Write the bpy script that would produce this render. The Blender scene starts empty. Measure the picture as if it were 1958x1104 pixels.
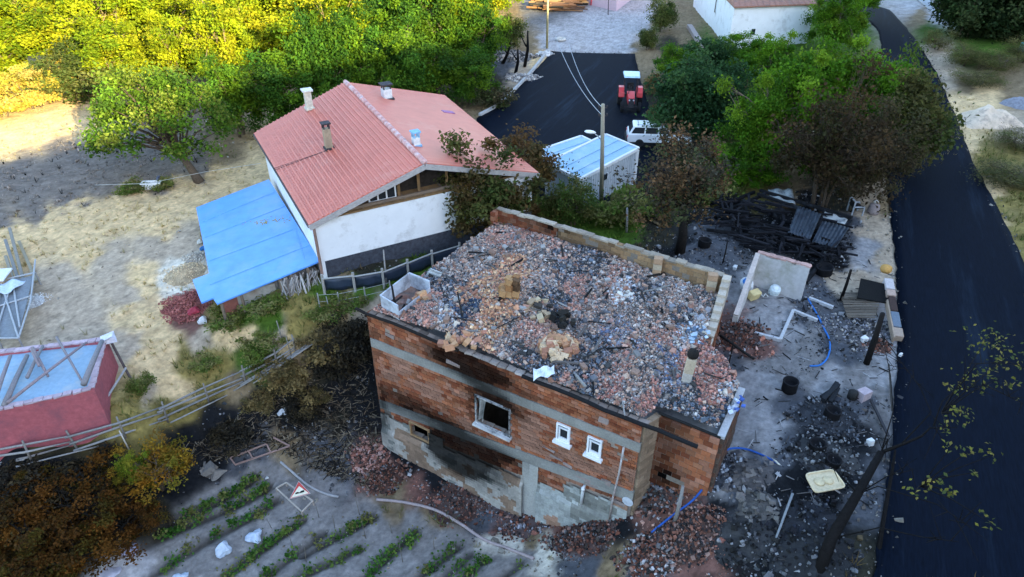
import bpy, math, random
import numpy as np
from mathutils import Vector, Matrix
random.seed(7); RNG = np.random.default_rng(11)
SC = bpy.context.scene
COL = SC.collection
# ------------------------------------------------------------------ camera, sky, sun, exposure
TH = 0.585; FPX = 1305.0; CH = 15.0
cam = bpy.data.cameras.new('camera'); camo = bpy.data.objects.new('camera', cam); COL.objects.link(camo)
camo.location = (0, 0, CH); camo.rotation_euler = (math.pi/2 - TH, 0, 0)
cam.sensor_width = 36; cam.lens = FPX/1958*36; cam.clip_start = .1; cam.clip_end = 3000
SC.camera = camo
SUN_EL = math.atan(.304); SUN_DIR = Vector((-.6, .8, -math.tan(SUN_EL))).normalized()
wd = bpy.data.worlds.new('World'); SC.world = wd; wd.use_nodes = True
nt = wd.node_tree; bg = nt.nodes['Background']; sky = nt.nodes.new('ShaderNodeTexSky')
sky.sky_type = 'NISHITA'; sky.sun_disc = False; sky.sun_elevation = SUN_EL; sky.sun_rotation = math.atan2(.6, -.8)
sky.air_density = 1.0; sky.dust_density = .6; sky.ozone_density = 1.0
nt.links.new(sky.outputs[0], bg.inputs[0]); bg.inputs[1].default_value = 0.15
sl = bpy.data.lights.new('sun', 'SUN'); so = bpy.data.objects.new('sun', sl); COL.objects.link(so)
sl.energy = 3.4; sl.angle = math.radians(.5); sl.color = (1, .86, .48)
so.rotation_euler = SUN_DIR.to_track_quat('-Z', 'Y').to_euler()
vs = SC.view_settings; vs.view_transform = 'Standard'; vs.look = 'None'; vs.exposure = 2.55; vs.gamma = 1
SC.render.engine = 'CYCLES'
# ------------------------------------------------------------------ pixel rays and terrain
def ray(px, py):
    u = (px-979)/FPX; v = (py-552)/FPX
    return np.array([u, math.cos(TH)-v*math.sin(TH), -math.sin(TH)-v*math.cos(TH)])
def at(px, py, z):
    d = ray(px, py); t = (z-CH)/d[2]; return np.array([0, 0, CH]) + d*t
def pix(x, y, z):
    z = z-CH; dz = y*math.cos(TH)-z*math.sin(TH); dz = np.maximum(dz, .5)
    return 979+FPX*x/dz, 552-FPX*(y*math.sin(TH)+z*math.cos(TH))/dz
TP = [(300,1100,-7.2),(400,1000,-7),(560,920,-7),(735,855,-6.95),(907,940,-7.05),(1015,977,-7),(1086,995,-6.3),(1204,985,-4.3),(600,1100,-7.3),(900,1100,-6.8),
(1100,1100,-5.4),(1290,960,-3.1),(1345,938,-2.35),(1300,1080,-3.9),(1400,1100,-3.4),(1500,1100,-2.8),(1650,1100,-2.2),(1900,1100,-2.2),(1700,850,-2),(1900,850,-2),
(1450,850,-2.1),(1715,600,-1.8),(1900,600,-1.8),(1450,650,-1.7),(1405,600,-1.6),(1690,330,-1.5),(1860,330,-1.4),(1690,100,-1),(1450,430,-1.6),(1300,470,-1.7),
(1200,430,-2.1),(950,400,-2.2),(880,480,-1.8),(1213,345,-3),(1080,350,-3),(1300,330,-2.4),(1240,200,-2.95),(1000,200,-3),(1080,100,-3),(1150,40,-2.7),(1300,100,-2),
(1340,60,-1.5),(1250,0,-2),(950,230,-3),(700,560,-1.75),(620,580,-2.0),(640,520,-1.5),(760,520,-1.6),(860,475,-1.75),(780,560,-2.1),(480,620,-2.3),(400,620,-2.9),(700,300,-2.6),(375,345,-2.6),(200,300,-2.6),(0,300,-2.6),(0,215,-2.5),
(100,500,-2.9),(300,600,-3),(240,715,-3.3),(205,800,-3.35),(0,850,-3.5),(100,850,-3.55),(300,815,-4.0),(550,680,-3.3),(690,615,-2.6),(540,780,-5.2),(650,750,-5.2),(640,850,-6.6),(450,860,-6.3),
(350,900,-6.5),(150,925,-5.6),(0,905,-3.9),(0,950,-5.2),(0,1100,-7),(1900,200,-1),(1958,20,.4),(1800,0,-.5),(500,0,-2),(0,0,-2),(1550,560,-1.7),(1550,300,-1.5)]
TW = [at(*p) for p in TP] + [np.array(p) for p in [(-200,100,0.),(200,100,3),(0,300,5),(-200,-50,-8),(200,-50,-2),(0,-60,-7),(-60,20,-5),(60,10,-2),(0,0,-6.8),(14,2,-3.),(40,60,0.),(-80,60,-2)]]
TW = np.array(TW)
def _k(a, b): return np.sqrt(((a[:, None, :]-b[None])**2).sum(-1)+1.0)
_n = len(TW); _M = np.zeros((_n+3, _n+3)); _M[:_n, :_n] = -_k(TW[:, :2], TW[:, :2]) - .0*np.eye(_n)
_M[:_n, _n] = 1; _M[:_n, _n+1:] = TW[:, :2]; _M[_n:, :_n] = _M[:_n, _n:].T
_M[:_n, :_n] += np.eye(_n)*.2
_C = np.linalg.solve(_M, np.r_[TW[:, 2], 0, 0, 0])
def gz(x, y):
    x = np.atleast_1d(np.asarray(x, float)); y = np.atleast_1d(np.asarray(y, float))
    P = np.c_[x.ravel(), y.ravel()]; out = np.empty(len(P))
    for i in range(0, len(P), 20000):
        q = P[i:i+20000]; out[i:i+20000] = -_k(q, TW[:, :2])@_C[:_n] + _C[_n] + q@_C[_n+1:]
    return out.reshape(x.shape)
def sh(c, a, b):
    k = random.uniform(a, b); return tuple(k*x for x in c)
def g1(x, y): return float(gz([x], [y])[0])
def G(px, py, up=0):
    z = -3.0
    for _ in range(40):
        p = at(px, py, z); z += .6*(g1(p[0], p[1])-z)
    p = at(px, py, z); p[2] = g1(p[0], p[1])+up; return p
def hsh(i, j, s=0):
    n = (i*374761393 + j*668265263 + s*2147483647) & 0xffffffff
    n = ((n ^ (n >> 13))*1274126177) & 0xffffffff
    return ((n ^ (n >> 16)) & 0xffff)/65535.0
def vnoise(x, y, s=0):
    xi = np.floor(x).astype(np.int64); yi = np.floor(y).astype(np.int64); fx = x-xi; fy = y-yi
    fx = fx*fx*(3-2*fx); fy = fy*fy*(3-2*fy)
    return (hsh(xi, yi, s)*(1-fx)+hsh(xi+1, yi, s)*fx)*(1-fy)+(hsh(xi, yi+1, s)*(1-fx)+hsh(xi+1, yi+1, s)*fx)*fy
def fbm(x, y, s=0, o=4):
    r = 0; a = .5; t = 0
    for k in range(o): r = r+a*vnoise(x*2**k, y*2**k, s+k); t += a; a *= .5
    return r/t
# ------------------------------------------------------------------ materials
MATS = {}
def _bsdf(m):
    m.use_nodes = True; return m.node_tree, m.node_tree.nodes['Principled BSDF']
def mat(name, c, rough=.8, var=.25, scale=6, bump=.15, metal=0, spec=None, srot=0, c2=None, c2s=1.5, c2t=.55, streak=None):
    if name in MATS: return MATS[name]
    m = bpy.data.materials.new(name); t, b = _bsdf(m); N = t.nodes.new; L = t.links.new
    tc = N('ShaderNodeTexCoord'); src = tc.outputs['Object']
    if streak:
        mp = N('ShaderNodeMapping'); mp.vector_type = 'TEXTURE'; mp.inputs['Scale'].default_value = [1/k for k in streak]; mp.inputs['Rotation'].default_value[2] = srot; L(src, mp.inputs[0]); src = mp.outputs[0]
    n1 = N('ShaderNodeTexNoise'); n1.inputs['Scale'].default_value = scale; n1.inputs['Detail'].default_value = 8; n1.inputs['Roughness'].default_value = .65; L(src, n1.inputs[0])
    r1 = N('ShaderNodeMapRange'); r1.inputs[1].default_value = .3; r1.inputs[2].default_value = .7; r1.inputs[3].default_value = 1-var; r1.inputs[4].default_value = 1+var; L(n1.outputs[0], r1.inputs[0])
    mx = N('ShaderNodeVectorMath'); mx.operation = 'SCALE'; mx.inputs[0].default_value = c; L(r1.outputs[0], mx.inputs['Scale'])
    out = mx.outputs[0]
    if c2:
        n2 = N('ShaderNodeTexNoise'); n2.inputs['Scale'].default_value = c2s; n2.inputs['Detail'].default_value = 10; n2.inputs['Roughness'].default_value = .7; L(src, n2.inputs[0])
        r2 = N('ShaderNodeMapRange'); r2.inputs[1].default_value = c2t-.06; r2.inputs[2].default_value = c2t+.1; L(n2.outputs[0], r2.inputs[0])
        mm = N('ShaderNodeMix'); mm.data_type = 'RGBA'; mm.inputs[7].default_value = (*c2, 1); L(out, mm.inputs[6]); L(r2.outputs[0], mm.inputs[0]); out = mm.outputs[2]
    L(out, b.inputs['Base Color']); b.inputs['Roughness'].default_value = rough; b.inputs['Metallic'].default_value = metal; b.inputs['Specular IOR Level'].default_value = spec if spec is not None else (.5 if rough < .5 else .15)
    if bump:
        bp = N('ShaderNodeBump'); bp.inputs['Strength'].default_value = bump; bp.inputs['Distance'].default_value = .03; L(n1.outputs[0], bp.inputs['Height']); L(bp.outputs[0], b.inputs['Normal'])
    MATS[name] = m; return m
def vcmat(name, rough=.85, var=.2, scale=8, bump=.3, trans=0, dist=.03):
    if name in MATS: return MATS[name]
    m = bpy.data.materials.new(name); t, b = _bsdf(m); N = t.nodes.new; L = t.links.new
    a = N('ShaderNodeAttribute'); a.attribute_name = 'Col'
    tc = N('ShaderNodeTexCoord'); n1 = N('ShaderNodeTexNoise'); n1.inputs['Scale'].default_value = scale; n1.inputs['Detail'].default_value = 9; n1.inputs['Roughness'].default_value = .7; L(tc.outputs['Object'], n1.inputs[0])
    r1 = N('ShaderNodeMapRange'); r1.inputs[1].default_value = .3; r1.inputs[2].default_value = .7; r1.inputs[3].default_value = 1-var; r1.inputs[4].default_value = 1+var; L(n1.outputs[0], r1.inputs[0])
    mx = N('ShaderNodeVectorMath'); mx.operation = 'SCALE'; L(a.outputs['Color'], mx.inputs[0]); L(r1.outputs[0], mx.inputs['Scale'])
    L(mx.outputs[0], b.inputs['Base Color']); b.inputs['Roughness'].default_value = rough; b.inputs['Specular IOR Level'].default_value = .08
    if bump:
        bp = N('ShaderNodeBump'); bp.inputs['Strength'].default_value = bump; bp.inputs['Distance'].default_value = dist; L(n1.outputs[0], bp.inputs['Height']); L(bp.outputs[0], b.inputs['Normal'])
    if trans:
        tr = N('ShaderNodeBsdfTranslucent'); L(mx.outputs[0], tr.inputs[0]); ms = N('ShaderNodeMixShader'); ms.inputs[0].default_value = trans
        L(b.outputs[0], ms.inputs[1]); L(tr.outputs[0], ms.inputs[2]); L(ms.outputs[0], t.nodes['Material Output'].inputs[0])
    MATS[name] = m; return m
# ------------------------------------------------------------------ mesh building
def rotz(a):
    c, s = math.cos(a), math.sin(a); return np.array([[c, -s, 0], [s, c, 0], [0, 0, 1]])
def frame(d, up=(0, 0, 1)):
    d = np.asarray(d, float); d = d/np.linalg.norm(d); u = np.cross(up, d)
    if np.linalg.norm(u) < 1e-4: u = np.array([1., 0, 0])
    u /= np.linalg.norm(u); return u, np.cross(d, u), d
class MB:
    def __init__(s): s.v = []; s.f = []; s.c = []; s.n = 0
    def add(s, V, F, c=(.5, .5, .5)):
        V = np.asarray(V, float); s.v.append(V)
        for f in F: s.f.append([i+s.n for i in f]); s.c.append(c)
        s.n += len(V)
    def hexa(s, P, c=(.5,.5,.5)):  # 8 points: bottom 4 ccw, top 4 ccw
        s.add(P, [(3,2,1,0),(4,5,6,7),(0,1,5,4),(1,2,6,5),(2,3,7,6),(3,0,4,7)], c)
    def box(s, ctr, size, R=None, c=(.5,.5,.5), jit=0):
        x, y, z = [k/2 for k in size]
        P = np.array([(-x,-y,-z),(x,-y,-z),(x,y,-z),(-x,y,-z),(-x,-y,z),(x,-y,z),(x,y,z),(-x,y,z)])
        if jit: P = P+RNG.uniform(-jit, jit, P.shape)
        if R is not None: P = P@np.asarray(R).T
        s.hexa(P+np.asarray(ctr), c)
    def beam(s, a, b, w, h, c=(.5,.5,.5), up=(0,0,1)):
        a = np.asarray(a, float); b = np.asarray(b, float); u, v, d = frame(b-a, up)
        P = [a-u*w/2-v*h/2, a+u*w/2-v*h/2, a+u*w/2+v*h/2, a-u*w/2+v*h/2]
        s.hexa(P+[p+(b-a) for p in P], c)
    def tube(s, path, r, n=8, c=(.5,.5,.5), cap=True):
        path = [np.asarray(p, float) for p in path]; m = len(path)
        if not hasattr(r, '__len__'): r = [r]*m
        V = []; ref = None
        for i, p in enumerate(path):
            d = path[min(i+1, m-1)]-path[max(i-1, 0)]
            if ref is None: u, v, _ = frame(d, (0, 0, 1) if abs(d[2]) < .9*np.linalg.norm(d) else (0, 1, 0))
            else:
                dn = d/np.linalg.norm(d); u = ref-dn*(ref@dn); u /= np.linalg.norm(u); v = np.cross(dn, u)
            ref = u
            for k in range(n): t = 2*math.pi*k/n; V.append(p+r[i]*(u*math.cos(t)+v*math.sin(t)))
        F = [(i*n+k, i*n+(k+1)%n, (i+1)*n+(k+1)%n, (i+1)*n+k) for i in range(m-1) for k in range(n)]
        if cap: F += [tuple(range(n-1, -1, -1)), tuple(range((m-1)*n, m*n))]
        s.add(V, F, c)
    def lathe(s, ctr, prof, n=16, c=(.5,.5,.5), R=None):
        V = []; m = len(prof)
        for r, z in prof:
            for k in range(n): t = 2*math.pi*k/n; V.append((r*math.cos(t), r*math.sin(t), z))
        V = np.array(V)
        if R is not None: V = V@np.asarray(R).T
        F = [(i*n+k, i*n+(k+1)%n, (i+1)*n+(k+1)%n, (i+1)*n+k) for i in range(m-1) for k in range(n)]
        F += [tuple(range(n-1, -1, -1)), tuple(range((m-1)*n, m*n))]
        s.add(V+np.asarray(ctr), F, c)
    def prism(s, poly, off, c=(.5,.5,.5)):
        P = [np.asarray(p, float) for p in poly]; n = len(P); Q = [p+np.asarray(off) for p in P]
        s.add(P+Q, [tuple(range(n-1, -1, -1)), tuple(range(n, 2*n))]+[(i, (i+1)%n, n+(i+1)%n, n+i) for i in range(n)], c)
    def grid(s, fn, nu, nv, c=(.5,.5,.5)):
        V = [fn(i/nu, j/nv) for j in range(nv+1) for i in range(nu+1)]
        F = [(j*(nu+1)+i, j*(nu+1)+i+1, (j+1)*(nu+1)+i+1, (j+1)*(nu+1)+i) for j in range(nv) for i in range(nu)]
        s.add(V, F, c)
def raw_obj(name, V, F, C=None, m=None, smooth=False, parent=None, base=None):
    """V (n,3) world, F list/array of faces, C per-face colours. one mesh object"""
    V = np.asarray(V, float)
    if parent is not None: o0 = np.array(parent['_o'])
    elif base is not None: o0 = np.asarray(base, float)
    else: o0 = np.array([V[:, 0].mean(), V[:, 1].mean(), V[:, 2].min()])
    me = bpy.data.meshes.new(name)
    V = V-o0
    if isinstance(F, np.ndarray):
        k = F.shape[1]; nf = len(F); tot = np.full(nf, k, np.int32); idx = F.ravel()
    else:
        tot = np.array([len(f) for f in F], np.int32); idx = np.array([i for f in F for i in f], np.int32); nf = len(F)
    me.vertices.add(len(V)); me.vertices.foreach_set('co', V.astype(np.float32).ravel())
    me.loops.add(len(idx)); me.loops.foreach_set('vertex_index', idx.astype(np.int32))
    me.polygons.add(nf); st = np.r_[0, np.cumsum(tot)[:-1]].astype(np.int32)
    me.polygons.foreach_set('loop_start', st); me.polygons.foreach_set('loop_total', tot)
    me.polygons.foreach_set('use_smooth', np.full(nf, bool(smooth)))
    if C is not None:
        C = np.asarray(C, float); a = me.color_attributes.new('Col', 'FLOAT_COLOR', 'CORNER')
        cc = np.repeat(C, tot, 0); a.data.foreach_set('color', np.c_[cc, np.ones(len(cc))].astype(np.float32).ravel())
    me.update(calc_edges=True); me.validate()
    if m: me.materials.append(m)
    o = bpy.data.objects.new(name, me); COL.objects.link(o)
    if parent is not None:
        o.parent = parent; o['_o'] = list(o0)
    else: o.location = o0; o['_o'] = list(o0)
    return o
def build(mb, name, m, parent=None, smooth=False, bevel=0, base=None):
    o = raw_obj(name, np.concatenate(mb.v), mb.f, mb.c, m, smooth, parent, base)
    if bevel:
        b = o.modifiers.new('bevel', 'BEVEL'); b.width = bevel; b.segments = 2; b.limit_method = 'ANGLE'
    return o
def tag(o, label=None, cat=None, group=None, kind=None):
    if label: o['label'] = label
    if cat: o['category'] = cat
    if group: o['group'] = group
    if kind: o['kind'] = kind
    return o
def thing(name, loc, label, cat, group=None):
    o = bpy.data.objects.new(name, None); COL.objects.link(o); o.location = loc; o['_o'] = [float(k) for k in loc]
    o.empty_display_size = .2; return tag(o, label, cat, group)
def copy_tree(o, parent=None):
    c = o.copy(); COL.objects.link(c)
    if parent: c.parent = parent
    for ch in list(o.children): copy_tree(ch, c)
    return c
VC = vcmat('painted_by_piece'); VCR = vcmat('rough_stone', bump=.5, scale=14)
# ------------------------------------------------------------------ ground colours
CC = dict(S=(.58,.41,.22), G=(.37,.29,.21), D=(.20,.145,.085), K=(.010,.011,.013), A=(.075,.078,.088), L=(.36,.34,.34), E=(.06,.11,.015), P=(.165,.14,.12), O=(.22,.17,.055),
          F=(.215,.197,.185), R=(.15,.075,.06), C=(.165,.155,.15), Q=(.25,.24,.24), B=(.03,.028,.02), W=(.62,.56,.46), Y=(.55,.42,.12))
CP = """0 0 O|200 0 O|400 0 O|600 0 D|800 0 D|950 20 D|1040 20 C|1150 30 L|1220 20 L|1280 40 D|1180 80 L|1060 80 L|1010 90 D|960 120 A|930 160 B|1000 130 G|1030 120 S|940 215 D|
0 240 S|60 250 S|120 240 S|0 340 P|40 320 P|110 285 P|200 275 P|270 262 P|150 310 P|230 310 P|60 370 P|0 425 P|70 400 P|140 370 P|210 345 P|100 340 P|300 320 P|380 315 P|180 345 P|10 290 S|90 262 S|180 245 S|0 455 S|90 428 S|160 402 S|230 380 S|230 410 S|300 380 S|350 370 S|430 340 S|420 300 D|300 345 P|480 330 S|100 420 S|200 430 S|300 430 S|30 450 S|150 480 S|
350 470 G|300 480 G|220 500 G|120 540 G|60 600 G|160 600 G|240 570 G|90 640 G|280 540 S|250 600 S|330 600 S|300 640 S|340 540 W|350 510 W|350 580 R|380 620 R|360 600 R|200 630 G|290 690 S|250 660 G|
420 620 O|460 600 E|500 610 E|450 640 S|400 650 G|520 640 G|560 620 O|600 600 O|640 610 S|690 560 E|620 570 E|700 590 G|660 590 G|350 700 O|420 690 O|480 670 E|500 690 E|540 650 S|330 740 S|280 760 O|
260 810 O|330 790 O|400 750 O|450 740 D|200 830 O|100 840 O|300 760 G|560 690 D|600 660 B|650 640 B|680 700 K|600 720 B|560 760 B|500 790 K|450 820 K|400 800 K|350 840 K|200 850 K|100 850 K|100 900 K|0 880 K|560 800 K|
620 760 K|650 720 K|690 800 K|640 820 B|660 850 A|610 850 A|560 850 D|500 860 A|440 880 A|400 900 K|330 930 K|280 1000 B|200 1000 B|100 1000 B|0 1000 B|100 1090 B|260 1090 L|
480 895 F|420 950 F|380 1000 F|340 1060 F|450 1050 F|540 1000 F|520 930 F|600 960 F|640 1000 F|600 1080 F|700 1000 F|700 1090 F|800 1000 F|780 1080 F|860 1030 F|900 1090 F|960 1080 F|1000 1060 F|
700 880 R|720 900 R|660 900 A|640 930 C|760 880 K|740 860 K|820 910 K|900 960 K|800 930 R|860 960 R|760 950 D|850 990 D|960 1010 R|1000 1000 R|940 1000 A|960 1030 W|1040 1060 W|1100 1020 R|1160 1010 K|1240 1000 R|
1100 1090 A|1180 1080 D|1240 950 R|1300 960 R|1300 1000 R|1330 1040 R|1280 1060 R|1220 1090 A|1010 1040 D|1390 900 K|1380 960 K|1400 1040 K|1480 1080 K|1420 1000 A|1550 1050 K|1600 1000 K|1640 1080 B|1500 1000 K|1660 950 A|
1440 900 A|1400 925 Q|1420 945 A|1400 860 Q|1420 800 Q|1470 840 Q|1480 930 K|1440 740 Q|1460 700 C|1500 770 A|1560 700 C|1600 720 Q|1650 720 C|1500 860 A|1540 850 K|1570 800 K|1600 840 K|1640 830 K|1660 780 A|1690 780 C|1690 700 Q|1700 620 Q|1700 500 G|1690 440 G|1690 400 D|1660 420 G|
1400 700 A|1380 720 K|1370 800 K|1600 930 K|1560 950 K|1540 900 K|1410 640 R|1440 660 R|1450 620 Q|1500 620 Q|1540 600 A|1560 640 C|1600 620 A|1620 660 A|1480 580 Q|1480 540 Q|1560 560 A|1600 540 G|1640 520 G|1660 470 Q|1640 500 Q|1620 450 A|
1600 490 K|1550 500 K|1450 450 K|1500 430 K|1550 400 K|1400 400 K|1350 450 A|1390 470 A|1330 490 A|1280 470 K|1240 450 B|1250 430 B|1200 450 E|1180 420 E|1230 410 O|1340 410 K|1360 370 O|1400 330 E|1450 360 O|1340 350 D|1340 300 D|1500 360 D|1600 380 B|1660 370 G|1690 340 G|1680 300 G|
1640 350 D|1100 420 E|1000 400 O|950 460 B|900 460 B|860 500 E|800 520 E|740 500 B|700 520 B|760 540 E|640 540 D|1230 300 B|1240 200 B|1260 250 D|1300 250 D|1225 110 D|1290 90 B|1300 60 D|1350 100 E|1450 100 E|1400 60 D|1500 100 E|1600 60 E|1650 200 D|
1760 30 D|1790 100 G|1810 150 G|1780 60 E|1850 100 E|1900 90 E|1840 170 D|1900 140 D|1860 200 S|1830 200 S|1880 180 S|1950 170 D|1850 270 S|1880 300 O|1940 300 O|1885 365 S|1910 400 O|1905 425 S|1945 450 O|1900 330 O|1950 380 O|1950 260 G|1920 330 D|1750 10 L|1790 30 L"""
_cp = [t.split() for t in CP.replace('\n', '').split('|')]
CPX = np.array([(float(a), float(b)) for a, b, c in _cp]); CPC = np.array([CC[c] for a, b, c in _cp]); CPK = np.array([c for a, b, c in _cp])
def gcol(x, y, z, want='c'):
    px, py = pix(x, y, z); dep = np.sqrt(x*x+y*y+(z-CH)**2); k = 1305/dep
    px = px+(fbm(x*.9, y*.9, 5, 5)-.5)*1.9*k; py = py+(fbm(x*.9+40, y*.9, 9, 5)-.5)*1.2*k
    out = np.zeros((len(px), 3)); lab = np.zeros(len(px), int)
    for i in range(0, len(px), 8000):
        q = np.c_[px[i:i+8000], py[i:i+8000]]; d = ((q[:, None]-CPX[None])**2).sum(-1)+60
        w = d**-3.0; w /= w.sum(1, keepdims=True); out[i:i+8000] = w@CPC; lab[i:i+8000] = d.argmin(1)
    return (out, CPK[lab])
ROWS = [((343,991),(497,905)), ((307,1027),(522,927)), ((315,1084),(536,952)), ((429,1102),(585,990)), ((560,1110),(693,1046)), ((690,1112),(797,1013)), ((790,1112),(882,1042)), ((880,1106),(935,1064)), ((500,1108),(628,1014)), ((845,1110),(905,1056)), ((950,1112),(1000,1075)), ((620,1040),(720,985))]
ROWW = [(G(*a), G(*b)) for a, b in ROWS]
def rowdist(x, y):
    best = np.full(x.shape, 9.)
    for a, b in ROWW:
        d = b[:2]-a[:2]; L = np.linalg.norm(d); d = d/L
        t = (x-a[0])*d[0]+(y-a[1])*d[1]; e = np.abs((x-a[0])*-d[1]+(y-a[1])*d[0])
        best = np.minimum(best, e+9*((t < -1) | (t > L)))
    return best
def inpoly(x, y, P):
    r = np.zeros(x.shape, bool); n = len(P); j = n-1
    for i in range(n):
        xi, yi = P[i][:2]; xj, yj = P[j][:2]
        c = ((yi > y) != (yj > y)) & (x < (xj-xi)*(y-yi)/(yj-yi+1e-12)+xi); r ^= c; j = i
    return r
# ------------------------------------------------------------------ ground sheet
def lines(a, b, s, far, g=1.18):
    m = list(np.arange(a, b+1e-6, s)); st = s; r = []
    while (m[-1] < far): st *= g; m.append(m[-1]+st)
    st = s
    while (m[0] > -far): st *= g; m.insert(0, m[0]-st)
    return np.array(m)
def fine(cuts, far):
    m = [cuts[0][0]]
    for a, b, s in cuts: m += list(np.linspace(a, b, int((b-a)/s)+1)[1:])
    st = cuts[-1][2]
    while m[-1] < far: st *= 1.3; m.append(m[-1]+st)
    st = cuts[0][2]
    while m[0] > -far: st *= 1.3; m.insert(0, m[0]-st)
    return np.array(m)
gx = fine([(-62, -27, .4), (-27, 22, .13), (22, 60, .4)], 700); gy = fine([(5, 40, .13), (40, 105, .35)], 700)
XX, YY = np.meshgrid(gx, gy); ZZ = gz(XX, YY)
inner = (np.abs(XX) < 80) & (YY > 0) & (YY < 130)
far = np.clip((np.hypot(XX, YY-40)-150)/200, 0, 1); ZZ = ZZ*(1-far)+far*2
cols, labs = gcol(XX.ravel(), YY.ravel(), ZZ.ravel())
rough = np.where(np.isin(labs, ['L', 'C', 'G', 'W', 'F']), .035, .11).reshape(XX.shape)
_px, _py = pix(XX, YY, ZZ)
RDA = [(1655,1500),(1668,1120),(1700,900),(1716,700),(1718,600),(1713,500),(1701,400),(1690,310),(1690,220),(1692,130),(1680,60),(1640,20),(1560,0),(1640,0),(1700,20),(1745,70),(1790,140),(1828,225),(1855,300),(1900,385),(1950,490),(2010,600),(2080,700),(2250,900),(2420,1120),(2900,1500)]
RDB = [(900,390),(910,330),(915,275),(912,228),(972,185),(1020,140),(1056,99),(1213,104),(1224,150),(1239,200),(1247,240),(1290,300),(1262,355),(1255,390)]
onroad = inpoly(_px, _py, RDA) | inpoly(_px, _py, RDB)
ZZ = ZZ - .06*onroad; inner = inner & ~onroad
ZZ = ZZ + inner*(rough*(fbm(XX*2.2, YY*2.2, 3, 4)-.5)*2)
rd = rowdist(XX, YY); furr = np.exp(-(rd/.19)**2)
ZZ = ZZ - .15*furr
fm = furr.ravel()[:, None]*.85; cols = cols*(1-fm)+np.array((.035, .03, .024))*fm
spk = fbm(XX.ravel()*3, YY.ravel()*3, 21, 4)[:, None]; spk2 = fbm(XX.ravel()*9, YY.ravel()*9, 33, 3)[:, None]; cols = cols*(.35+.75*spk+.55*spk2)
nx, ny = len(gx), len(gy)
idx = np.arange(nx*ny).reshape(ny, nx)
Fq = np.stack([idx[:-1, :-1], idx[:-1, 1:], idx[1:, 1:], idx[1:, :-1]], -1).reshape(-1, 4)
ground = raw_obj('ground', np.c_[XX.ravel(), YY.ravel(), ZZ.ravel()], Fq, cols[Fq].mean(1), vcmat('ground_soil', rough=.95, var=.32, scale=5, bump=.6, dist=.06), True, base=(0,0,0))
ca = ground.data.color_attributes['Col']; ca.data.foreach_set('color', np.c_[cols[Fq.ravel()], np.ones(Fq.size)].astype(np.float32).ravel())
tag(ground, kind='structure')
def drape_strip(name, rows, nu, m, up=.06, nv=8, **kw):
    P = [(G(*a), G(*b)) for a, b in rows]; V = []; R = []
    for i in range(len(P)-1):
        for k in range(nv):
            t = k/nv; R.append((P[i][0]*(1-t)+P[i+1][0]*t, P[i][1]*(1-t)+P[i+1][1]*t))
    R.append(P[-1])
    for j, (a, b) in enumerate(R):
        for i in range(nu+1):
            s = i/nu; p = a*(1-s)+b*s
            if i in (0, nu): p = p+(RNG.uniform(-.06, .06, 3)*[1, 1, 0])
            V.append(p)
    V = np.array(V); V[:, 2] = gz(V[:, 0], V[:, 1])+up
    n = nu+1; F = [(j*n+i, j*n+i+1, (j+1)*n+i+1, (j+1)*n+i) for j in range(len(R)-1) for i in range(nu)]
    # skirts
    B = len(V); edge = [j*n for j in range(len(R))]; edge2 = [j*n+nu for j in range(len(R))]
    V2 = V[edge+edge2].copy(); V2[:, 2] -= .25; m1 = len(edge)
    F += [(edge[j], edge[j+1], B+j+1, B+j) for j in range(m1-1)]+[(edge2[j+1], edge2[j], B+m1+j, B+m1+j+1) for j in range(m1-1)]
    return raw_obj(name, np.r_[V, V2], F, None, m, True, base=(0,0,0))
_a, _b = G(1716, 800), G(1701, 400); RDIR = math.atan2(_b[1]-_a[1], _b[0]-_a[0])-math.pi/2
asph = mat('fresh_asphalt', (.0032,.0058,.0125), rough=.75, var=.35, scale=22, bump=.12, c2=(.012,.021,.037), c2s=1.0, c2t=.60, streak=(1,.07,1), srot=RDIR, spec=.04)
tag(drape_strip('road', [((1655,1500),(2900,1500)),((1668,1120),(2420,1120)),((1700,900),(2250,900)),((1716,700),(2080,700)),((1718,600),(2010,600)),((1713,500),(1950,490)),((1701,400),(1900,385)),((1690,310),(1855,300)),((1690,220),(1828,225)),((1692,130),(1790,140)),((1680,60),(1745,70)),((1640,20),(1700,20)),((1560,0),(1640,0))], 14, asph), kind='structure')
tag(drape_strip('asphalt_square', [((900,390),(1255,390)),((910,330),(1262,355)),((915,275),(1290,300)),((912,228),(1247,240)),((972,185),(1239,200)),((1020,140),(1224,150)),((1056,99),(1213,104))], 14, asph), kind='structure')
# the mountain side behind the camera that keeps the village in shade
def hill():
    d = np.array([-.6, .8]); p = np.array([.8, .6]); V = []; prof = [(-160, 0), (-110, .35), (-60, .72), (-25, .93), (0, 1), (18, .86), (34, .55), (48, .2), (60, 0)]
    S = np.arange(-260, 420, 12.)
    for s in S:
        q = np.array([51., -70.])+p*s; top = 43.1-2.2+.072*s
        top = max(top+2.2*(vnoise(np.array([s*.06]), np.array([.3]), 4)[0]-.5)*2, 6)
        for w, h in prof: c = q+d*w; V.append((c[0], c[1], -8+(top+8)*h+(0 if h in (0, 1) else 3*(random.random()-.5))))
    m = len(prof); n = len(S)
    return raw_obj('hill', V, [(j*m+i, j*m+i+1, (j+1)*m+i+1, (j+1)*m+i) for j in range(n-1) for i in range(m-1)], None, mat('hill_scrub', (.10,.10,.045), var=.4, scale=.2), True)
tag(hill(), kind='structure')
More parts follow.
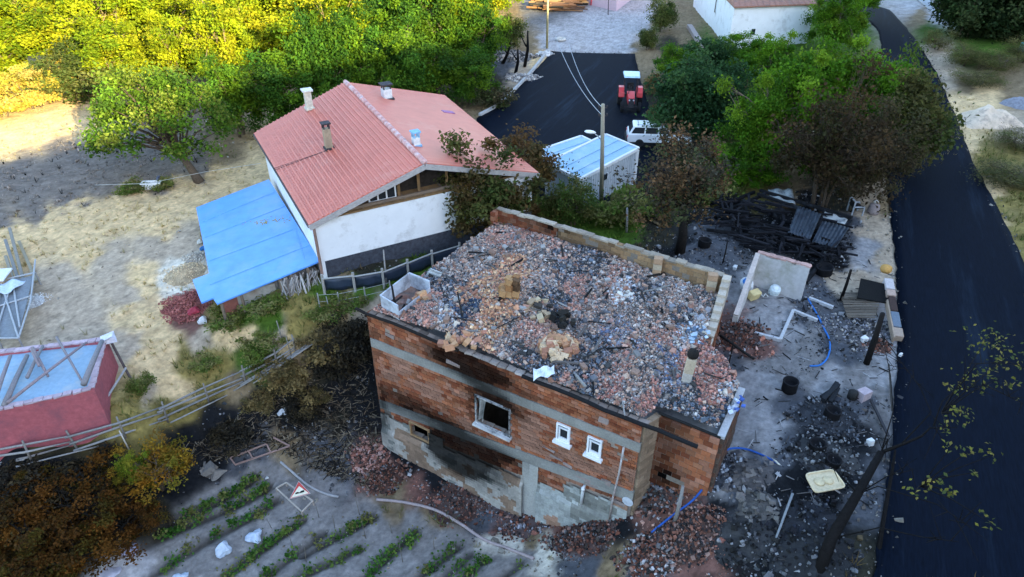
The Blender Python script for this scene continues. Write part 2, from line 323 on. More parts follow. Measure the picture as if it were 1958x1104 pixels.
# ------------------------------------------------------------------ the burnt brick house
UA = -.555; U2 = np.array([math.cos(UA), math.sin(UA)]); V2_ = np.array([-U2[1], U2[0]]); OA = np.array([-5.42, 20.9])
def wp(s, z, off=0): # point on the front wall, off = towards the camera
    q = OA+U2*s-V2_*off; return np.array([q[0], q[1], z])
ZL = [(0, 0, 0), (1, -1.13, -.77), (2, -1.56, -1.16), (3, -4.32, -3.0), (4, -4.80, -3.50), (5, -7.6, -6.4)]
def zm(s, t):
    i = min(int(t), 4); a, b = ZL[i], ZL[i+1]; k = s/11.06
    za = a[1]*(1-k)+a[2]*k; zb = b[1]*(1-k)+b[2]*k; return za+(zb-za)*(t-i)
def tz(s, z):
    for i in range(5):
        a, b = zm(s, i), zm(s, i+.99999)
        if z >= b: return i+(a-z)/(a-b)
    return 5
house = thing('burnt_house', (0., 20., -5.), 'burnt out two storey red brick house with its roof gone and filled with rubble', 'house')
OPN = dict(big=(4.82, 6.32, -1.72, -3.08), w1=(8.16, 8.68, -1.34, -2.12), w2=(9.32, 9.84, -1.34, -2.12), low=(1.5, 2.5, -4.72, -5.5))
def hole(s, z):
    for a, b, zt, zb in OPN.values():
        if a < s < b and zb < z < zt: return True
    return False
def soot(s, z):
    g = lambda s0, z0, a, b, k: k*math.exp(-((s-s0)/a)**2-((z-z0)/b)**2)
    n = .55+.9*float(fbm(np.array([s*1.3]), np.array([z*4.]), 3)[0])
    v = g(4.6, -.55, 1.5, .5, 2.6)+g(5.6, -1.5, 1.1, .38, 1.5)+g(1.0, -3.9, 1.2, .7, .7)+g(3.2, -3.9, 1.8, .45, .95)+g(4.6, -4.6, 1.5, .6, 1.7)+g(4.1, -5.6, 1.1, .6, 2.6)+g(2.8, -5.2, .5, .6, 1.2)+g(4.6, -2.4, .2, .7, .7)+g(.1, -5, .3, 1.3, .8)+g(6.7, -1.9, .4, .25, .6)+g(6.1, -4.2, .8, .3, 1.)+g(6, -5.5, .5, .5, .5)
    return min(1, v*n)
# backing panel (mortar, concrete) with real openings
def panel(mb, s0, s1, t0, t1, off, colf, th=.22, ds=.5, holes=True, dt=None):
    ss = sorted(set([round(x, 3) for x in np.arange(s0, s1, ds)]+[s1]+[k for o in OPN.values() for k in o[:2] if s0 < k < s1]))
    zs = []
    for a, b in zip(ss[:-1], ss[1:]):
        c = (a+b)/2; cuts = [t0, t1]+list(np.arange(t0, t1, dt or .25))
        for o in OPN.values():
            if o[0] <= c <= o[1]: cuts += [tz(c, o[2]), tz(c, o[3])]
        cuts = sorted(set([round(k, 4) for k in cuts if t0 <= k <= t1]))
        for u, w in zip(cuts[:-1], cuts[1:]):
            if w-u < 1e-3: continue
            if holes and hole(c, zm(c, (u+w)/2)): continue
            P = [wp(a, zm(a, w), off), wp(b, zm(b, w), off), wp(b, zm(b, u), off), wp(a, zm(a, u), off)]
            Q = [wp(a, zm(a, w), off-th), wp(b, zm(b, w), off-th), wp(b, zm(b, u), off-th), wp(a, zm(a, u), off-th)]
            mb.hexa([P[0], P[1], Q[1], Q[0], P[3], P[2], Q[2], Q[3]], colf(c, zm(c, (u+w)/2)))
def dark(c, k): return tuple(x*(1-k*.93) for x in c)
mb = MB(); panel(mb, 0, 11.06, 0, 5, -.03, lambda s, z: dark((.30, .25, .21), soot(s, z)))
build(mb, 'wall_core', VCR, house)
mb = MB(); BC = [(.34,.125,.062), (.38,.15,.078), (.30,.105,.055), (.36,.17,.11), (.26,.085,.045), (.42,.20,.13), (.31,.14,.08)]
def bricks(layer, n, bl=.3, skip=lambda s, z: False, s0=0, s1=11.06):
    for r in range(n):
        ta = layer+r/n; tb = layer+(r+1)/n; s = s0-(r % 2)*bl/2
        rowc = random.uniform(.82, 1.12)
        while s < s1:
            a = max(s0, s+.006); b = min(s1, s+bl-.008); s += bl
            if b-a < .05: continue
            c = (a+b)/2; z = zm(c, (ta+tb)/2)
            if hole(c, z) or skip(c, z) or random.random() < .012: continue
            za, zb = zm(c, ta+.07/n), zm(c, tb-.07/n)
            pr = random.uniform(-.012, .016); th = .1
            P = [wp(a, zb, pr), wp(b, zb, pr), wp(b, zb, pr-th), wp(a, zb, pr-th), wp(a, za, pr), wp(b, za, pr), wp(b, za, pr-th), wp(a, za, pr-th)]
            k = rowc*random.uniform(.8, 1.15); bc = random.choice(BC); bc = [bc[0]*.86, bc[1]*.82, bc[2]*.80]; f = float(fbm(np.array([c*.7]), np.array([z*1.1]), 8)[0])
            if f > .66: bc = (.31, .16, .11)
            elif f < .33: bc = (.20, .08, .045)
            mb.hexa(P, dark([x*k for x in bc], soot(c, z)))
stone = lambda s, z: (z < zm(s, 4.0)-(.35 if s < 3.2 else .9 if s < 6.8 else .75)) or (6.85 < s < 7.5) or (8.6 < s and z < zm(s, 4.0)-.3) or (s < .45)
bricks(0, 6, .25); build(mb, 'brick_wall', VCR, house); mb = MB(); bricks(2, 15, .25); build(mb, 'brick_wall', VCR, house)
for s_a, s_b in ((0, 6.85), (7.5, 11.06)): mb = MB(); bricks(4, 14, .25, skip=stone, s0=s_a, s1=s_b); build(mb, 'brick_wall', VCR, house)
cm = lambda s, z: dark([x*(.75+.5*float(fbm(np.array([s*2.2]), np.array([z*3.]), 66)[0])) for x in (.255, .25, .23)], soot(s, z)*.95)
mb = MB(); panel(mb, -.05, 11.1, 1.02, 1.98, .03, cm, th=.1, ds=.12, holes=False, dt=.2); build(mb, 'concrete_band', VCR, house)
mb = MB(); panel(mb, -.05, 11.1, 3.02, 3.98, .03, cm, th=.1, ds=.12, holes=False, dt=.2); build(mb, 'concrete_band', VCR, house)
mb = MB(); panel(mb, 6.85, 7.5, 4, 5, .045, lambda s, z: dark((.40, .39, .36), soot(s, z)), th=.15, ds=.3, holes=False, dt=.1); build(mb, 'concrete_column', VCR, house)
mb = MB()   # rendered foundation: one uneven skin, stepped out at the bottom
def fd(s, z): return .035+.11*max(0, min(1, (zm(s, 4.)-1.05-z)/.15))+.05*float(fbm(np.array([s*1.6]), np.array([z*1.6]), 12)[0])
ss = list(np.arange(-.05, 11.1, .12)); 
for a, b in zip(ss[:-1], ss[1:]):
    for z in np.arange(-7.6, -3.2, .12):
        c = (a+b)/2; zc = z+.06
        if 6.85 < c < 7.5 or not (stone(c, zc+.0) and (c > .45 or zc < -4.9)) or hole(c, zc): continue
        f = float(fbm(np.array([c*1.1]), np.array([zc*1.4]), 44)[0]); f2 = float(fbm(np.array([c*5]), np.array([zc*5]), 45)[0]); k = .6+.85*f2
        base = (.37,.34,.30) if c < 7 else (.34,.35,.33)
        if f > .60: base = (.25,.17,.12) if c < 7 else (.33,.20,.14)
        elif f < .36: base = (.20,.20,.18)
        P = [wp(u, w, fd(u, w)) for u, w in ((a, z), (b, z), (b, z+.12), (a, z+.12))]; mb.add(P, [(0, 1, 2, 3)], dark([x*k for x in base], soot(c, zc)))
build(mb, 'foundation', VCR, house)
# return wall, annex front, side walls, back wall
def P3(px, py, z=0.): return at(px, py, z)
B1 = P3(1230, 811); B2 = P3(1260, 792); B3 = P3(1378, 838); B4 = P3(1418, 745); B5 = P3(1395, 700); B6 = P3(1352, 660); Cc = P3(1383, 567); Dd = P3(952, 432); Aa = wp(0, 0)
def brickrun(mb, a, b, z0, z1, cols, bl=.3, bh=.2, thick=.2, colf=None, skip=None, jit=.012):
    """a single-skin brick wall from a to b; the bricks show on both faces"""
    a = np.asarray(a)[:2]; b = np.asarray(b)[:2]; L = np.linalg.norm(b-a); d = (b-a)/L; n = np.array([-d[1], d[0]]); R = rotz(math.atan2(d[1], d[0]))
    nr = max(1, int((z1-z0)/bh)); h = (z1-z0)/nr
    for r in range(nr):
        s = -(r % 2)*bl/2
        while s < L:
            u = max(0, s); w = min(L, s+bl); s += bl
            if w-u < .06: continue
            c = (u+w)/2; z = z0+(r+.5)*h
            if skip and skip(c, z): continue
            k = random.uniform(.75, 1.2); col = [x*k for x in random.choice(cols)]
            if colf: col = dark(col, colf(c, z))
            q = a+d*c+n*random.uniform(-jit, jit); mb.box((q[0], q[1], z), (w-u-.012, thick, h-.016), R, col)
    q = a+d*L/2; mb.box((q[0], q[1], (z0+z1)/2-.03), (L-.03, thick-.03, z1-z0-.1), R, dark((.28, .24, .2), .3))
mb = MB(); brickrun(mb, B1, B2, -5.5, 0.02, [(.30,.22,.15), (.26,.19,.13)]); brickrun(mb, B2, B3, -2.95, -.02, BC, colf=lambda s, z: .75*math.exp(-((s-.4)/.7)**2)+.6*math.exp(-((z+2.4)/.3)**2-((s-.8)/.5)**2), skip=lambda s, z: .45 < s < 1.1 and -2.6 < z < -2.3)
build(mb, 'annex_wall', VCR, house)
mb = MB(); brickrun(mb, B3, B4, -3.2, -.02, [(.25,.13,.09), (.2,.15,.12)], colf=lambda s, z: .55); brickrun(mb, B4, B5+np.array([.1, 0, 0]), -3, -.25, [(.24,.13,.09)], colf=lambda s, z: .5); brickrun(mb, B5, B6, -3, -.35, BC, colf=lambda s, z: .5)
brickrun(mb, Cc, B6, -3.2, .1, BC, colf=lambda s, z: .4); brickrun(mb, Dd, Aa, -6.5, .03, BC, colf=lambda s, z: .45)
build(mb, 'side_wall', VCR, house)
mb = MB(); pc = [(.40,.255,.14), (.37,.23,.125), (.42,.28,.16), (.35,.225,.13)]
def parc(s, z): return .75*math.exp(-((s-3.2)/2.2)**2-((z-.75)/.5)**2)*random.uniform(.4, 1.1)+.25
holes_ = [(random.uniform(1.5, 9), random.uniform(.15, .9)) for _ in range(26)]
brickrun(mb, Dd, Dd+(Cc-Dd)*.3, -3, .88, BC, colf=parc); brickrun(mb, Dd+(Cc-Dd)*.303, Cc, -3, .95, pc, colf=lambda s, z: parc(s+3, z)*.9, skip=lambda s, z: any(abs(s+3-a) < .12 and abs(z-b) < .1 for a, b in holes_))
e = (Aa-Dd)/np.linalg.norm(Aa-Dd); brickrun(mb, Dd+e*.02, Dd+e*.45, -3, .86, BC)
for k in np.arange(0.02, .98, .035):
    q = Dd+(Cc-Dd)*k; mb.box((q[0], q[1], .93+random.uniform(-.03, .05)), (.42, .27, .07), rotz(math.atan2(*(Cc-Dd)[[1, 0]])+random.uniform(-.05, .05)), sh((.40, .34, .27), .6, 1), jit=.015)
build(mb, 'parapet', VCR, house)
for t, h, w in ((.745, .95, .34), (.955, 1.08, .36)):
    mb = MB(); q = Dd+(Cc-Dd)*t-np.array([*V2_, 0])*.28; R = rotz(UA+.3)
    for i in range(4): mb.box((q[0], q[1], .12+i*.26), (w, .3, .245), R, [(.46,.34,.21), (.40,.27,.17), (.44,.36,.26), (.38,.25,.16)][i], jit=.012)
    build(mb, 'chimney_stub', VCR, house)
mb = MB()   # the sloping broken wall on the right side
a, b = Cc, B6; n = 9
for i in range(n):
    p = a+(b-a)*i/n; q = a+(b-a)*(i+1)/n; h0 = 1.0-.12*i; mb.box(((p+q)/2)[:2].tolist()+[h0/2-.05+.05], (np.linalg.norm(q-p)*.99, .3, max(.12, h0)), rotz(math.atan2(*(b-a)[[1, 0]])), sh((.44, .38, .31), .85, 1.1), jit=.01)
build(mb, 'broken_wall', VCR, house, bevel=.02)
# roof slab
mb = MB(); poly = [wp(.02, -.3, -.05), B1+[0, .05, -.3], B2+[0, .05, -.3], B3+[-.05, .05, -.3], B4+[-.1, 0, -.3], B5+[-.1, 0, -.3], B6+[-.1, 0, -.3], Cc+[-.1, 0, -.3], Dd+[0, 0, -.3]]
mb.prism(poly, (0, 0, .22), (.2, .2, .2)); build(mb, 'roof_slab', mat('sooty_concrete', (.2, .2, .2), c2=(.06, .06, .07)), house)
mb = MB()   # charred edge beam lying along the front top, and its stub over the annex
pth = [wp(s, .05+random.uniform(-.015, .015), .04+random.uniform(-.03, .03)) for s in np.arange(-.6, 4.6, .6)]
mb.tube(pth, .06, 7, (.018, .016, .015)); build(mb, 'charred_beam', VCR, house)
mb = MB(); mb.tube([wp(s, .06+random.uniform(-.015, .015), .03+random.uniform(-.03, .03)) for s in np.arange(6.8, 13.2, .6)], .07, 7, (.015, .015, .016)); build(mb, 'charred_beam', VCR, house)
mb = MB()
for s in np.arange(0, 11, .34): mb.box(wp(s+.17, .03, -.12), (.31, .22, .07), rotz(UA+random.uniform(-.06, .06)), sh(((.38,.33,.30) if 4 < s < 7.5 else (.26,.21,.18)), .55, 1.1), jit=.02)
build(mb, 'coping', VCR, house)
mb = MB(); mb.tube([B2+[0, 0, .05], (B2+B3)/2+[0, 0, .04], B3+[0, 0, .02]], .045, 6, (.02, .02, .02)); 
for a, b in ((B3, B4),): mb.beam(a+[0, 0, .03], b+[0, 0, .03], .22, .1, (.42, .42, .43))
build(mb, 'edge_strip', VCR, house)
# windows
WH = mat('white_plastic', (.78, .80, .83), rough=.35, var=.06, bump=.03)
GL = mat('dark_glass', (.02, .025, .03), rough=.08, var=.1, bump=0)
def window(o, m, fr=.06, pane=True, depth=.1, name='window'):
    a, b, zt, zb = o; mb = MB(); t = fr
    for s0, s1, z0, z1 in ((a, b, zt-t, zt), (a, b, zb, zb+t), (a, a+t, zb+t, zt-t), (b-t, b, zb+t, zt-t)):
        q = wp((s0+s1)/2, (z0+z1)/2, .02); mb.box(q, (s1-s0, .09, z1-z0), rotz(UA), (.8, .8, .8))
    f = build(mb, name, m, house, bevel=.006)
    if pane:
        mb = MB(); q = wp((a+b)/2, (zt+zb)/2, -.01); mb.box(q, (b-a-2*t, .02, zt-zb-2*t), rotz(UA)); build(mb, 'pane', GL, f)
        mb = MB(); c = .5*(a+b)+.03; z2 = zt-.15
        for s0, s1, z0, z1 in ((a+t+.02, b-t, z2-.05, z2), (a+t+.03, a+t+.08, zb+t, z2-.05), (b-t-.04, b-t, zb+t, z2-.05), (a+t+.08, b-t-.04, zb+t, zb+t+.12)):
            mb.box(wp((s0+s1)/2, (z0+z1)/2, .02), (s1-s0, .05, z1-z0), rotz(UA))
        build(mb, 'sash', m, f)
    return f
for k in ('w1', 'w2'):
    f = window(OPN[k], WH); a, b, zt, zb = OPN[k]; mb = MB()
    mb.box(wp((a+b)/2, zb-.06, .06), (b-a+.16, .2, .1), rotz(UA)); build(mb, 'sill', WH, f, bevel=.01)
SW = mat('smoked_frame', (.42, .42, .42), var=.5, scale=3, c2=(.03, .03, .03), c2s=2.5, c2t=.5)
a, b, zt, zb = OPN['big']; f = window(OPN['big'], SW, fr=.05, pane=False); mb = MB()
mb.box(wp((a+b)/2, zb-.02, .07), (b-a+.12, .24, .09), rotz(UA)); build(mb, 'sill', mat('ashy_sill', (.55, .55, .55), c2=(.15,.15,.15)), f, bevel=.01)
mb = MB(); mb.grid(lambda u, v: wp(a+.08+u*(.35-.12*v), zt-.08-v*1.1, -.05-.08*math.sin(u*9+v*3)), 10, 8); build(mb, 'curtain_rag', mat('scorched_rag', (.32, .32, .30), c2=(.05,.05,.05)), f)
f = window(OPN['low'], mat('old_timber', (.30, .19, .10), streak=(1, 1, 8)), fr=.06, pane=False, name='cellar_window')
# pipes
GP = mat('white_pipe', (.62, .64, .66), var=.12, rough=.4)
mb = MB(); mb.tube([wp(10.6, -1.1, .1), wp(10.55, -2.4, .1), wp(10.45, -3.6, .11), wp(10.42, -4.75, .12)], .035, 8); build(mb, 'drain_pipe', mat('rusty_pipe', (.33, .27, .25), c2=(.5, .5, .5)), house, True)
mb = MB(); mb.tube([wp(9.36, -3.75, .02), wp(9.36, -3.76, .14), wp(9.36, -3.9, .16), wp(9.34, -4.62, .16)], .055, 10); mb.lathe(wp(9.36, -3.86, .16), [(.03, 0), (.07, .01), (.07, .1), (.03, .11)], 10); build(mb, 'vent_pipe', GP, house, True)
mb = MB(); mb.lathe(wp(10.95, -3.55, .04), [(.01, 0), (.2, .0), (.19, .012), (.01, .013)], 12, R=rotz(UA)@np.array([[1,0,0],[0,0,-1],[0,1,0]])); build(mb, 'plaster_patch', mat('pale_plaster', (.5,.53,.58)), house)
for s, z, w, h in ((8.2,-3.05,.5,.09),(8.65,-3.15,.35,.08),(7.9,-2.8,.5,.07),(9.2,-3.45,.7,.1),(10.1,-3.1,.35,.2),(9.6,-3.62,.5,.1),(10.6,-3.9,.6,.3),(3.9,-.7,.6,.14),(1,-.6,.4,.14),(9.8,-.42,.35,.2)):
    mb = MB(); mb.box(wp(s, z, .02), (w, .04, h), rotz(UA-.02)@np.array([[1,0,0],[0,1,0],[.12,0,1]]).T, sh((.30,.24,.22), .8, 1), jit=.03); build(mb, 'mortar_smear', VCR, house)
# ------------------------------------------------------------------ loose pieces of every kind
def chunks(pts, size, cols, flat=.6, rnd=.35, tilt=1.):
    """many jittered blocks: pts (n,3), size (n,) -> V, F, C"""
    n = len(pts); base = np.array([(-1,-1,-1),(1,-1,-1),(1,1,-1),(-1,1,-1),(-1,-1,1),(1,-1,1),(1,1,1),(-1,1,1)])*.5
    asp = RNG.uniform(.45, 1.2, (n, 1, 3)); asp[:, :, 2] *= flat
    B = base[None]*asp; B = B+RNG.uniform(-rnd, rnd, B.shape)*.35; B = B*size[:, None, None]
    q = RNG.normal(size=(n, 4)); q[:, 1:3] *= tilt; q /= np.linalg.norm(q, axis=1, keepdims=True); w, x, y, z = q.T
    R = np.stack([np.stack([1-2*(y*y+z*z), 2*(x*y-z*w), 2*(x*z+y*w)], -1), np.stack([2*(x*y+z*w), 1-2*(x*x+z*z), 2*(y*z-x*w)], -1), np.stack([2*(x*z-y*w), 2*(y*z+x*w), 1-2*(x*x+y*y)], -1)], 1)
    V = np.einsum('nij,nkj->nki', R, B)+pts[:, None]
    f = np.array([(3,2,1,0),(4,5,6,7),(0,1,5,4),(1,2,6,5),(2,3,7,6),(3,0,4,7)])
    F = (f[None]+8*np.arange(n)[:, None, None]).reshape(-1, 4)
    return V.reshape(-1, 3), F, np.repeat(cols, 6, 0)
def pick(pal, n, w=None, v=.25):
    pal = np.array(pal); w = None if w is None else np.array(w)/sum(w)
    return pal[RNG.choice(len(pal), n, p=w)]*RNG.uniform(1-v, 1+v, (n, 1))
BP = [wp(.1, 0, -.12), B1+[0, .12, 0], B2+[0, .12, 0], B3+[-.1, .15, 0], B4+[-.12, 0, 0], B5+[-.1, 0, 0], B6+[-.15, 0, 0], Cc+[-.25, -.1, 0], Dd+[.05, -.15, 0]]
MND = [(970, 590, 1.6, .62), (1010, 560, 1.1, .3), (1070, 665, .8, .3), (1100, 500, 2.2, .22), (950, 480, 2, .2), (1230, 590, 2, .18), (1330, 760, 1.2, .18), (880, 640, 1.6, .2), (1250, 700, 1.5, .15)]
MW = [(at(a, b, .2), r, h) for a, b, r, h in MND]
def mound(x, y):
    z = .10+.22*(fbm(x*.8, y*.8, 31, 4))
    for p, r, h in MW: z = z+h*np.exp(-((x-p[0])**2+(y-p[1])**2)/r**2)
    # low at the edges
    return z
def rubcol(x, y):
    px, py = pix(x, y, .2*np.ones_like(x)); n = len(x)
    px = px+(fbm(x*1.4, y*1.4, 51)-.5)*90; py = py+(fbm(x*1.4, y*1.4, 61)-.5)*60
    ctl = """960 440 p|900 480 g|860 560 k|800 600 p|770 640 p|850 610 w|870 620 b|920 560 o|970 560 o|990 540 o|960 620 o|930 640 o|1000 600 g|1060 590 k|1075 610 k|1010 480 g|1060 450 p|1100 480 g|1080 520 k|1130 500 k|1170 460 g|1200 520 g|1250 500 g|1300 530 w|1340 560 g|1200 570 w|1220 580 k|1150 560 g|1130 600 g|1180 640 u|1250 620 g|1330 620 w|1320 640 w|1280 660 p|1200 680 p|1100 700 k|1140 680 k|1070 660 o|1090 640 g|980 660 g|900 660 p|850 640 g|1000 690 k|1040 715 k|1090 730 p|1150 730 p|1220 700 g|1260 690 u|1290 680 u|1280 720 u|1330 700 r|1370 720 r|1380 700 r|1350 760 r|1300 760 k|1330 790 k|1390 790 b|1400 750 w|1250 770 r|1200 760 g|1160 740 r|1120 740 k|1240 790 p|1360 820 k|1200 600 g|1000 440 p|1150 440 p|1240 600 g|880 520 g|1300 600 k|1060 560 g|1020 640 p|1340 590 g|1290 570 g|1100 570 p|1180 540 p"""
    pal = dict(p=[(.40,.20,.15),(.30,.15,.12),(.26,.23,.22),(.44,.28,.22)], g=[(.30,.26,.24),(.17,.16,.165),(.36,.25,.19),(.07,.07,.075),(.42,.38,.35),(.30,.2,.16)], k=[(.03,.035,.045),(.09,.11,.14),(.20,.2,.22),(.05,.05,.05)],
               o=[(.46,.25,.14),(.40,.21,.13),(.52,.36,.22),(.34,.16,.11)], w=[(.44,.44,.46),(.24,.25,.28),(.50,.44,.37),(.3,.22,.19)], b=[(.03,.05,.09),(.08,.10,.13),(.02,.03,.05)], u=[(.09,.11,.17),(.17,.17,.2),(.28,.18,.16),(.33,.35,.40),(.2,.19,.19)], r=[(.40,.18,.13),(.34,.15,.12),(.45,.25,.2),(.2,.12,.11)])
    c = [t.split() for t in ctl.split('|')]; X = np.array([(float(a), float(b)) for a, b, _ in c]); K = np.array([k for *_, k in c])
    out = np.zeros((n, 3)); lab = np.empty(n, 'U1')
    for i in range(0, n, 8000):
        d = ((np.c_[px[i:i+8000], py[i:i+8000]][:, None]-X[None])**2).sum(-1); lab[i:i+8000] = K[d.argmin(1)]
    for k, pl in pal.items():
        m = lab == k; out[m] = pick(pl, m.sum(), v=.4)*1.15
    m = RNG.random(n) < .36; out[m] = pick([(.36,.20,.15),(.28,.235,.21),(.13,.125,.125),(.42,.30,.23),(.05,.05,.05),(.27,.15,.11),(.42,.39,.36)], m.sum(), v=.35)
    return out
TBX = [at(*k, .7) for k in ((727,566),(783,523),(822,539),(761,586))]
# rubble bed + pieces on the roof slab
gx2 = np.arange(-5.6, 8.6, .12); gy2 = np.arange(14.2, 28.2, .12); X2, Y2 = np.meshgrid(gx2, gy2); Zm = mound(X2, Y2)+.07*(fbm(X2*6, Y2*6, 2)-.5)
ins = inpoly(X2, Y2, BP); nx2 = len(gx2); ii = np.arange(X2.size).reshape(X2.shape)
fm = ins[:-1, :-1] & ins[1:, :-1] & ins[:-1, 1:] & ins[1:, 1:]
F2q = np.stack([ii[:-1, :-1], ii[:-1, 1:], ii[1:, 1:], ii[1:, :-1]], -1)[fm]
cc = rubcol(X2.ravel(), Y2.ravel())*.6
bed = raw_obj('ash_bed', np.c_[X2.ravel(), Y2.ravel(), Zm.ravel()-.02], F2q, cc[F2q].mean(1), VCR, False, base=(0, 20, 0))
tag(bed, kind='stuff', label='bed of grey ash and broken brick covering the open top of the burnt house', cat='rubble')
N = 190000; x = RNG.uniform(-5.6, 8.6, N); y = RNG.uniform(14.2, 28.2, N); k = inpoly(x, y, BP) & ~inpoly(x, y, TBX); x, y = x[k], y[k]
z = mound(x, y); sz = np.exp(RNG.normal(-3.42, .55, len(x))).clip(.015, .22)
V, F, C = chunks(np.c_[x, y, z+sz*.12], sz, rubcol(x, y), flat=.7)
tag(raw_obj('rubble', V, F, C, VCR, base=(0, 20, 0)), kind='stuff', label='loose pink, grey and charred brick fragments strewn over the open top of the burnt house', cat='rubble')
# broken brick stack (fallen chimney) in the middle of the roof and brick heap
def blocks(name, spots, cols, label, cat, size=(.3, .2, .2), group=None):
    mb = MB()
    for p, yaw, til, sc in spots:
        R = rotz(yaw)@np.array(Matrix.Rotation(til, 3, 'X'))@np.array(Matrix.Rotation(random.uniform(-.4, .4), 3, 'Y')); k = random.uniform(.75, 1.15)
        mb.box(p, [s*sc for s in size], R, tuple(x*k for x in random.choice(cols)), jit=.015)
    return tag(build(mb, name, VCR), label, cat, group)
q = at(972, 590, .5); sp = []
for i in range(5):
    for j in range(3):
        if (i > 2 and j == 0) or random.random() < .12: continue
        for l in range(3 if i < 3 else 2): sp.append((q+np.array([.2+j*.24-.4, l*.2+.1, .1+i*.25+random.uniform(-.02, .02)]), random.uniform(-.15, .15)-.3, random.uniform(-.08, .08), 1))
blocks('chimney_stump', sp, [(.42,.22,.10), (.34,.17,.075), (.46,.27,.13), (.12,.07,.04)], 'jagged stump of an orange brick chimney standing in the rubble', 'chimney', (.24, .22, .24))
def heap(px, py, n, r, h, cols, label, name='brick_heap', z0=None, cat='bricks', size=(.3, .2, .2), group=None, sc=(.6, 1.1), flat=False):
    c = at(px, py, z0) if z0 is not None else G(px, py); sp = []
    for i in range(n):
        a = random.uniform(0, 6.28); d = r*math.sqrt(random.random()); zz = h*(1-d/r)*random.random()+.05
        sp.append((c+np.array([d*math.cos(a), d*math.sin(a), zz]), random.uniform(0, 3), 0 if flat else random.uniform(-.6, .6), random.uniform(*sc)))
    o = blocks(name, sp, cols, label, cat, size, group)
    if 'brick' not in name: o['kind'] = 'stuff'
    return o
OB = [(.50,.29,.16), (.44,.23,.13), (.56,.42,.28), (.36,.18,.12)]
heap(1066, 668, 60, .62, .45, OB, 'heap of pale orange broken bricks in the middle of the rubble roof', z0=.4)
heap(1022, 592, 30, .65, .3, [(.50,.40,.26), (.4,.3,.2), (.05,.045,.04)], 'scatter of pale and charred hollow bricks right of the chimney stump', z0=.5)
heap(880, 655, 22, .7, .25, OB, 'scatter of orange broken bricks near the front edge of the roof', z0=.3)
heap(805, 572, 10, .3, .3, OB, 'small pile of orange bricks beside the metal tub', z0=.2)
heap(1075, 612, 14, .45, .3, [(.02,.02,.02), (.03,.028,.025)], 'cluster of burnt black blocks in the middle of the roof', z0=.5)
heap(850, 612, 26, .4, .1, [(.55,.62,.72), (.4,.48,.6)], 'patch of bluish white ash lumps on the left of the roof', 'ash_heap', z0=.25, cat='ash', size=(.16, .14, .06))
heap(1200, 573, 24, .5, .1, [(.62,.60,.54), (.5,.48,.45)], 'patch of white plaster lumps near the rear of the roof', 'plaster_heap', z0=.3, cat='plaster', size=(.16, .14, .07))
heap(1325, 640, 26, .6, .12, [(.5,.58,.68), (.4,.5,.6), (.1,.14,.2)], 'pale blue sheet scraps by the broken right wall of the roof', 'scrap_heap', z0=.25, cat='scrap', size=(.2, .14, .05))
heap(1395, 770, 26, .5, .1, [(.5,.56,.68), (.08,.14,.4), (.42,.45,.52)], 'white and blue scraps on the annex roof corner', 'scrap_heap', z0=.2, cat='scrap', size=(.16, .14, .05))
heap(1280, 690, 16, .8, .1, [(.05,.14,.42), (.12,.25,.5)], 'bright blue plastic scraps left of the leaning block pillar', 'scrap_heap', z0=.25, cat='scrap', size=(.14, .12, .04))
# leaning block pillar on roof
t = thing('block_pillar', at(1310, 735, .2), 'leaning pillar of two stacked pale chimney blocks with a blackened top on the roof', 'pillar'); o = np.array(t['_o'])
up = np.array([.06, -.02, 1.]); up /= np.linalg.norm(up)
for i, c in enumerate([(.42,.39,.35), (.46,.38,.28)]):
    mb = MB(); a = o+up*i*.58; mb.beam(a, a+up*.57, .36, .3, c); build(mb, 'block', VCR, t, bevel=.015)
mb = MB(); mb.lathe(o+up*1.16, [(.05, 0), (.17, .02), (.19, .12), (.14, .25), (.05, .3)], 10, (.02,.018,.017)); build(mb, 'charred_top', VCR, t, True)
# crumpled sheet lying on the front edge
mb = MB(); q = at(1040, 722, .25)
mb.grid(lambda u, v: q+np.array([(u-.5)*.7, (v-.5)*.5+.2*u, .16*abs(math.sin(5*u+2*v))+.05]), 6, 5); tag(build(mb, 'crumpled_sheet', mat('zinc_scrap', (.6,.64,.68), rough=.4)), 'crumpled white metal sheet on the front edge of the roof', 'metal sheet')

# charred lath, bent tin and flat slabs lying in the roof rubble
def litter(n, poly, zf, Lr, Wr, pal, name, label, cat='debris'):
    x0, x1 = min(p[0] for p in poly), max(p[0] for p in poly); y0, y1 = min(p[1] for p in poly), max(p[1] for p in poly)
    x = RNG.uniform(x0, x1, n*2); y = RNG.uniform(y0, y1, n*2); k = inpoly(x, y, poly); x, y = x[k][:n], y[k][:n]; z = zf(x, y); m = len(x)
    L = RNG.uniform(*Lr, m); W = RNG.uniform(*Wr, m); a = RNG.uniform(0, 3.14, m); t_ = RNG.normal(0, .18, m)
    d = np.c_[np.cos(a)*np.cos(t_), np.sin(a)*np.cos(t_), np.sin(t_)]*L[:, None]/2; q = np.c_[-np.sin(a), np.cos(a), RNG.normal(0, .2, m)]*W[:, None]/2; h = np.c_[np.zeros(m), np.zeros(m), np.ones(m)]*(W*RNG.uniform(.3, .9, m))[:, None]/2; c = np.c_[x, y, z+W*.4+np.abs(np.sin(t_))*L*.4]
    V = np.stack([c-d-q-h, c+d-q-h, c+d+q-h, c-d+q-h, c-d-q+h, c+d-q+h, c+d+q+h, c-d+q+h], 1).reshape(-1, 3)
    f = np.array([(3,2,1,0),(4,5,6,7),(0,1,5,4),(1,2,6,5),(2,3,7,6),(3,0,4,7)]); F = (f[None]+8*np.arange(m)[:, None, None]).reshape(-1, 4)
    return tag(raw_obj(name, V, F, np.repeat(pick(pal, m, v=.4), 6, 0), VCR, base=(0, 0, 0)), label, cat, kind='stuff')
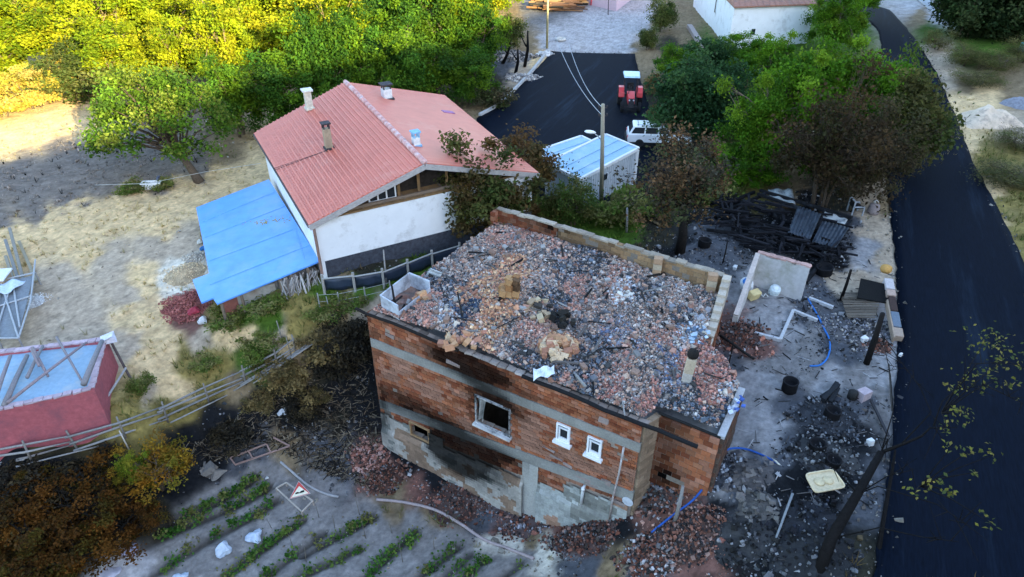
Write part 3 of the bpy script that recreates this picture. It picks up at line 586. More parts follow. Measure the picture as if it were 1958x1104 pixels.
litter(75, BP, mound, (.3, 1.3), (.03, .08), [(.015,.015,.016), (.03,.027,.025), (.10,.09,.085), (.2,.19,.18)], 'charred_laths', 'charred laths and thin bent strips lying in the roof rubble')
litter(70, BP, mound, (.14, .30), (.08, .2), [(.28,.27,.26), (.2,.13,.10), (.12,.12,.13), (.33,.22,.17)], 'slab_pieces', 'flat broken slabs and tiles lying in the roof rubble')
# ------------------------------------------------------------------ red roofed house
ZE, ZR = 1.37, 3.2
E1 = at(485,255,ZE); E2 = at(590,430,ZE); F1 = at(850,182,ZE); F2 = at(1030,330,ZE); R1 = at(660,157,ZR); R2 = at(812,312,ZR)
rh = thing('red_roof_house', (E1+E2+F1+F2)/4*[1,1,0]+[0,0,-2.6], 'white walled house under a wide red sheet metal gable roof', 'house')
ln = lambda a, b, t: a+(b-a)*t
def slab_of(quad, th, m, name, parent, c=(.5,.5,.5)):
    mb = MB(); mb.prism(quad, (0, 0, -th), c); return build(mb, name, m, parent)
RED = mat('red_roof_sheet', (.56,.175,.125), rough=.5, var=.08, scale=1.2, bump=.04, c2=(.58,.23,.17), c2s=.5, c2t=.6)
def ribroof(a1, a2, b2, b1, name, n, rib=.035, w=.05, tiles=0):
    mb = MB(); nrm = np.cross(a2-a1, b1-a1); nrm /= np.linalg.norm(nrm); nrm = nrm*(1 if nrm[2] > 0 else -1)
    mb.prism([a1, a2, b2, b1], -nrm*.08)
    for i in range(n+1):
        p = ln(a1, a2, i/n); q = ln(b1, b2, i/n); mb.beam(p+nrm*rib*.4, q+nrm*rib*.4, w, rib, up=nrm)
    for j in range(1, tiles):
        t = j/tiles; mb.beam(ln(a1, b1, t)+nrm*.01, ln(a2, b2, t)+nrm*.01, .075, .07, up=nrm)
    return build(mb, name, RED, rh)
roofL = ribroof(E1, E2, R2, R1, 'roof', 40, rib=.004, w=.02, tiles=24)
roofR = ribroof(R1, R2, F2, F1, 'roof', 40, rib=.008, w=.02)
mb = MB()
for i in range(24):
    a = ln(R1, R2, i/24); b = ln(R1, R2, (i+1)/24); mb.tube([a+[0, 0, .02], b+[0, 0, .035]], [.12, .14], 8)
build(mb, 'ridge_cap', mat('pale_ridge', (.56,.31,.29), var=.15, c2=(.62,.5,.5)), rh, True)
WW = mat('white_render', (.72,.74,.76), var=.05, scale=1.5, bump=.1, c2=(.50,.50,.50), c2s=.9, c2t=.60)
mb = MB()   # fascia
nd = (E2-E1)/np.linalg.norm(E2-E1)
for a, b in ((E2, R2), (R2, F2)): mb.beam(a+nd*.03-[0, 0, .16], b+nd*.03-[0, 0, .16], .05, .24)
build(mb, 'fascia', mat('grey_fascia', (.36,.34,.33), streak=(1, 1, 3)), rh)
mb = MB()
for a, b in ((E1, E2),): mb.beam(a-[0, 0, .1], b-[0, 0, .1], .1, .1)
build(mb, 'gutter', mat('dark_gutter', (.10,.085,.08)), rh)
iw = lambda p, k: p
wd_ = (F2-E2)/np.linalg.norm(F2-E2)
e1 = E1-nd*-.4+wd_*.3; e2 = E2-nd*.12+wd_*.22; f1 = F1+nd*.4-wd_*.3; f2 = F2-nd*.12-wd_*.3
def wallq(a, b, z0, z1, th, m, name, parent, n=None):
    d = b-a; nn = np.array([-d[1], d[0], 0]); nn /= np.linalg.norm(nn); mb = MB()
    p = [np.array([a[0], a[1], z0]), np.array([b[0], b[1], z0]), np.array([b[0], b[1], z0])+nn*th, np.array([a[0], a[1], z0])+nn*th]
    mb.hexa(p+[k+[0, 0, z1-z0] for k in p]); return build(mb, name, m, parent)
wallq(e2, e1, -3, ZE-.1, -.2, WW, 'wall', rh); wallq(e2, f2, -.62, ZE-.02, .2, WW, 'wall', rh); wallq(f2, f1, -3, ZE-.1, .2, WW, 'wall', rh); wallq(e1+wd_*.01, f1, -3, ZE-.05, -.2, WW, 'wall', rh)
wallq(e2+nd*-.02, f2, -3.2, -.62, .2, mat('dark_base', (.05,.055,.07), var=.4), 'base_wall', rh)
mb = MB(); mb.prism([e1, R1-nd*-.4-[0,0,.2], f1], -nd*-.12); build(mb, 'gable', WW, rh)
gb = -nd*.95  # recessed front gable
TB = mat('weathered_board', (.20,.15,.11), c2=(.14,.11,.09), streak=(1, 1, 4), var=.35); OR = mat('ochre_board', (.24,.145,.07), c2=(.13,.09,.05), var=.3)
a, b, c = e2+gb, f2+gb, R2+gb-[0, 0, .25]
mb = MB(); mb.prism([a-[0, 0, .05], b-[0, 0, .05], c], gb*.15); build(mb, 'gable', mat('shaded_gable', (.035,.03,.028), var=.4), rh)  # near black colour stands in for the shade under the deep eave
mb = MB(); mb.prism([e2, f2, f2+gb, e2+gb], (0, 0, .06)); build(mb, 'gable_ledge', OR, rh)
for k in (.38, .47, .60, .74):
    p = ln(e2, f2, k)-nd*.5; tp = (ZE+(ZR-ZE)*(k/.49 if k < .49 else (1-k)/.51))-.22; mb = MB(); mb.beam(p+[0, 0, .05], [p[0], p[1], max(tp, ZE+.3)], .12, .12); build(mb, 'gable_post', OR, rh)
mb = MB()
for i in range(9):
    k = .12+i*.09; p = ln(e2, f2, k); mb.beam(p+[0, 0, .1]-nd*.1, p+[0, 0, .1]+gb, .05, .08)
mb.beam(ln(e2, f2, .05)+[0, 0, .15]-nd*.2, ln(e2, f2, .97)+[0, 0, .15]-nd*.2, .1, .12); build(mb, 'loft_joists', TB, rh)
# gable window: white frame with three panes
pw = [ln(e2, f2, k)-nd*.35 for k in (.245, .36)]; zb = ZE+.12
mb = MB(); A_, B_ = pw
for t0, t1, z0, z1, z2, z3 in ((0, 1, .0, .07, 0, .07),): mb.beam(A_+[0, 0, .15], B_+[0, 0, .15], .07, .07)
topz = lambda k: .22+.55*k
for k in (0, .33, .66, 1): p = ln(A_, B_, k); mb.beam(p+[0, 0, .15], p+[0, 0, .15+topz(k)], .06, .06)
mb.beam(A_+[0, 0, .15+topz(0)], B_+[0, 0, .15+topz(1)], .06, .06); wf = build(mb, 'gable_window', WH, rh)
mb = MB(); mb.prism([A_+[0, 0, .15], B_+[0, 0, .15], B_+[0, 0, .15+topz(1)], A_+[0, 0, .15+topz(0)]], -nd*.015); build(mb, 'pane', GL, wf)
mb = MB(); p = e2-nd*-.1-wd_*.03; mb.beam([p[0], p[1], -1.2], [p[0], p[1], ZE-.15], .1, .1); build(mb, 'corner_trim', mat('brown_trim', (.24,.15,.12)), rh)
def roofpt(px, py):  # point on the roof planes under a pixel
    best = None
    for (a, b, c) in ((E1, E2, R2), (R1, R2, F2)):
        n = np.cross(b-a, c-a); d = ray(px, py); t = ((a-[0, 0, CH])@n)/(d@n); q = np.array([0, 0, CH])+d*t
        if best is None or q[2] < best[2]: best = q
    return best
def chimney(px, py, h, w, cm_, capm, label, cap='slab'):
    p = roofpt(px, py); R = rotz(math.atan2(nd[1], nd[0])); mb = MB(); mb.box(p+[0, 0, h/2-.2], (w, w, h+.4), R, (.5,.5,.5)); c = build(mb, 'chimney', cm_, rh, bevel=.015); c['label'] = label
    mb = MB()
    if cap == 'slab': mb.box(p+[0, 0, h+.06], (w*1.55, w*1.55, .09), R)
    elif cap == 'open':
        for sx in (-1, 1):
            for sy in (-1, 1): mb.box(p+rotz(math.atan2(nd[1], nd[0]))@np.array([sx*w*.38, sy*w*.38, 0])+[0, 0, h+.11], (.07, .07, .24), R)
        mb.box(p+[0, 0, h+.26], (w*1.3, w*1.3, .07), R)
    build(mb, 'cap', capm, c); 
    mb = MB(); mb.box(p+[0, 0, .0], (w*1.35, w*1.35, .1), R); build(mb, 'flashing', capm if cap == 'open' else cm_, c)
ST = mat('sooty_cap', (.05,.045,.05), var=.4)
chimney(592, 207, .95, .36, mat('cream_plaster', (.52,.50,.42)), mat('pale_cap', (.62,.64,.6)), 'plastered chimney with white slab at the back edge')
chimney(629, 283, 1.0, .34, mat('brown_chimney', (.33,.27,.19), c2=(.2,.16,.12)), ST, 'brown sooty chimney in the middle of the left slope', 'open')
chimney(740, 188, .55, .5, mat('white_chimney', (.62,.64,.64)), ST, 'low white chimney near the rear ridge', 'open')
chimney(796, 278, .4, .32, mat('white_chimney', (.62,.64,.64)), mat('blue_cap', (.22,.42,.62)), 'short white chimney with blue cap near the front ridge', 'open')
mb = MB(); p = roofpt(857, 217); q = ln(R1, F1, .5)-R1; s = (F1-R1)/np.linalg.norm(F1-R1); mb.box(p+[0, 0, .06], (.75, .42, .1), np.stack([s, nd, np.cross(s, nd)], 1)); build(mb, 'roof_hatch', mat('purple_hatch', (.33,.16,.30)), rh, bevel=.02)
mb = MB(); p = roofpt(627, 288); 
for k in (-1, 1): mb.tube([p+[0, 0, .02], roofpt(524, 326)+nd*k*.1+[0, 0, .05]], .012, 5)
build(mb, 'stay_wire', ST, rh)
# ------------------------------------------------------------------ blue lean-to
bz = lambda px, py: (at(px, py, -.62) if False else None)
Lh = at(514, 343, -.62); Lf = at(612, 499, -.62)
nx_ = (Lf-Lh)/np.linalg.norm(Lf-Lh); ox = np.array([nx_[1], -nx_[0], 0.]); ox = ox*(1 if ox[0] < 0 else -1)
def bpt(px, py):  # on a plane sloping down away from the wall
    d = ray(px, py); n = np.cross(nx_, ox+np.array([0, 0, -.16])); t = ((Lh-[0, 0, CH])@n)/(d@n); return np.array([0, 0, CH])+d*t
ls = thing('lean_to_shed', bpt(480, 470)*[1, 1, 0]+[0, 0, -2.8], 'low shed under one big bright blue sheet roof beside the white house', 'shed')
BL = mat('blue_sheet', (.095,.30,.74), rough=.42, var=.13, scale=1.4, bump=.12, c2=(.15,.33,.64), c2s=.8, c2t=.53)
pp = [bpt(*k) for k in [(375,397),(514,343),(612,499),(415,581),(407,570),(385,579),(368,535),(400,523)]]
mb = MB(); mb.prism(pp, (0, 0, -.07)); bro = build(mb, 'roof', BL, ls)
mb = MB()
for a, b in (((392,455),(545,395)), ((400,500),(560,440)), ((388,425),(525,368)), ((402,545),(590,470)), ((565,440),(582,495))): 
    P = [bpt(*a)+(bpt(*b)-bpt(*a))*k/8+np.array([0, 0, .008+random.uniform(0, .012)]) for k in range(9)]; mb.tube(P, .011, 5)
build(mb, 'sheet_seams', mat('blue_seam', (.15,.38,.76), rough=.5), ls)
mb = MB(); c = bpt(540, 417)
for i in range(60): mb.box(c+np.array([random.gauss(-.6, .7), random.gauss(-.15, .18), 0])*1+[0, 0, .0], (.05, .04, .02), rotz(random.random()*3), (.42,.34,.06))
V_ = mb.v
for k in range(len(V_)):   # drop the leaves onto the roof plane
    m0 = V_[k].mean(0); n = np.cross(nx_, ox+np.array([0, 0, -.16])); zz = Lh[2]-((m0[:2]-Lh[:2])@n[:2])/n[2]; V_[k][:, 2] += zz+.012-m0[2]
build(mb, 'fallen_leaves', VC, ls)
a = bpt(418, 580)+ox*-.1; b = bpt(605, 501); GS = mat('grey_blockwork', (.34,.33,.30), c2=(.24,.19,.15), var=.25)
w1 = ln(a, b, .16)-[0, 0, .1]; w2 = ln(a, b, .55)-[0, 0, .1]; w3 = ln(a, b, .6)-[0, 0, .1]
back = -nx_*.35
def lowwall(p, q, m, name, zt): 
    mb = MB(); P = [p+back, q+back, q+back*1.7, p+back*1.7]; P = [np.array([k[0], k[1], -3.2]) for k in P]; T = [P[0]+[0, 0, zt+3.2], P[1]+[0, 0, zt+3.2], P[2]+[0, 0, zt+3.2], P[3]+[0, 0, zt+3.2]]; mb.hexa(P+T); return build(mb, name, m, ls)
lowwall(w1, w2, GS, 'wall', min(w1[2], w2[2])-.02); lowwall(a, w1, mat('red_blockwork', (.26,.10,.08), c2=(.12,.06,.05)), 'wall', a[2]-.12)
lowwall(w2, b, mat('plank_infill', (.13,.12,.12), c2=(.3,.28,.26), streak=(6, 6, 1), c2s=3), 'wall', w2[2]-.04)
wallq(bpt(380, 400)-ox*.3, bpt(403, 520)-ox*.3, -3.2, bpt(380, 400)[2]-.12, .15, GS, 'wall', ls)
for k in (0, .2, .6, .72, .9):
    p = ln(a, b, k)-[0, 0, .08]; mb = MB(); mb.beam([p[0], p[1], g1(p[0], p[1])-.1], p, .1, .1); build(mb, 'post', TB, ls)
mb = MB()
for i in range(46):
    k = random.uniform(.56, .95); p = ln(a, b, k)-back*random.uniform(.3, 1.2); g = g1(p[0], p[1]); mb.tube([p*[1, 1, 0]+[random.uniform(-.4, .4), 0, g], p*[1, 1, 0]+[random.uniform(-.2, .2), .3, min(g+random.uniform(.5, 1.3), a[2]+.3)]], random.uniform(.015, .04), 5, pick([(.30,.28,.27), (.18,.15,.13), (.4,.38,.36)], 1)[0])
tag(build(mb, 'stacked_poles', VC), 'grey sticks and poles leaning against the front of the blue roofed shed', 'firewood')
# ------------------------------------------------------------------ pink shed with logs on its roof
PKM = mat('pink_wall', (.38,.105,.12), c2=(.26,.09,.11), c2s=1.1, var=.2, bump=.3)
zt = -1.75; k1 = at(180,745,zt); k2 = at(205,648,zt); k4 = at(0,786,zt); k3 = at(0,672,zt); k4 = k1+(k4-k1)*1.5; k3 = k2+(k3-k2)*1.5
ps = thing('pink_shed', (k1+k2+k3+k4)/4*[1,1,0]+[0,0,-3.8], 'low pink walled shed with pale blue tarpaulin roof and poles lying on it', 'shed')
mb = MB()
for a, b in ((k4, k1), (k1, k2), (k2, k3), (k3, k4)):
    d = b-a; n = np.array([-d[1], d[0], 0])/np.linalg.norm(d); P = [a, b, b+n*.22-d/np.linalg.norm(d)*.22, a+n*.22+d/np.linalg.norm(d)*.22]; P = [np.array([q[0], q[1], -4.6]) for q in P]; mb.hexa(P+[q+[0, 0, 4.6+zt] for q in P])
build(mb, 'wall', PKM, ps)
cen = (k1+k2+k3+k4)/4; mb = MB(); S = [cen+(k-cen)*.965 for k in (k4, k1, k2, k3)]
mb.grid(lambda u, v: (S[0]*(1-u)+S[1]*u)*(1-v)+(S[3]*(1-u)+S[2]*u)*v+np.array([0, 0, -.12+.1*float(fbm(np.array([u*9]), np.array([v*5]), 3)[0])]), 50, 24)
build(mb, 'roof', mat('pale_blue_tarp', (.25,.38,.50), rough=.55, c2=(.36,.42,.46), c2s=.9, var=.12, bump=.3), ps, True)
mb = MB()
for a, b in ((k4, k1), (k1, k2), (k2, k3)):
    n = int(np.linalg.norm(b-a)/.3)
    for i in range(n): p = ln(a, b, (i+.5)/n); p = p+(cen-p)/np.linalg.norm(cen-p)*.1; mb.box(p+[0, 0, .04], (.28, .22, .07), rotz(math.atan2(*(b-a)[[1, 0]])), sh((.46,.36,.40), .8, 1.1), jit=.02)
build(mb, 'coping', VC, ps)
LG = [((3,885),(52,680),.1),((18,760),(45,690),.06),((62,665),(92,720),.06),((52,722),(82,662),.07),((108,645),(160,735),.05),((15,770),(165,655),.06),((160,735),(195,652),.11),((-10,765),(20,680),.08),((75,700),(60,670),.05)]
LGL = ['thick grey log near the left end of the tarpaulin roof','short thin log beside the thick left log','dark pole slanting right in the middle of the tarpaulin roof','dark pole slanting left, crossing another in the middle of the roof','long thin dark pole slanting down right across the tarpaulin','longest pole, running diagonally over the whole tarpaulin','thick log along the right wall of the pink shed','grey log at the left frame edge of the tarpaulin roof','short dark stick by the back edge of the tarpaulin']
for i, (a, b, r) in enumerate(LG):
    if i == 0: a = (8, 775)
    p = at(a[0], a[1], zt+.0+r+.04*i); q = at(b[0], b[1], zt+.0+r+.04*i); mb = MB(); mb.tube([p, ln(p, q, .5)+[0, 0, .02], q], [r, r*.9, r*.75], 8, (.22+.02*(i % 3),.21,.22)); tag(build(mb, 'log', VCR, None, True), LGL[i], 'log', 'logs on the pink shed roof')
mb = MB(); q = at(206, 648, zt+.15); mb.box(q, (.5, .35, .25), rotz(.5), (.6,.6,.68), jit=.08); tag(build(mb, 'rag_bundle', VC), 'pale bundle lying on the rear right corner of the pink shed', 'bundle')
mb = MB(); mb.tube([at(205,640,zt+.1), G(245,718)+[0,0,.3], G(250,725)], .05, 6, (.1,.08,.08)); tag(build(mb, 'leaning_pole', VC), 'dark pole leaning against the right end wall of the pink shed', 'pole')
mb = MB(); mb.tube([G(196,812)+[0,0,.6], G(248,722)+[0,0,.5]], .045, 6, (.34,.33,.33)); tag(build(mb, 'leaning_pole', VC), 'pale grey pole slanting past the front right corner of the pink shed', 'pole')
# ------------------------------------------------------------------ container huts
def container(name, A, B, C, z0, z1, label):
    """A,B back long edge, C front right corner at roof height"""
    t = thing(name, ((A+C)/2)*[1,1,0]+[0,0,z0], label, 'hut'); D = A+(C-B); g = 'white site huts on the asphalt'; t['group'] = g
    mb = MB(); P = [A, D, C, B]; cc_ = (A+B+C+D)/4; Q = [cc_+(p-cc_)*.97 for p in P]; Q = [np.array([p[0], p[1], z0+.1]) for p in Q]; mb.hexa(Q+[p+[0, 0, z1-z0-.15] for p in Q])
    for a, b in ((D, C), (C, B)):
        L = np.linalg.norm(b-a); n = int(L/.22)
        for i in range(1, n): p = cc_+(ln(a, b, i/n)-cc_)*.972; mb.box((p[0], p[1], (z0+z1)/2), (.07, .05, z1-z0-.45), rotz(math.atan2(*(b-a)[[1, 0]])))
    build(mb, 'wall', mat('white_panel', (.44,.49,.54), var=.1, c2=(.36,.40,.44)), t)
    mb = MB()
    for p in P: q = cc_+(p-cc_)*.985; mb.beam([q[0], q[1], z0], [q[0], q[1], z1], .16, .16)
    for a, b in zip(P, P[1:]+P[:1]): mb.beam([*a[:2], z1-.02], [*b[:2], z1-.02], .16, .2); mb.beam([*a[:2], z0+.1], [*b[:2], z0+.1], .14, .18)
    build(mb, 'frame', mat('pale_frame', (.66,.68,.70), var=.1), t, bevel=.015)
    mb = MB(); Q = [cc_+(p-cc_)*.95 for p in P]; mb.prism([np.array([p[0], p[1], z1-.02]) for p in Q], (0, 0, .05))
    for k in (.33, .66):
        a, b = ln(Q[0], Q[1], k), ln(Q[3], Q[2], k); mb.beam([*a[:2], z1+.05], [*b[:2], z1+.05], .5, .05)
    build(mb, 'roof', mat('pale_blue_roof', (.24,.40,.55), rough=.5, var=.1, c2=(.32,.46,.58), c2s=.8), t)
    p = ln(D, C, .42); mb = MB(); mb.box((p[0], p[1], z0+1.75), (.42, .08, .32), rotz(math.atan2(*(C-D)[[1, 0]]))); w = build(mb, 'window', GL, t)
    for k, dx in (('frame', .26),): 
        mb = MB(); R = rotz(math.atan2(*(C-D)[[1, 0]])); 
        for sx in (-.24, .24): mb.box(p*[1,1,0]+R@np.array([sx, 0, 0])+[0, 0, z0+1.75], (.06, .1, .4), R)
        build(mb, 'frame', WH, w)
    return t
container('container_hut', at(1045,312,-.55), at(1158,258,-.55), at(1221,284,-.55), -3, -.55, 'pale blue roofed site hut with a small dark window, in front of the other')
container('container_hut', at(1032,303,-.75)+[-.3,0.9,0], at(1116,268,-.75)+[-.1,.6,0], at(1150,280,-.75), -3, -.75, 'second site hut, mostly hidden behind the pale blue roofed one')
# ------------------------------------------------------------------ pole with lamp, wires
def pole(px, py, tx, ty, z, r, m, label, name='utility_pole'):
    b = G(px, py); tp = at(tx, ty, z); t = thing(name, b, label, 'pole'); mb = MB(); mb.tube([b-[0, 0, .2], ln(b, tp, .5), tp], [r, r*.85, r*.7], 10); build(mb, 'shaft', m, t, True); return t, b, tp
PW = mat('pole_wood', (.30,.27,.21), streak=(8, 8, .6), var=.3)
_b = G(1150, 392); _zt = 4.15
t, b, tp = pole(1150, 392, 1153, 200, 3.95, .13, PW, 'tall wooden utility pole with a white lamp arm beside the site huts')
mb = MB(); q = ln(b, tp, .66); lampc = q+np.array([-.55, -.05, .55]); mb.tube([q, q+[-.25, 0, .3], lampc], .03, 6); arm = build(mb, 'lamp_arm', mat('galvanised', (.5,.52,.54), metal=.4, rough=.5), t, True)
mb = MB(); mb.lathe(lampc+[-.12, 0, 0], [(.02, -.3), (.12, -.18), (.15, 0), (.12, .2), (.03, .3)], 12, R=np.array([[0,0,-1],[0,1,0],[.6,0,.1]])@np.eye(3)); build(mb, 'lamp_head', WH, arm, True)
for k in (.97, .9):
    p = ln(b, tp, k); mb = MB(); mb.beam(p+[-.22, 0, 0], p+[.22, 0, 0], .05, .05); mb.lathe(p+[-.2, 0, .02], [(.03, 0), (.05, .05), (.03, .12)], 8); mb.lathe(p+[.2, 0, .02], [(.03, 0), (.05, .05), (.03, .12)], 8); build(mb, 'insulator_bracket', ST, t)
mb = MB()
for k, s, e in ((.9, (1085, 108), 3.2), (.97, (1103, 112), 3.2)):
    p = ln(b, tp, k); d = at(1062, 70, 3.6) if k < .95 else at(1088, 85, 3.6); L = [ln(p, d, i/14)-[0, 0, 1.1*(i/14)*(1-i/14)*2] for i in range(15)]; mb.tube(L, .016, 5, (.35,.38,.42))
    f = ln(p, d, 4.); 
tag(build(mb, 'overhead_wire', mat('wire_grey', (.35,.38,.42))), 'two thin wires running from the utility pole over the asphalt', 'wire')
pole(1046, 92, 1048, -40, 3.9, .12, mat('yellow_pole', (.5,.42,.22)), 'pale yellow wooden pole at the corner of the asphalt near the woodpile')
pole(1163, 30, 1164, -30, .2, .05, ST, 'thin dark post in front of the pink house', 'thin_post')
# ------------------------------------------------------------------ tractor
def local(t, R, fn): pass
def vehicle(name, loc, yaw, label, cat):
    t = thing(name, loc, label, cat); t.rotation_euler = (0, 0, yaw); t['_o'] = [0., 0., 0.]; return t
def vp(mb, name, m, t, smooth=False, bevel=0): 
    V = np.concatenate(mb.v); me_parent = {'_o': [0, 0, 0]}
    o = raw_obj(name, V, mb.f, mb.c, m, smooth, None, (0, 0, 0)); o.parent = t
    o['_o'] = [0., 0., 0.]
    if bevel: b = o.modifiers.new('bevel', 'BEVEL'); b.width = bevel; b.segments = 2; b.limit_method = 'ANGLE'
    return o
RX = np.array([[0,0,1],[0,1,0],[-1,0,0]])  # lathe axis along x
TY = mat('tyre_rubber', (.02,.02,.022), var=.3); RD = mat('red_paint', (.62,.045,.05), rough=.35, var=.06, bump=.02)
def wheel(t, x, y, r, w, rimm, lug=0, kind='wheel'):
    mb = MB(); mb.lathe((x, y, r), [(r*.55, -w/2), (r*.93, -w/2), (r, -w*.32), (r, w*.32), (r*.93, w/2), (r*.55, w/2)], 20, R=RX)
    if lug:
        for i in range(lug):
            a = 2*math.pi*i/lug
            for s in (-1, 1): mb.box((x+s*w*.22, y+math.cos(a+s*.1)*r, r+math.sin(a+s*.1)*r), (w*.45, .09, .05), np.array(Matrix.Rotation(a, 3, 'X'))@np.array(Matrix.Rotation(math.pi/2, 3, 'X')))
    o = vp(mb, 'wheel', TY, t); mb = MB(); mb.lathe((x, y, r), [(r*.1, -w*.42), (r*.56, -w*.40), (r*.56, w*.40), (r*.1, w*.42)], 16, R=RX); c = vp(mb, 'rim', rimm, o); mb = MB(); mb.lathe((x, y, r), [(r*.02, -w*.5), (r*.16, -w*.48), (r*.16, w*.48), (r*.02, w*.5)], 10, R=RX); vp(mb, 'hub', rimm, o); return o
tp_ = G(1203, 205); tr = vehicle('tractor', tp_+[0,0,.07], math.pi-.10, 'red tractor with a pale blue sun canopy on the asphalt square', 'tractor')
# local: +y forward
mb = MB(); P = [(-.32,.35,.75),(.32,.35,.75),(.27,1.75,.72),(-.27,1.75,.72),(-.30,.35,1.35),(.30,.35,1.35),(.22,1.7,1.2),(-.22,1.7,1.2)]; mb.hexa(P); vp(mb, 'hood', RD, tr, bevel=.05)
mb = MB(); mb.box((0, 1.76, .95), (.44, .05, .42)); gr_ = vp(mb, 'grille', ST, tr, bevel=.01)
for s in (-1, 1):
    mb = MB(); mb.lathe((s*.16, 1.80, 1.05), [(.01, -.02), (.06, -.02), (.06, .02), (.01, .02)], 10, R=np.array([[1,0,0],[0,0,1],[0,-1,0]])); vp(mb, 'headlight', WH, tr)
mb = MB(); mb.box((0, .7, .6), (.4, 2.1, .35)); mb.box((0, -.35, .75), (.55, .9, .5)); mb.beam((-.75, 1.35, .38), (.75, 1.35, .38), .12, .12); mb.beam((-.8, -.5, .75), (.8, -.5, .75), .2, .2); vp(mb, 'chassis', ST, tr)
for s in (-1, 1):
    wheel(tr, s*.78, -.5, .72, .38, mat('orange_rim', (.6,.2,.08)), 16); wheel(tr, s*.66, 1.35, .38, .22, mat('orange_rim', (.6,.2,.08)), 12)
    mb = MB(); prof = [(-1.15, .85), (-.95, 1.25), (-.6, 1.42), (-.15, 1.40), (.2, 1.1), (.28, .8)]
    for (y0, z0), (y1, z1) in zip(prof[:-1], prof[1:]): mb.hexa([(s*.52-.01, y0, z0), (s*.93, y0, z0), (s*.93, y1, z1), (s*.52-.01, y1, z1), (s*.52-.01, y0, z0+.05), (s*.93, y0, z0+.05), (s*.93, y1, z1+.05), (s*.52-.01, y1, z1+.05)])
    mb.hexa([(s*.48, -1.1, .8), (s*.53, -1.1, .8), (s*.53, .25, .8), (s*.48, .25, .8), (s*.48, -.95, 1.3), (s*.53, -.95, 1.3), (s*.53, .1, 1.3), (s*.48, .1, 1.3)]); vp(mb, 'fender', RD, tr)
mb = MB(); mb.box((0, -.55, 1.12), (.5, .5, .12)); mb.box((0, -.82, 1.4), (.5, .1, .5)); vp(mb, 'seat', mat('black_seat', (.02,.02,.02)), tr, bevel=.03)
mb = MB(); mb.tube([(0, .35, 1.25), (0, -.0, 1.6)], .025, 6); mb.tube([(.2*math.cos(a), .05*math.sin(a)*1.-.02+.1*math.sin(a), 1.6+.15*math.sin(a)) for a in np.linspace(0, 6.28, 17)], .018, 6); vp(mb, 'steering_wheel', ST, tr)
mb = MB()
for sx in (-1, 1):
    for y in (-.9, .2): mb.tube([(sx*.5, y, 1.2), (sx*.52, y*.9, 2.35)], .03, 6)
cf = vp(mb, 'canopy_frame', ST, tr)
mb = MB(); mb.hexa([(-.68, -1.15, 2.36), (.68, -1.15, 2.36), (.62, .45, 2.36), (-.62, .45, 2.36), (-.6, -1.05, 2.48), (.6, -1.05, 2.48), (.55, .35, 2.48), (-.55, .35, 2.48)]); vp(mb, 'canopy', mat('canopy_blue', (.42,.58,.72), rough=.4), tr, bevel=.03)
mb = MB(); mb.tube([(.2, .9, 1.25), (.2, .9, 1.95)], .03, 8); vp(mb, 'exhaust', ST, tr)
# ------------------------------------------------------------------ white estate car
cp = G(1258, 277); ca_ = vehicle('estate_car', cp+[0, -.0, .07], -math.pi/2-.10, 'white estate car with a roof rack parked behind the site hut', 'car')
WP = mat('white_paint', (.74,.76,.78), rough=.3, var=.04, bump=.02)
side = [(-2.15,.35),(-2.2,.62),(-2.12,.92),(1.05,.92),(2.0,.82),(2.15,.6),(2.12,.35)]
def extr(mb, prof, w0, w1=None, inset=None):
    n = len(prof); L = [(-w0, y, z) for y, z in prof]; Rr = [(w0, y, z) for y, z in prof]
    mb.add(L+Rr, [tuple(range(n)), tuple(range(2*n-1, n-1, -1))]+[(i, n+i, n+(i+1)%n, (i+1)%n) for i in range(n)])
mb = MB(); extr(mb, side, .82); body = vp(mb, 'body', WP, ca_, bevel=.05)
mb = MB(); mb.hexa([(-.78,-2.1,.9),(.78,-2.1,.9),(.78,.95,.9),(-.78,.95,.9),(-.62,-1.8,1.42),(.62,-1.8,1.42),(.62,.25,1.42),(-.62,.25,1.42)]); cab = vp(mb, 'cabin', WP, ca_, bevel=.05)
def sidewin(s, y0, y1, y2, y3):
    mb = MB(); x = lambda z: s*(.78-.16*(z-.9)/.52+.006)
    mb.hexa([(x(.97)-s*.02, y0, .97), (x(.97), y0, .97), (x(.97), y1, .97), (x(.97)-s*.02, y1, .97), (x(1.34)-s*.02, y3, 1.34), (x(1.34), y3, 1.34), (x(1.34), y2, 1.34), (x(1.34)-s*.02, y2, 1.34)]); vp(mb, 'side_window', GL, ca_)
for s in (-1, 1): sidewin(s, -1.95, -1.1, -1.05, -1.72); sidewin(s, -1.0, -.2, -.2, -.97); sidewin(s, -.1, .78, .25, -.12)
mb = MB(); mb.hexa([(-.68,.88,.97),(.68,.88,.97),(.68,.91,.98),(-.68,.91,.98),(-.56,.34,1.36),(.56,.34,1.36),(.56,.37,1.37),(-.56,.37,1.37)]); vp(mb, 'windscreen', GL, ca_)
mb = MB(); mb.hexa([(-.66,-2.08,.97),(.66,-2.08,.97),(.66,-2.05,.97),(-.66,-2.05,.97),(-.54,-1.86,1.34),(.54,-1.86,1.34),(.54,-1.83,1.34),(-.54,-1.83,1.34)]); vp(mb, 'rear_window', GL, ca_)
mb = MB()
for s in (-1, 1): mb.tube([(s*.55, -1.6, 1.5), (s*.55, .1, 1.5)], .015, 6)
for y in (-1.5, -1.1, -.7, -.3, .05): mb.tube([(-.55, y, 1.5), (.55, y, 1.5)], .013, 6); mb.tube([(-.55, y, 1.4), (-.55, y, 1.5)], .012, 5); mb.tube([(.55, y, 1.4), (.55, y, 1.5)], .012, 5)
vp(mb, 'roof_rack', ST, ca_)
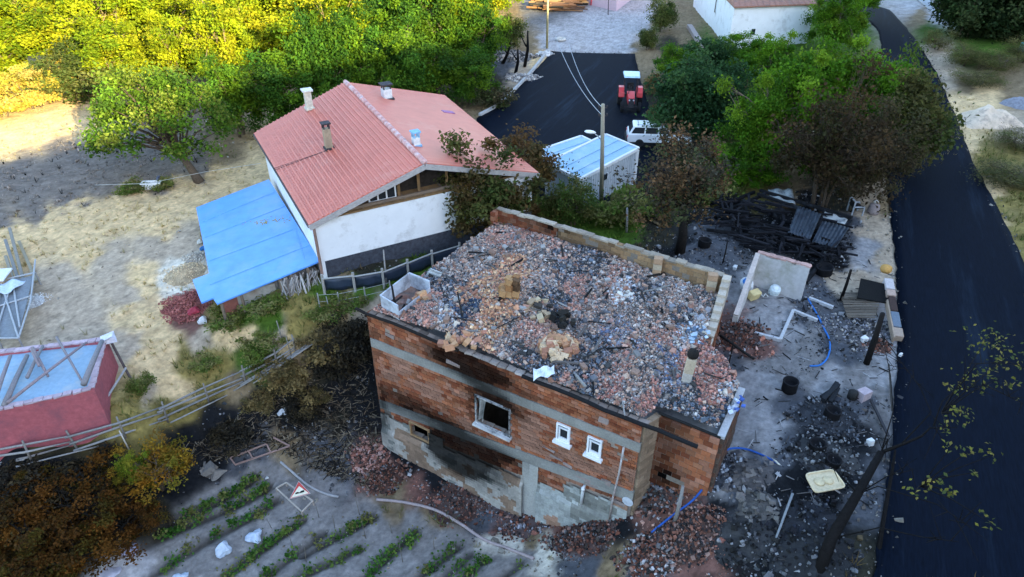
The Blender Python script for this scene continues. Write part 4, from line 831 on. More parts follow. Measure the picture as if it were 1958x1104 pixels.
for s in (-1, 1):
    for y in (-1.35, 1.3): wheel(ca_, s*.74, y, .3, .18, mat('grey_rim', (.5,.5,.52)))
    mb = MB(); mb.lathe((s*.6, 2.14, .68), [(.01, -.02), (.1, -.02), (.1, .03), (.01, .03)], 12, R=np.array([[1,0,0],[0,0,1],[0,-1,0]])); vp(mb, 'headlight', GL, ca_)
    mb = MB(); mb.box((s*.7, -2.18, .7), (.16, .05, .22)); vp(mb, 'tail_light', RD, ca_)
mb = MB(); mb.box((0, 2.2, .45), (1.6, .1, .12)); mb.box((0, -2.25, .45), (1.6, .1, .12)); vp(mb, 'bumper', mat('black_plastic', (.03,.03,.03)), ca_, bevel=.02)
mb = MB(); mb.box((-.86, .62, 1.0), (.12, .06, .1)); mb.box((.86, .62, 1.0), (.12, .06, .1)); vp(mb, 'wing_mirror', ST, ca_, bevel=.01)
# ------------------------------------------------------------------ far buildings
def simple_house(name, poly, z0, z1, m, label, roofm, over=.3, rise=.8, wins=()):
    t = thing(name, np.mean(poly, 0)*[1, 1, 0]+[0, 0, z0], label, 'house'); mb = MB(); mb.prism([np.array([p[0], p[1], z0-1]) for p in poly], (0, 0, z1-z0+1)); build(mb, 'wall', m, t)
    c = np.mean(poly, 0); P = [np.array([*(c+(p-c)*(1+over/np.linalg.norm(p-c)))[:2], z1]) for p in poly]; a = (P[0]+P[3])/2*.75+c*[1,1,0]*.25; b = (P[1]+P[2])/2*.75+c*[1,1,0]*.25; a[2] = b[2] = z1+rise
    mb = MB(); mb.add(P+[a, b]+[p-[0, 0, .12] for p in P], [(0, 1, 5, 4), (1, 2, 5), (2, 3, 4, 5), (3, 0, 4), (9, 8, 7, 6)[::1], (0, 6, 7, 1), (1, 7, 8, 2), (2, 8, 9, 3), (3, 9, 6, 0)]); 
    for q0, q1, w0, w1 in ((P[0], P[1], a, b), (P[1], P[2], b, b), (P[2], P[3], b, a), (P[3], P[0], a, a)):
        for i in range(14): mb.beam(ln(q0, q1, i/14)+[0, 0, .02], ln(w0, w1, i/14)+[0, 0, .02], .05, .03)
    build(mb, 'roof', roofm, t)
    for a_, b_, k, z, w, h in wins:
        p = ln(poly[a_], poly[b_], k); d = poly[b_]-poly[a_]; R = rotz(math.atan2(d[1], d[0])); mb = MB(); mb.box((p[0], p[1], z), (w, .1, h), R); f = build(mb, 'window', GL, t)
        mb = MB()
        for sx in (-1, 1): mb.box(p*[1,1,0]+R@np.array([sx*(w/2+.03), 0, 0])+[0, 0, z], (.06, .14, h+.1), R)
        build(mb, 'frame', WW, f)
    return t
zz = 2.3; W0 = at(1405, 12, zz); W1 = at(1560, 6, zz); W3 = at(1335, -60, zz); W2 = W1+(W3-W0)
whh = simple_house('white_house', [W0, W1, W2, W3], -1.6, zz, WW, 'white house with a brown tiled hip roof at the top of the photo', mat('brown_tiles', (.30,.15,.11), c2=(.2,.13,.11), c2s=2), rise=1.6, wins=[(3, 0, .62, .9, .55, 1.5), (0, 1, .28, 0., .4, .5), (3, 0, .15, -.1, .4, .5)])
mb = MB(); a = at(1318,50,-1.4); b = at(1345,92,-1.6); mb.beam(a, b, .5, .35, (.36,.30,.28)); tag(build(mb, 'retaining_kerb', VCR), 'low pinkish kerb wall at the foot of the white house', 'kerb')
pz = 1.2; q0 = at(1190, 24-42, -2.4+2.4); 
P0 = G(1178, 22); Pl = G(1122, 8); Pr = G(1212, -4); d1 = Pl-P0; d2 = Pr-P0; d1[2] = d2[2] = 0
poly = [P0+d1*2.2, P0, P0+d2*2.5, P0+d1*2.2+d2*2.5]
ph_ = simple_house('pink_house', poly, -2.7, .9, mat('pale_pink_wall', (.66,.46,.50), var=.08), 'pale pink house with a red door frame at the top edge', mat('brown_tiles', (.30,.15,.11)), wins=())
p = ln(poly[0], poly[1], .55); d = poly[1]-poly[0]; R = rotz(math.atan2(d[1], d[0])); mb = MB()
for sx in (-.75, .75): mb.box(p*[1,1,0]+R@np.array([sx, 0, 0])+[0, 0, -1.5], (.14, .16, 2.2), R)
mb.box((p[0], p[1], -.4), (1.64, .16, .14), R); build(mb, 'door_frame', RD, ph_); mb = MB(); mb.box((p[0], p[1], -1.5), (1.36, .1, 2.1), R); build(mb, 'door', mat('pinkish_door', (.5,.3,.33)), ph_)
# woodpile by the pink house
mb = MB()
for i in range(150):
    q = G(random.uniform(1030, 1112), random.uniform(-6, 24)); a = random.uniform(-.5, .5); L = random.uniform(.8, 1.8); h = random.uniform(.08, .8); mb.tube([q+[-L*math.cos(a), -L*math.sin(a)*.6, h], q+[L*math.cos(a), L*math.sin(a)*.6, h+random.uniform(-.1, .1)]], random.uniform(.06, .15), 6, pick([(.25,.13,.06), (.15,.08,.05), (.32,.2,.1), (.04,.035,.03)], 1)[0])
tag(build(mb, 'woodpile', VCR), 'heap of brown logs beside the pale pink house', 'woodpile')
# kerb along the asphalt square
mb = MB(); K = [(920,223),(945,210),(975,186),(1000,160),(1020,138),(1042,110),(1055,98)]; KP = [G(*k)+[-.1, 0, .1] for k in K]
for a, b in zip(KP[:-1], KP[1:]): mb.beam(a, b, .22, .3, (.42,.42,.42))
tag(build(mb, 'kerb', VCR), kind='structure')
# ------------------------------------------------------------------ vegetation
LEAF = vcmat('foliage', rough=.6, var=.1, scale=3, bump=0, trans=.35); BARK = vcmat('bark', rough=.9, var=.4, scale=10, bump=.5)
def leafquads(P, size, cols, nrm=None, elong=1.5):
    n = len(P); q = RNG.normal(size=(n, 3)); q[:, 2] = np.abs(q[:, 2])+.35
    q /= np.linalg.norm(q, axis=1, keepdims=True); r = RNG.normal(size=(n, 3)); u = np.cross(q, r); u /= np.linalg.norm(u, axis=1, keepdims=True); v = np.cross(q, u)
    s = size[:, None]; u = u*s*elong*.5; v = v*s*.5; bend = q*s*.18
    V = np.stack([P-u, P-v*.9+bend, P+u, P+v*.9+bend], 1).reshape(-1, 3)
    return V, np.arange(4*n).reshape(-1, 4), cols
def crown_pts(n, rx, ry, rz, cz, ncl, rnd, hollow=.45, cs=(.12, .26)):
    """leaf clusters scattered through an uneven crown"""
    c = rnd.normal(size=(ncl, 3)); c /= np.linalg.norm(c, axis=1, keepdims=True); rad = hollow+(1-hollow)*rnd.random(ncl)**.6
    ph = np.arctan2(c[:, 1], c[:, 0]); lump = (1+.22*np.sin(ph*3+rnd.uniform(0, 6))+.16*np.sin(ph*5+rnd.uniform(0, 6)))*rnd.uniform(.8, 1.22, ncl)
    c = c*rad[:, None]*lump[:, None]; c[:, 2] = np.where(c[:, 2] < 0, c[:, 2]*.75, c[:, 2])
    k = rnd.integers(0, ncl, n); cs = rnd.uniform(*cs, ncl)[k][:, None]
    p = c[k]+rnd.normal(size=(n, 3))*cs*np.array([1, 1, .75]); p = p*np.array([rx, ry, rz]); p[:, 2] += cz
    return p, k, c*np.array([rx, ry, rz])+[0, 0, cz]
def tree_mesh(seed, H, R, n, ls, pal, trunk=.16, bark=(.13,.10,.075), ncl=60, low=.25, squash=1., palw=None, limbs=26, hollow=.45, stems=1, cs=(.12, .26)):
    rnd = np.random.default_rng(seed); rz = H*(1-low)/2; cz = H*low+rz; pts, k, cen = crown_pts(n, R, R*squash, rz, cz, ncl, rnd, hollow, cs)
    pts[:, 2] = np.maximum(pts[:, 2], .08); pal = np.array(pal); w = None if palw is None else np.array(palw)/sum(palw)
    cc = pal[rnd.choice(len(pal), ncl, p=w)]*rnd.uniform(.6, 1.4, (ncl, 1)); col = cc[k]*rnd.uniform(.75, 1.25, (n, 1)); mixp = pal[rnd.choice(len(pal), n, p=w)]; col = col*.7+mixp*.3
    leaf = leafquads(pts, rnd.uniform(.6, 1.35, n)*ls, col)
    mb = MB(); st = random.getstate(); random.seed(seed)
    for s in range(stems):
        a0 = 6.28*s/stems; off = np.array([math.cos(a0), math.sin(a0), 0])*(0 if stems == 1 else R*.12)
        top = off*2.5+np.array([random.uniform(-.12, .12)*R, random.uniform(-.12, .12)*R, H*.72]); mid = ln(off, top, .5)+[random.uniform(-.08, .08)*R, random.uniform(-.08, .08)*R, 0]
        tr_ = trunk/(stems**.5); mb.tube([off-[0, 0, .15], off*1.2+[0, 0, H*.12], mid, top], [tr_*1.25, tr_, tr_*.7, tr_*.25], 8, bark)
        for i in range(limbs//stems):
            e = cen[random.randrange(ncl)]; f = random.uniform(.25, .95); s0 = ln(off, mid, f*2) if f < .5 else ln(mid, top, (f-.5)*2); m_ = ln(s0, e, .5)+[0, 0, random.uniform(-.05, .12)*H*.3]
            mb.tube([s0, m_, e], [tr_*.42*(1.1-f*.6), tr_*.25, tr_*.06], 5, bark)
            for q_ in range(2):
                e2_ = e+np.array([random.uniform(-1, 1), random.uniform(-1, 1), random.uniform(-.4, 1)])*R*.25; mb.tube([m_, ln(m_, e2_, .6)+[0, 0, .05], e2_], [tr_*.16, tr_*.1, tr_*.03], 4, bark, cap=False)
    random.setstate(st)
    return leaf, mb
PROTO = {}
def tree(kind, name, px, py, H, R, label, cat='tree', group=None, seed=0, yaw=None, squash=1., base=None, **kw):
    """built in local space; a repeat of the same kind shares the meshes"""
    b = base if base is not None else G(px, py)
    t = thing(name, b, label, cat, group); t['_o'] = [0., 0., 0.]
    if kind in KINDS:
        K = dict(KINDS[kind]); K.update(kw); nv = K.pop('nvar', 3); var = seed % nv; key = (kind, var, tuple(sorted(kw)))
        if key not in PROTO:
            H0, R0 = K.pop('H'), K.pop('R'); leaf, mb = tree_mesh(hash_(kind)+var*17, H0, R0, **K)
            c = raw_obj('crown', leaf[0], leaf[1], leaf[2], LEAF, False, None, (0, 0, 0)); tk = raw_obj('trunk', np.concatenate(mb.v), mb.f, mb.c, BARK, True, None, (0, 0, 0)); PROTO[key] = (c, tk, H0, R0); new = True
        else:
            c0, tk0, H0, R0 = PROTO[key]; c = c0.copy(); COL.objects.link(c); tk = tk0.copy(); COL.objects.link(tk)
        _, _, H0, R0 = PROTO[key]
        c.parent = t; tk.parent = t; c.location = tk.location = (0, 0, 0)
        t.scale = (R/R0, R*squash/R0, H/H0); t.rotation_euler = (0, 0, random.uniform(0, 6.28) if yaw is None else yaw)
    return t
def hash_(s): return sum(ord(ch)*(i+3) for i, ch in enumerate(s))
YL = [(.25,.30,.010), (.18,.25,.010), (.31,.33,.012), (.10,.17,.010), (.36,.33,.015)]; DG = [(.035,.10,.012), (.055,.14,.015), (.025,.07,.012), (.075,.16,.015)]
LG_ = [(.055,.14,.008), (.09,.20,.010), (.035,.10,.008), (.14,.23,.015)]; BRN = [(.12,.065,.022), (.09,.05,.02), (.16,.085,.028), (.06,.045,.02), (.07,.07,.02)]; OL = [(.10,.12,.03), (.07,.10,.02), (.14,.14,.04), (.05,.08,.02)]
KINDS = dict(
  lit=dict(H=8, R=3.0, n=15000, ls=.19, pal=YL, ncl=70, low=.08, nvar=5, stems=2, limbs=40, cs=(.07,.17), hollow=.3, bark=(.25,.18,.11)),  # the low sun's yellow is put into these leaf colours
  green=dict(H=6.5, R=2.7, n=14000, ls=.17, pal=DG+[(.09,.17,.01),(.11,.19,.01)], ncl=75, low=.05, nvar=5, stems=2, cs=(.07,.18), hollow=.3),
  bright=dict(H=6.5, R=3.2, n=20000, ls=.15, pal=LG_, ncl=80, low=.08, nvar=3, cs=(.06,.15), hollow=.3, limbs=50),
  darkbush=dict(H=5, R=2.8, n=10000, ls=.20, pal=[(.025,.065,.022),(.035,.085,.03),(.02,.05,.02),(.05,.10,.03)], ncl=80, low=.0, nvar=2, stems=3),
  olive=dict(H=5, R=2.4, n=6500, ls=.2, pal=OL, ncl=60, low=.05, nvar=3, stems=2),
  scorched=dict(H=6, R=2.8, n=5200, ls=.13, pal=[(.045,.028,.014),(.028,.02,.012),(.06,.036,.016),(.035,.036,.012)], ncl=80, low=.03, nvar=2, bark=(.075,.055,.04), stems=5, limbs=120, cs=(.08,.2), hollow=.25),
  brown=dict(H=5, R=2.4, n=8000, ls=.15, pal=BRN+[(.13,.08,.025)], ncl=70, low=.05, nvar=2, bark=(.06,.045,.03), stems=3, limbs=70, cs=(.08,.18), hollow=.2),
  brownnear=dict(H=2.4, R=1.8, n=10000, ls=.085, pal=[(.13,.05,.010),(.09,.038,.009),(.19,.075,.012),(.05,.03,.01),(.07,.055,.01)], ncl=80, low=.0, nvar=2, bark=(.02,.017,.014), stems=5, limbs=70, cs=(.06,.15), hollow=.3),
  yellownear=dict(H=2, R=1.5, n=6000, ls=.085, cs=(.07,.16), hollow=.3, pal=[(.34,.20,.02),(.27,.16,.02),(.18,.17,.02),(.38,.17,.02),(.2,.1,.02)], ncl=60, low=.0, nvar=1, stems=3),
  goldbush=dict(H=3, R=3.1, n=14000, ls=.16, pal=[(.5,.36,.07),(.42,.30,.06),(.36,.33,.04),(.55,.42,.12)], ncl=60, low=.0, nvar=2, stems=4, limbs=20, cs=(.06,.16), hollow=.3),
  shrub=dict(H=1.0, R=1.0, n=1800, ls=.11, pal=[(.11,.16,.03),(.17,.19,.045),(.08,.13,.02),(.24,.21,.08)], ncl=40, low=.0, nvar=3, stems=3, limbs=12, trunk=.05),
  dryshrub=dict(H=1.2, R=.9, n=2200, ls=.10, pal=[(.24,.17,.07),(.17,.12,.05),(.12,.10,.04),(.3,.22,.09)], ncl=40, low=.0, nvar=3, stems=3, limbs=30, trunk=.05),
  burntshrub=dict(H=1.5, R=1.0, n=2600, ls=.10, pal=[(.03,.026,.02),(.05,.04,.025),(.08,.06,.03),(.02,.02,.018)], ncl=40, low=.0, nvar=2, stems=4, limbs=40, trunk=.05, bark=(.03,.025,.02)),
)
FR = 'trees of the wood behind the red roofed house'
ORD = ['leftmost','second from the left','third from the left','fourth from the left','fifth from the left','sixth from the left','seventh from the left','eighth from the left','ninth from the left','tenth from the left']
rows = [
 ('front row', [(455,262,'green',5.8,2.5),(540,243,'green',6.2,2.6),(622,225,'green',6.6,2.7),(700,222,'green',6.3,2.8),(775,212,'green',6.0,2.8),(850,205,'green',6.1,2.7),(905,196,'green',4.6,2.0)]),
 ('second row', [(150,195,'olive',3.6,2.5),(245,185,'lit',6,3),(345,178,'lit',7,3.2),(455,172,'lit',7.2,3.4),(560,165,'lit',7,3.4),(660,158,'lit',7.2,3.4),(760,150,'green',7.6,3.3),(845,150,'green',7.6,3.2),(915,150,'green',6.4,2.5)]),
 ('third row', [(30,165,'lit',7,3.8),(130,150,'lit',7.5,3.8),(240,140,'lit',8,4),(350,130,'lit',8,4),(465,125,'lit',8.2,4),(570,120,'lit',8.2,4),(675,112,'lit',8.2,4),(780,110,'lit',8.4,4),(880,100,'lit',7,3.4)]),
 ('fourth row', [(-20,90,'lit',8,4.5),(100,85,'lit',8,4.5),(230,78,'lit',8.5,4.5),(360,74,'lit',8.5,4.5),(490,70,'lit',8.5,4.5),(620,64,'lit',9,4.5),(740,60,'lit',9,4.5),(850,55,'lit',8.5,4.2),(935,62,'lit',7,3)]),
 ('rearmost row', [(40,30,'lit',9,5),(190,26,'lit',9,5),(340,22,'lit',9,5),(500,20,'lit',9,5),(660,14,'lit',9,5),(810,12,'lit',9,5),(925,18,'lit',8,4)])]
kd = dict(lit='tree coloured sunlit yellow green', green='dark green leafy tree', olive='low olive green tree')
sdd = 0
for rn, L in rows:
    for i, (x, y, k, H, R) in enumerate(L):
        sdd += 1; hv = random.uniform(.78, 1.2); tree(k, 'leafy_tree', x+random.uniform(-22, 22), y+random.uniform(-9, 9), H*hv, R*random.uniform(.75, .98), f'{kd[k]} in the {rn} of the wood, {ORD[i]}', group=FR, seed=sdd*7+i)
tree('lit', 'leafy_tree', 722, 62, 8, 2.6, 'orange brown tree among yellow ones behind the low white chimney', seed=2, pal=[(.32,.17,.03),(.26,.12,.03),(.36,.24,.04)])
tree('goldbush', 'dry_bush', 70, 205, 3.0, 3.0, 'pale golden sunlit bush at the left edge of the dry field', 'bush', seed=1)
tree('goldbush', 'dry_bush', 10, 222, 1.6, 2.2, 'yellow dry bush cut off by the left frame edge', 'bush', seed=0)
# the leaning tree with a visible trunk on the left
def leaning_tree():
    b = G(382, 347); t = thing('leaning_tree', b, 'tree with a bare leaning trunk and drooping green crown on the dry field', 'tree'); mb = MB()
    k1_ = b+[-.5, .1, 1.1]; k2_ = b+[-1.2, .3, 2.2]; mb.tube([b-[0, 0, .2], b+[-.18, 0, .4], k1_, k2_, b+[-2.4, .6, 4.0]], [.34, .26, .21, .17, .08], 10, (.10,.075,.055))
    pal = np.array([(.06,.13,.012),(.09,.17,.015),(.13,.20,.02),(.045,.09,.012),(.16,.20,.03)]); P = []; C = []
    for i in range(125):
        u = RNG.random(); a = RNG.uniform(0, 6.28); r = math.sqrt(u)*3.7; c = b+np.array([-2.2+r*math.cos(a)*1.12, 1.2+r*math.sin(a)*.85, 2.55+4.0*math.sqrt(max(0, 1-(r/4.0)**2))*RNG.uniform(.3, 1)])
        if r > 2.5: c[2] -= RNG.uniform(.2, 1.3)
        m = 100; P.append(c+RNG.normal(size=(m, 3))*[.34, .34, .26]); cc = pal[RNG.integers(5)]*RNG.uniform(.7, 1.3); C.append(cc[None]*RNG.uniform(.6, 1.4, (m, 1)))
        if i % 3 == 0: s0 = ln(k1_, k2_, RNG.random()*1.4); mb.tube([s0, ln(s0, c, .5)+[0, 0, .3], c], [.08, .05, .015], 5, (.08,.06,.045))
    P = np.concatenate(P); V, F, C = leafquads(P, RNG.uniform(.09, .20, len(P)), np.concatenate(C)); raw_obj('crown', V, F, C, LEAF, parent=t); build(mb, 'trunk', BARK, t, True)
leaning_tree()
# right hand side
tree('bright', 'green_tree', 1445, 335, 6.0, 2.3, 'bright green tree standing left of the scorched tree', seed=0)
tree('bright', 'green_tree', 1525, 300, 6.8, 2.8, 'tall bright green tree right behind the scorched tree', seed=1)
tree('bright', 'green_tree', 1618, 300, 6.2, 2.4, 'bright green tree reaching to the road behind the scorched tree', seed=2)
tree('bright', 'green_tree', 1475, 215, 5.0, 2.0, 'bright green tree in front of the white house corner', seed=2)
tree('bright', 'green_tree', 1590, 100, 5.5, 2.5, 'bright green tree right of the white house at the top edge', seed=0)
tree('bright', 'green_tree', 1640, 40, 4.8, 2.1, 'green tree at the top edge where the road disappears', seed=1)
tree('scorched', 'scorched_tree', 1562, 402, 6.8, 2.8, 'large dark brown scorched tree behind the charred timber', seed=0, n=8500)
tree('scorched', 'scorched_tree', 1650, 372, 4.8, 2.1, 'smaller brown scorched tree at the right side of the large scorched one', seed=1, n=9000, pal=[(.075,.055,.03),(.06,.06,.025),(.09,.07,.03)])
tree('olive', 'olive_tree', 1705, 322, 4.8, 2.1, 'brownish olive tree overhanging the edge of the road', seed=1, n=9000, pal=[(.07,.09,.02),(.10,.09,.03),(.05,.07,.018),(.12,.11,.03)])
tree('olive', 'olive_tree', 1688, 262, 5.0, 1.8, 'olive green tree beside the road behind the overhanging one', seed=2, n=8000, pal=[(.09,.15,.02),(.12,.15,.03),(.07,.11,.018)])
tree('darkbush', 'dark_bush', 1312, 262, 4.6, 2.6, 'big dark green bush beside the tractor', 'bush', seed=0)
tree('darkbush', 'dark_bush', 1375, 258, 4.2, 2.2, 'dark green bush between the big bush by the tractor and the bright trees', 'bush', seed=1)
tree('bright', 'green_bush', 1285, 165, 3.4, 1.8, 'light green bush above the big dark bush', 'bush', seed=1)
tree('bright', 'green_tree', 1425, 170, 4.0, 2.0, 'bright green low tree directly below the small window of the white house', seed=2)
tree('bright', 'green_bush', 1375, 130, 2.6, 1.6, 'bright green bush touching the near corner of the white house', 'bush', seed=0)
tree('darkbush', 'dark_bush', 1345, 160, 3.2, 1.9, 'dark green bush below the corner of the white house', 'bush', seed=0)
tree('bright', 'green_bush', 1420, 352, 2.3, 2.0, 'green bush between the burnt little tree and the scorched tree', 'bush', seed=0)
tree('olive', 'dry_bush', 1262, 62, 3.0, 1.3, 'olive brown bush beside the pale dirt road', 'bush', seed=0)
tree('olive', 'dry_bush', 1238, 96, 2.0, .9, 'narrow dry bush at the right end of the pale dirt road', 'bush', seed=1)
tree('dryshrub', 'dry_bush', 1248, 180, 1.5, .7, 'pale dry bush on the bank beside the tractor', 'bush', seed=0)
tree('dryshrub', 'dry_bush', 1262, 235, 1.4, .8, 'grey dry bush on the bank between tractor and estate car', 'bush', seed=1)
tree('olive', 'dry_bush', 975, 95, 3.2, 1.2, 'olive bush by the yellow wooden pole', 'bush', seed=1)
tree('dryshrub', 'dry_bush', 945, 205, 1.6, 1.4, 'dark dry bush at the kerb of the asphalt square', 'bush', seed=2, pal=[(.06,.06,.03),(.1,.08,.04),(.05,.07,.02)])
DT = [(1840,70,6,3,'leftmost'),(1890,60,6,3,'second from the left'),(1945,75,5.5,3,'third from the left'),(1990,60,6,3.4,'rightmost'),(1900,20,6.5,3.4,'farthest back'),(1960,10,7,3.4,'at the very corner')]
for i, (x, y, H, R, w) in enumerate(DT): tree('darkbush', 'dark_tree', x, y, H, R, f'dark green tree beyond the road at the top right, {w}', group='dark trees at the top right', seed=i, n=10000, pal=[(.02,.04,.014),(.03,.055,.016),(.045,.06,.02)])
for i, (x, y, H, R, w) in enumerate([(1790,95,1.5,1.3,'olive shrub on the verge below the grey channel'),(1840,125,1.5,1.6,'olive shrub below the wooden ladder'),(1900,135,1.4,1.7,'olive shrub above the sand heap'),(1950,120,1.8,1.5,'olive shrub at the right frame edge'),(1870,162,.9,1.8,'brownish shrub just above the sand heap'),(1935,345,.8,1.9,'olive shrub on the verge below the sand heap'),(1950,285,1.0,1.5,'green shrub at the right frame edge beside the sand heap')]):
    tree('olive', 'verge_shrub', x, y, H, R, w, 'shrub', seed=i, n=6000, ls=.11, pal=[(.13,.12,.035),(.17,.15,.05),(.08,.10,.025),(.10,.08,.03)])
# around the houses
tree('brown', 'withered_tree', 930, 455, 4.9, 2.4, 'withered brown and green tree between the white wall and the burnt house', seed=0, n=15000, pal=[(.09,.06,.025),(.07,.05,.02),(.055,.085,.02),(.08,.09,.025),(.12,.075,.025)])
tree('brown', 'withered_tree', 990, 405, 4.1, 2.1, 'withered brown tree right of the red roof gable', seed=1, n=11000)
tree('brown', 'withered_tree', 872, 446, 4.1, 1.9, 'withered green and brown tree overlapping the white wall, left of the bigger ones', seed=1, n=13000, pal=[(.09,.065,.025),(.06,.075,.02),(.07,.05,.018),(.08,.08,.025),(.11,.07,.025)])
tree('olive', 'withered_tree', 1095, 432, 2.4, 1.1, 'half green small tree in front of the utility pole', seed=0, n=5500, pal=[(.07,.12,.02),(.12,.10,.03),(.05,.09,.02),(.13,.14,.04)])
tree('olive', 'withered_tree', 850, 450, 2.6, 1.0, 'green leafed sapling hanging over the white wall', seed=1, n=5000, pal=[(.055,.11,.025),(.08,.14,.03),(.04,.08,.02)])
for i, (x, y, H, R, w) in enumerate([(1195,425,1.7,1.3,'green shrub behind the rear parapet, nearest the burnt little tree'),(1150,424,1.0,1.1,'green shrub behind the rear parapet below the site hut'),(1245,410,1.4,1.2,'pale green shrub left of the burnt little tree'),(1040,415,1.0,1.0,'green shrub behind the left part of the rear parapet'),(1345,385,1.3,1.3,'green shrub right of the burnt little tree')]):
    tree('shrub', 'green_shrub', x, y, H, R, w, 'shrub', seed=i)
def burnt_tree():
    b = G(1300, 482); t = thing('burnt_tree', b, 'little burnt tree with black trunk and curled brown leaves right of the site hut', 'tree'); mb = MB(); bk = (.018,.016,.015)
    tp1 = at(1305, 395, .9); mb.tube([b-[0, 0, .2], ln(b, tp1, .4)+[.1, 0, 0], tp1], [.27, .22, .18], 9, bk); E_ = []
    for px, py, z in ((1250,330,3.2),(1270,290,3.6),(1300,255,4.2),(1330,270,4),(1365,300,3.4),(1345,350,2.6),(1240,370,2.2),(1285,340,3.4),(1320,320,3.6),(1380,330,2.8),(1265,400,1.6)):
        e = at(px, py, z); m_ = ln(tp1, e, .5)+[0, 0, .3]; mb.tube([tp1-[0, 0, .2], m_, e], [.10, .06, .02], 6, bk); E_.append(e); E_.append(m_)
    mb.tube([ln(b, tp1, .55), ln(b, tp1, .75)+[.5, 0, .1], ln(b, tp1, .85)+[.9, .1, .15]], [.14, .12, .1], 7, bk)
    P = []; C = []; pal = np.array([(.11,.065,.03),(.075,.05,.03),(.05,.045,.03),(.14,.08,.04),(.06,.07,.03)])
    for e in E_:
        for j in range(5): c = e+RNG.normal(size=3)*[.55, .5, .45]; m = 52; P.append(c+RNG.normal(size=(m, 3))*.24); C.append(pal[RNG.integers(5)][None]*RNG.uniform(.5, 1.5, (m, 1))); mb.tube([e, c], [.02, .008], 4, bk, cap=False)
    P = np.concatenate(P); V, F, C = leafquads(P, RNG.uniform(.07, .16, len(P)), np.concatenate(C)); raw_obj('crown', V, F, C, LEAF, parent=t); build(mb, 'trunk', BARK, t, True)
burnt_tree()
for i, (x, y, H, R, w) in enumerate([(50,1010,1.9,1.6,'big rust brown bush at the left frame edge'),(165,1000,2.2,1.6,'tallest rust brown bush in the lower left corner'),(130,1090,1.9,1.7,'rust brown bush in the lower left corner, nearest the camera'),(245,1030,1.5,1.1,'rust brown bush next to the yellow leaved bush'),(0,1110,1.9,1.5,'rust brown bush cut off by the bottom left corner')]):
    tree('brownnear', 'rust_brown_bush', x, y, H, R, w, 'bush', seed=i)
tree('yellownear', 'yellow_bush', 312, 925, 1.75, 1.35, 'yellow and orange leaved bush below the rail fence', 'bush', seed=0)
tree('yellownear', 'yellow_bush', 262, 912, 1.2, .6, 'yellow green sprouting bush beside the white stake', 'bush', seed=0, pal=[(.2,.26,.02),(.14,.2,.02),(.3,.26,.03)])
for i, (x, y, H, R, w) in enumerate([(694,690,2.0,.95,'black burnt shrub against the left corner of the burnt house'),(655,660,1.2,.9,'burnt shrub at the upper end of the rail fence'),(640,720,1.4,.9,'black burnt shrub left of the burnt house'),(590,800,1.0,.7,'burnt stalk shrub beside the white bag'),(450,840,.8,.9,'burnt shrub on the black slope below the rail fence'),(150,925,.9,1.0,'black burnt shrub behind the tallest brown bush'),(30,935,.9,1.0,'black burnt shrub at the left frame edge')]):
    tree('burntshrub', 'burnt_shrub', x, y, H, R, w, 'shrub', seed=i)
for i, (x, y, H, R, w) in enumerate([(560,745,1.0,.75,'dry yellow brown shrub between rail fence and burnt house'),(600,775,.9,.6,'dry brown shrub left of the burnt house, near the bag'),(500,780,.8,.6,'pale dry shrub above the white bag'),(620,690,1.2,.9,'dry shrub by the upper end of the rail fence'),(530,720,.9,.7,'small dry shrub directly at the rail fence')]):
    tree('dryshrub', 'dry_shrub', x, y, H, R, w, 'shrub', seed=i)
for i, (x, y, H, R, w) in enumerate([(490,685,.7,.7,'bright green shrub above the rail fence'),(520,660,.5,.6,'green shrub at the bend of the footpath'),(440,612,.6,.9,'green shrub in front of the grey shed wall'),(510,598,.6,.8,'light green shrub by the stacked poles'),(620,605,.4,.7,'small green shrub in the strip before the black fence'),(655,585,.5,.8,'green shrub near the black fence posts'),(255,368,.6,.8,'green shrub by the white thing under the leaning tree'),(310,360,.5,.7,'green shrub right of the white thing under the leaning tree'),(270,745,.45,.5,'green shrub at the corner of the pink shed'),(780,565,.5,.6,'green shrub above the grey metal box'),(395,700,.4,.6,'small green shrub on the dry grass')]):
    tree('shrub', 'green_shrub', x, y, H, R, w, 'shrub', seed=i)
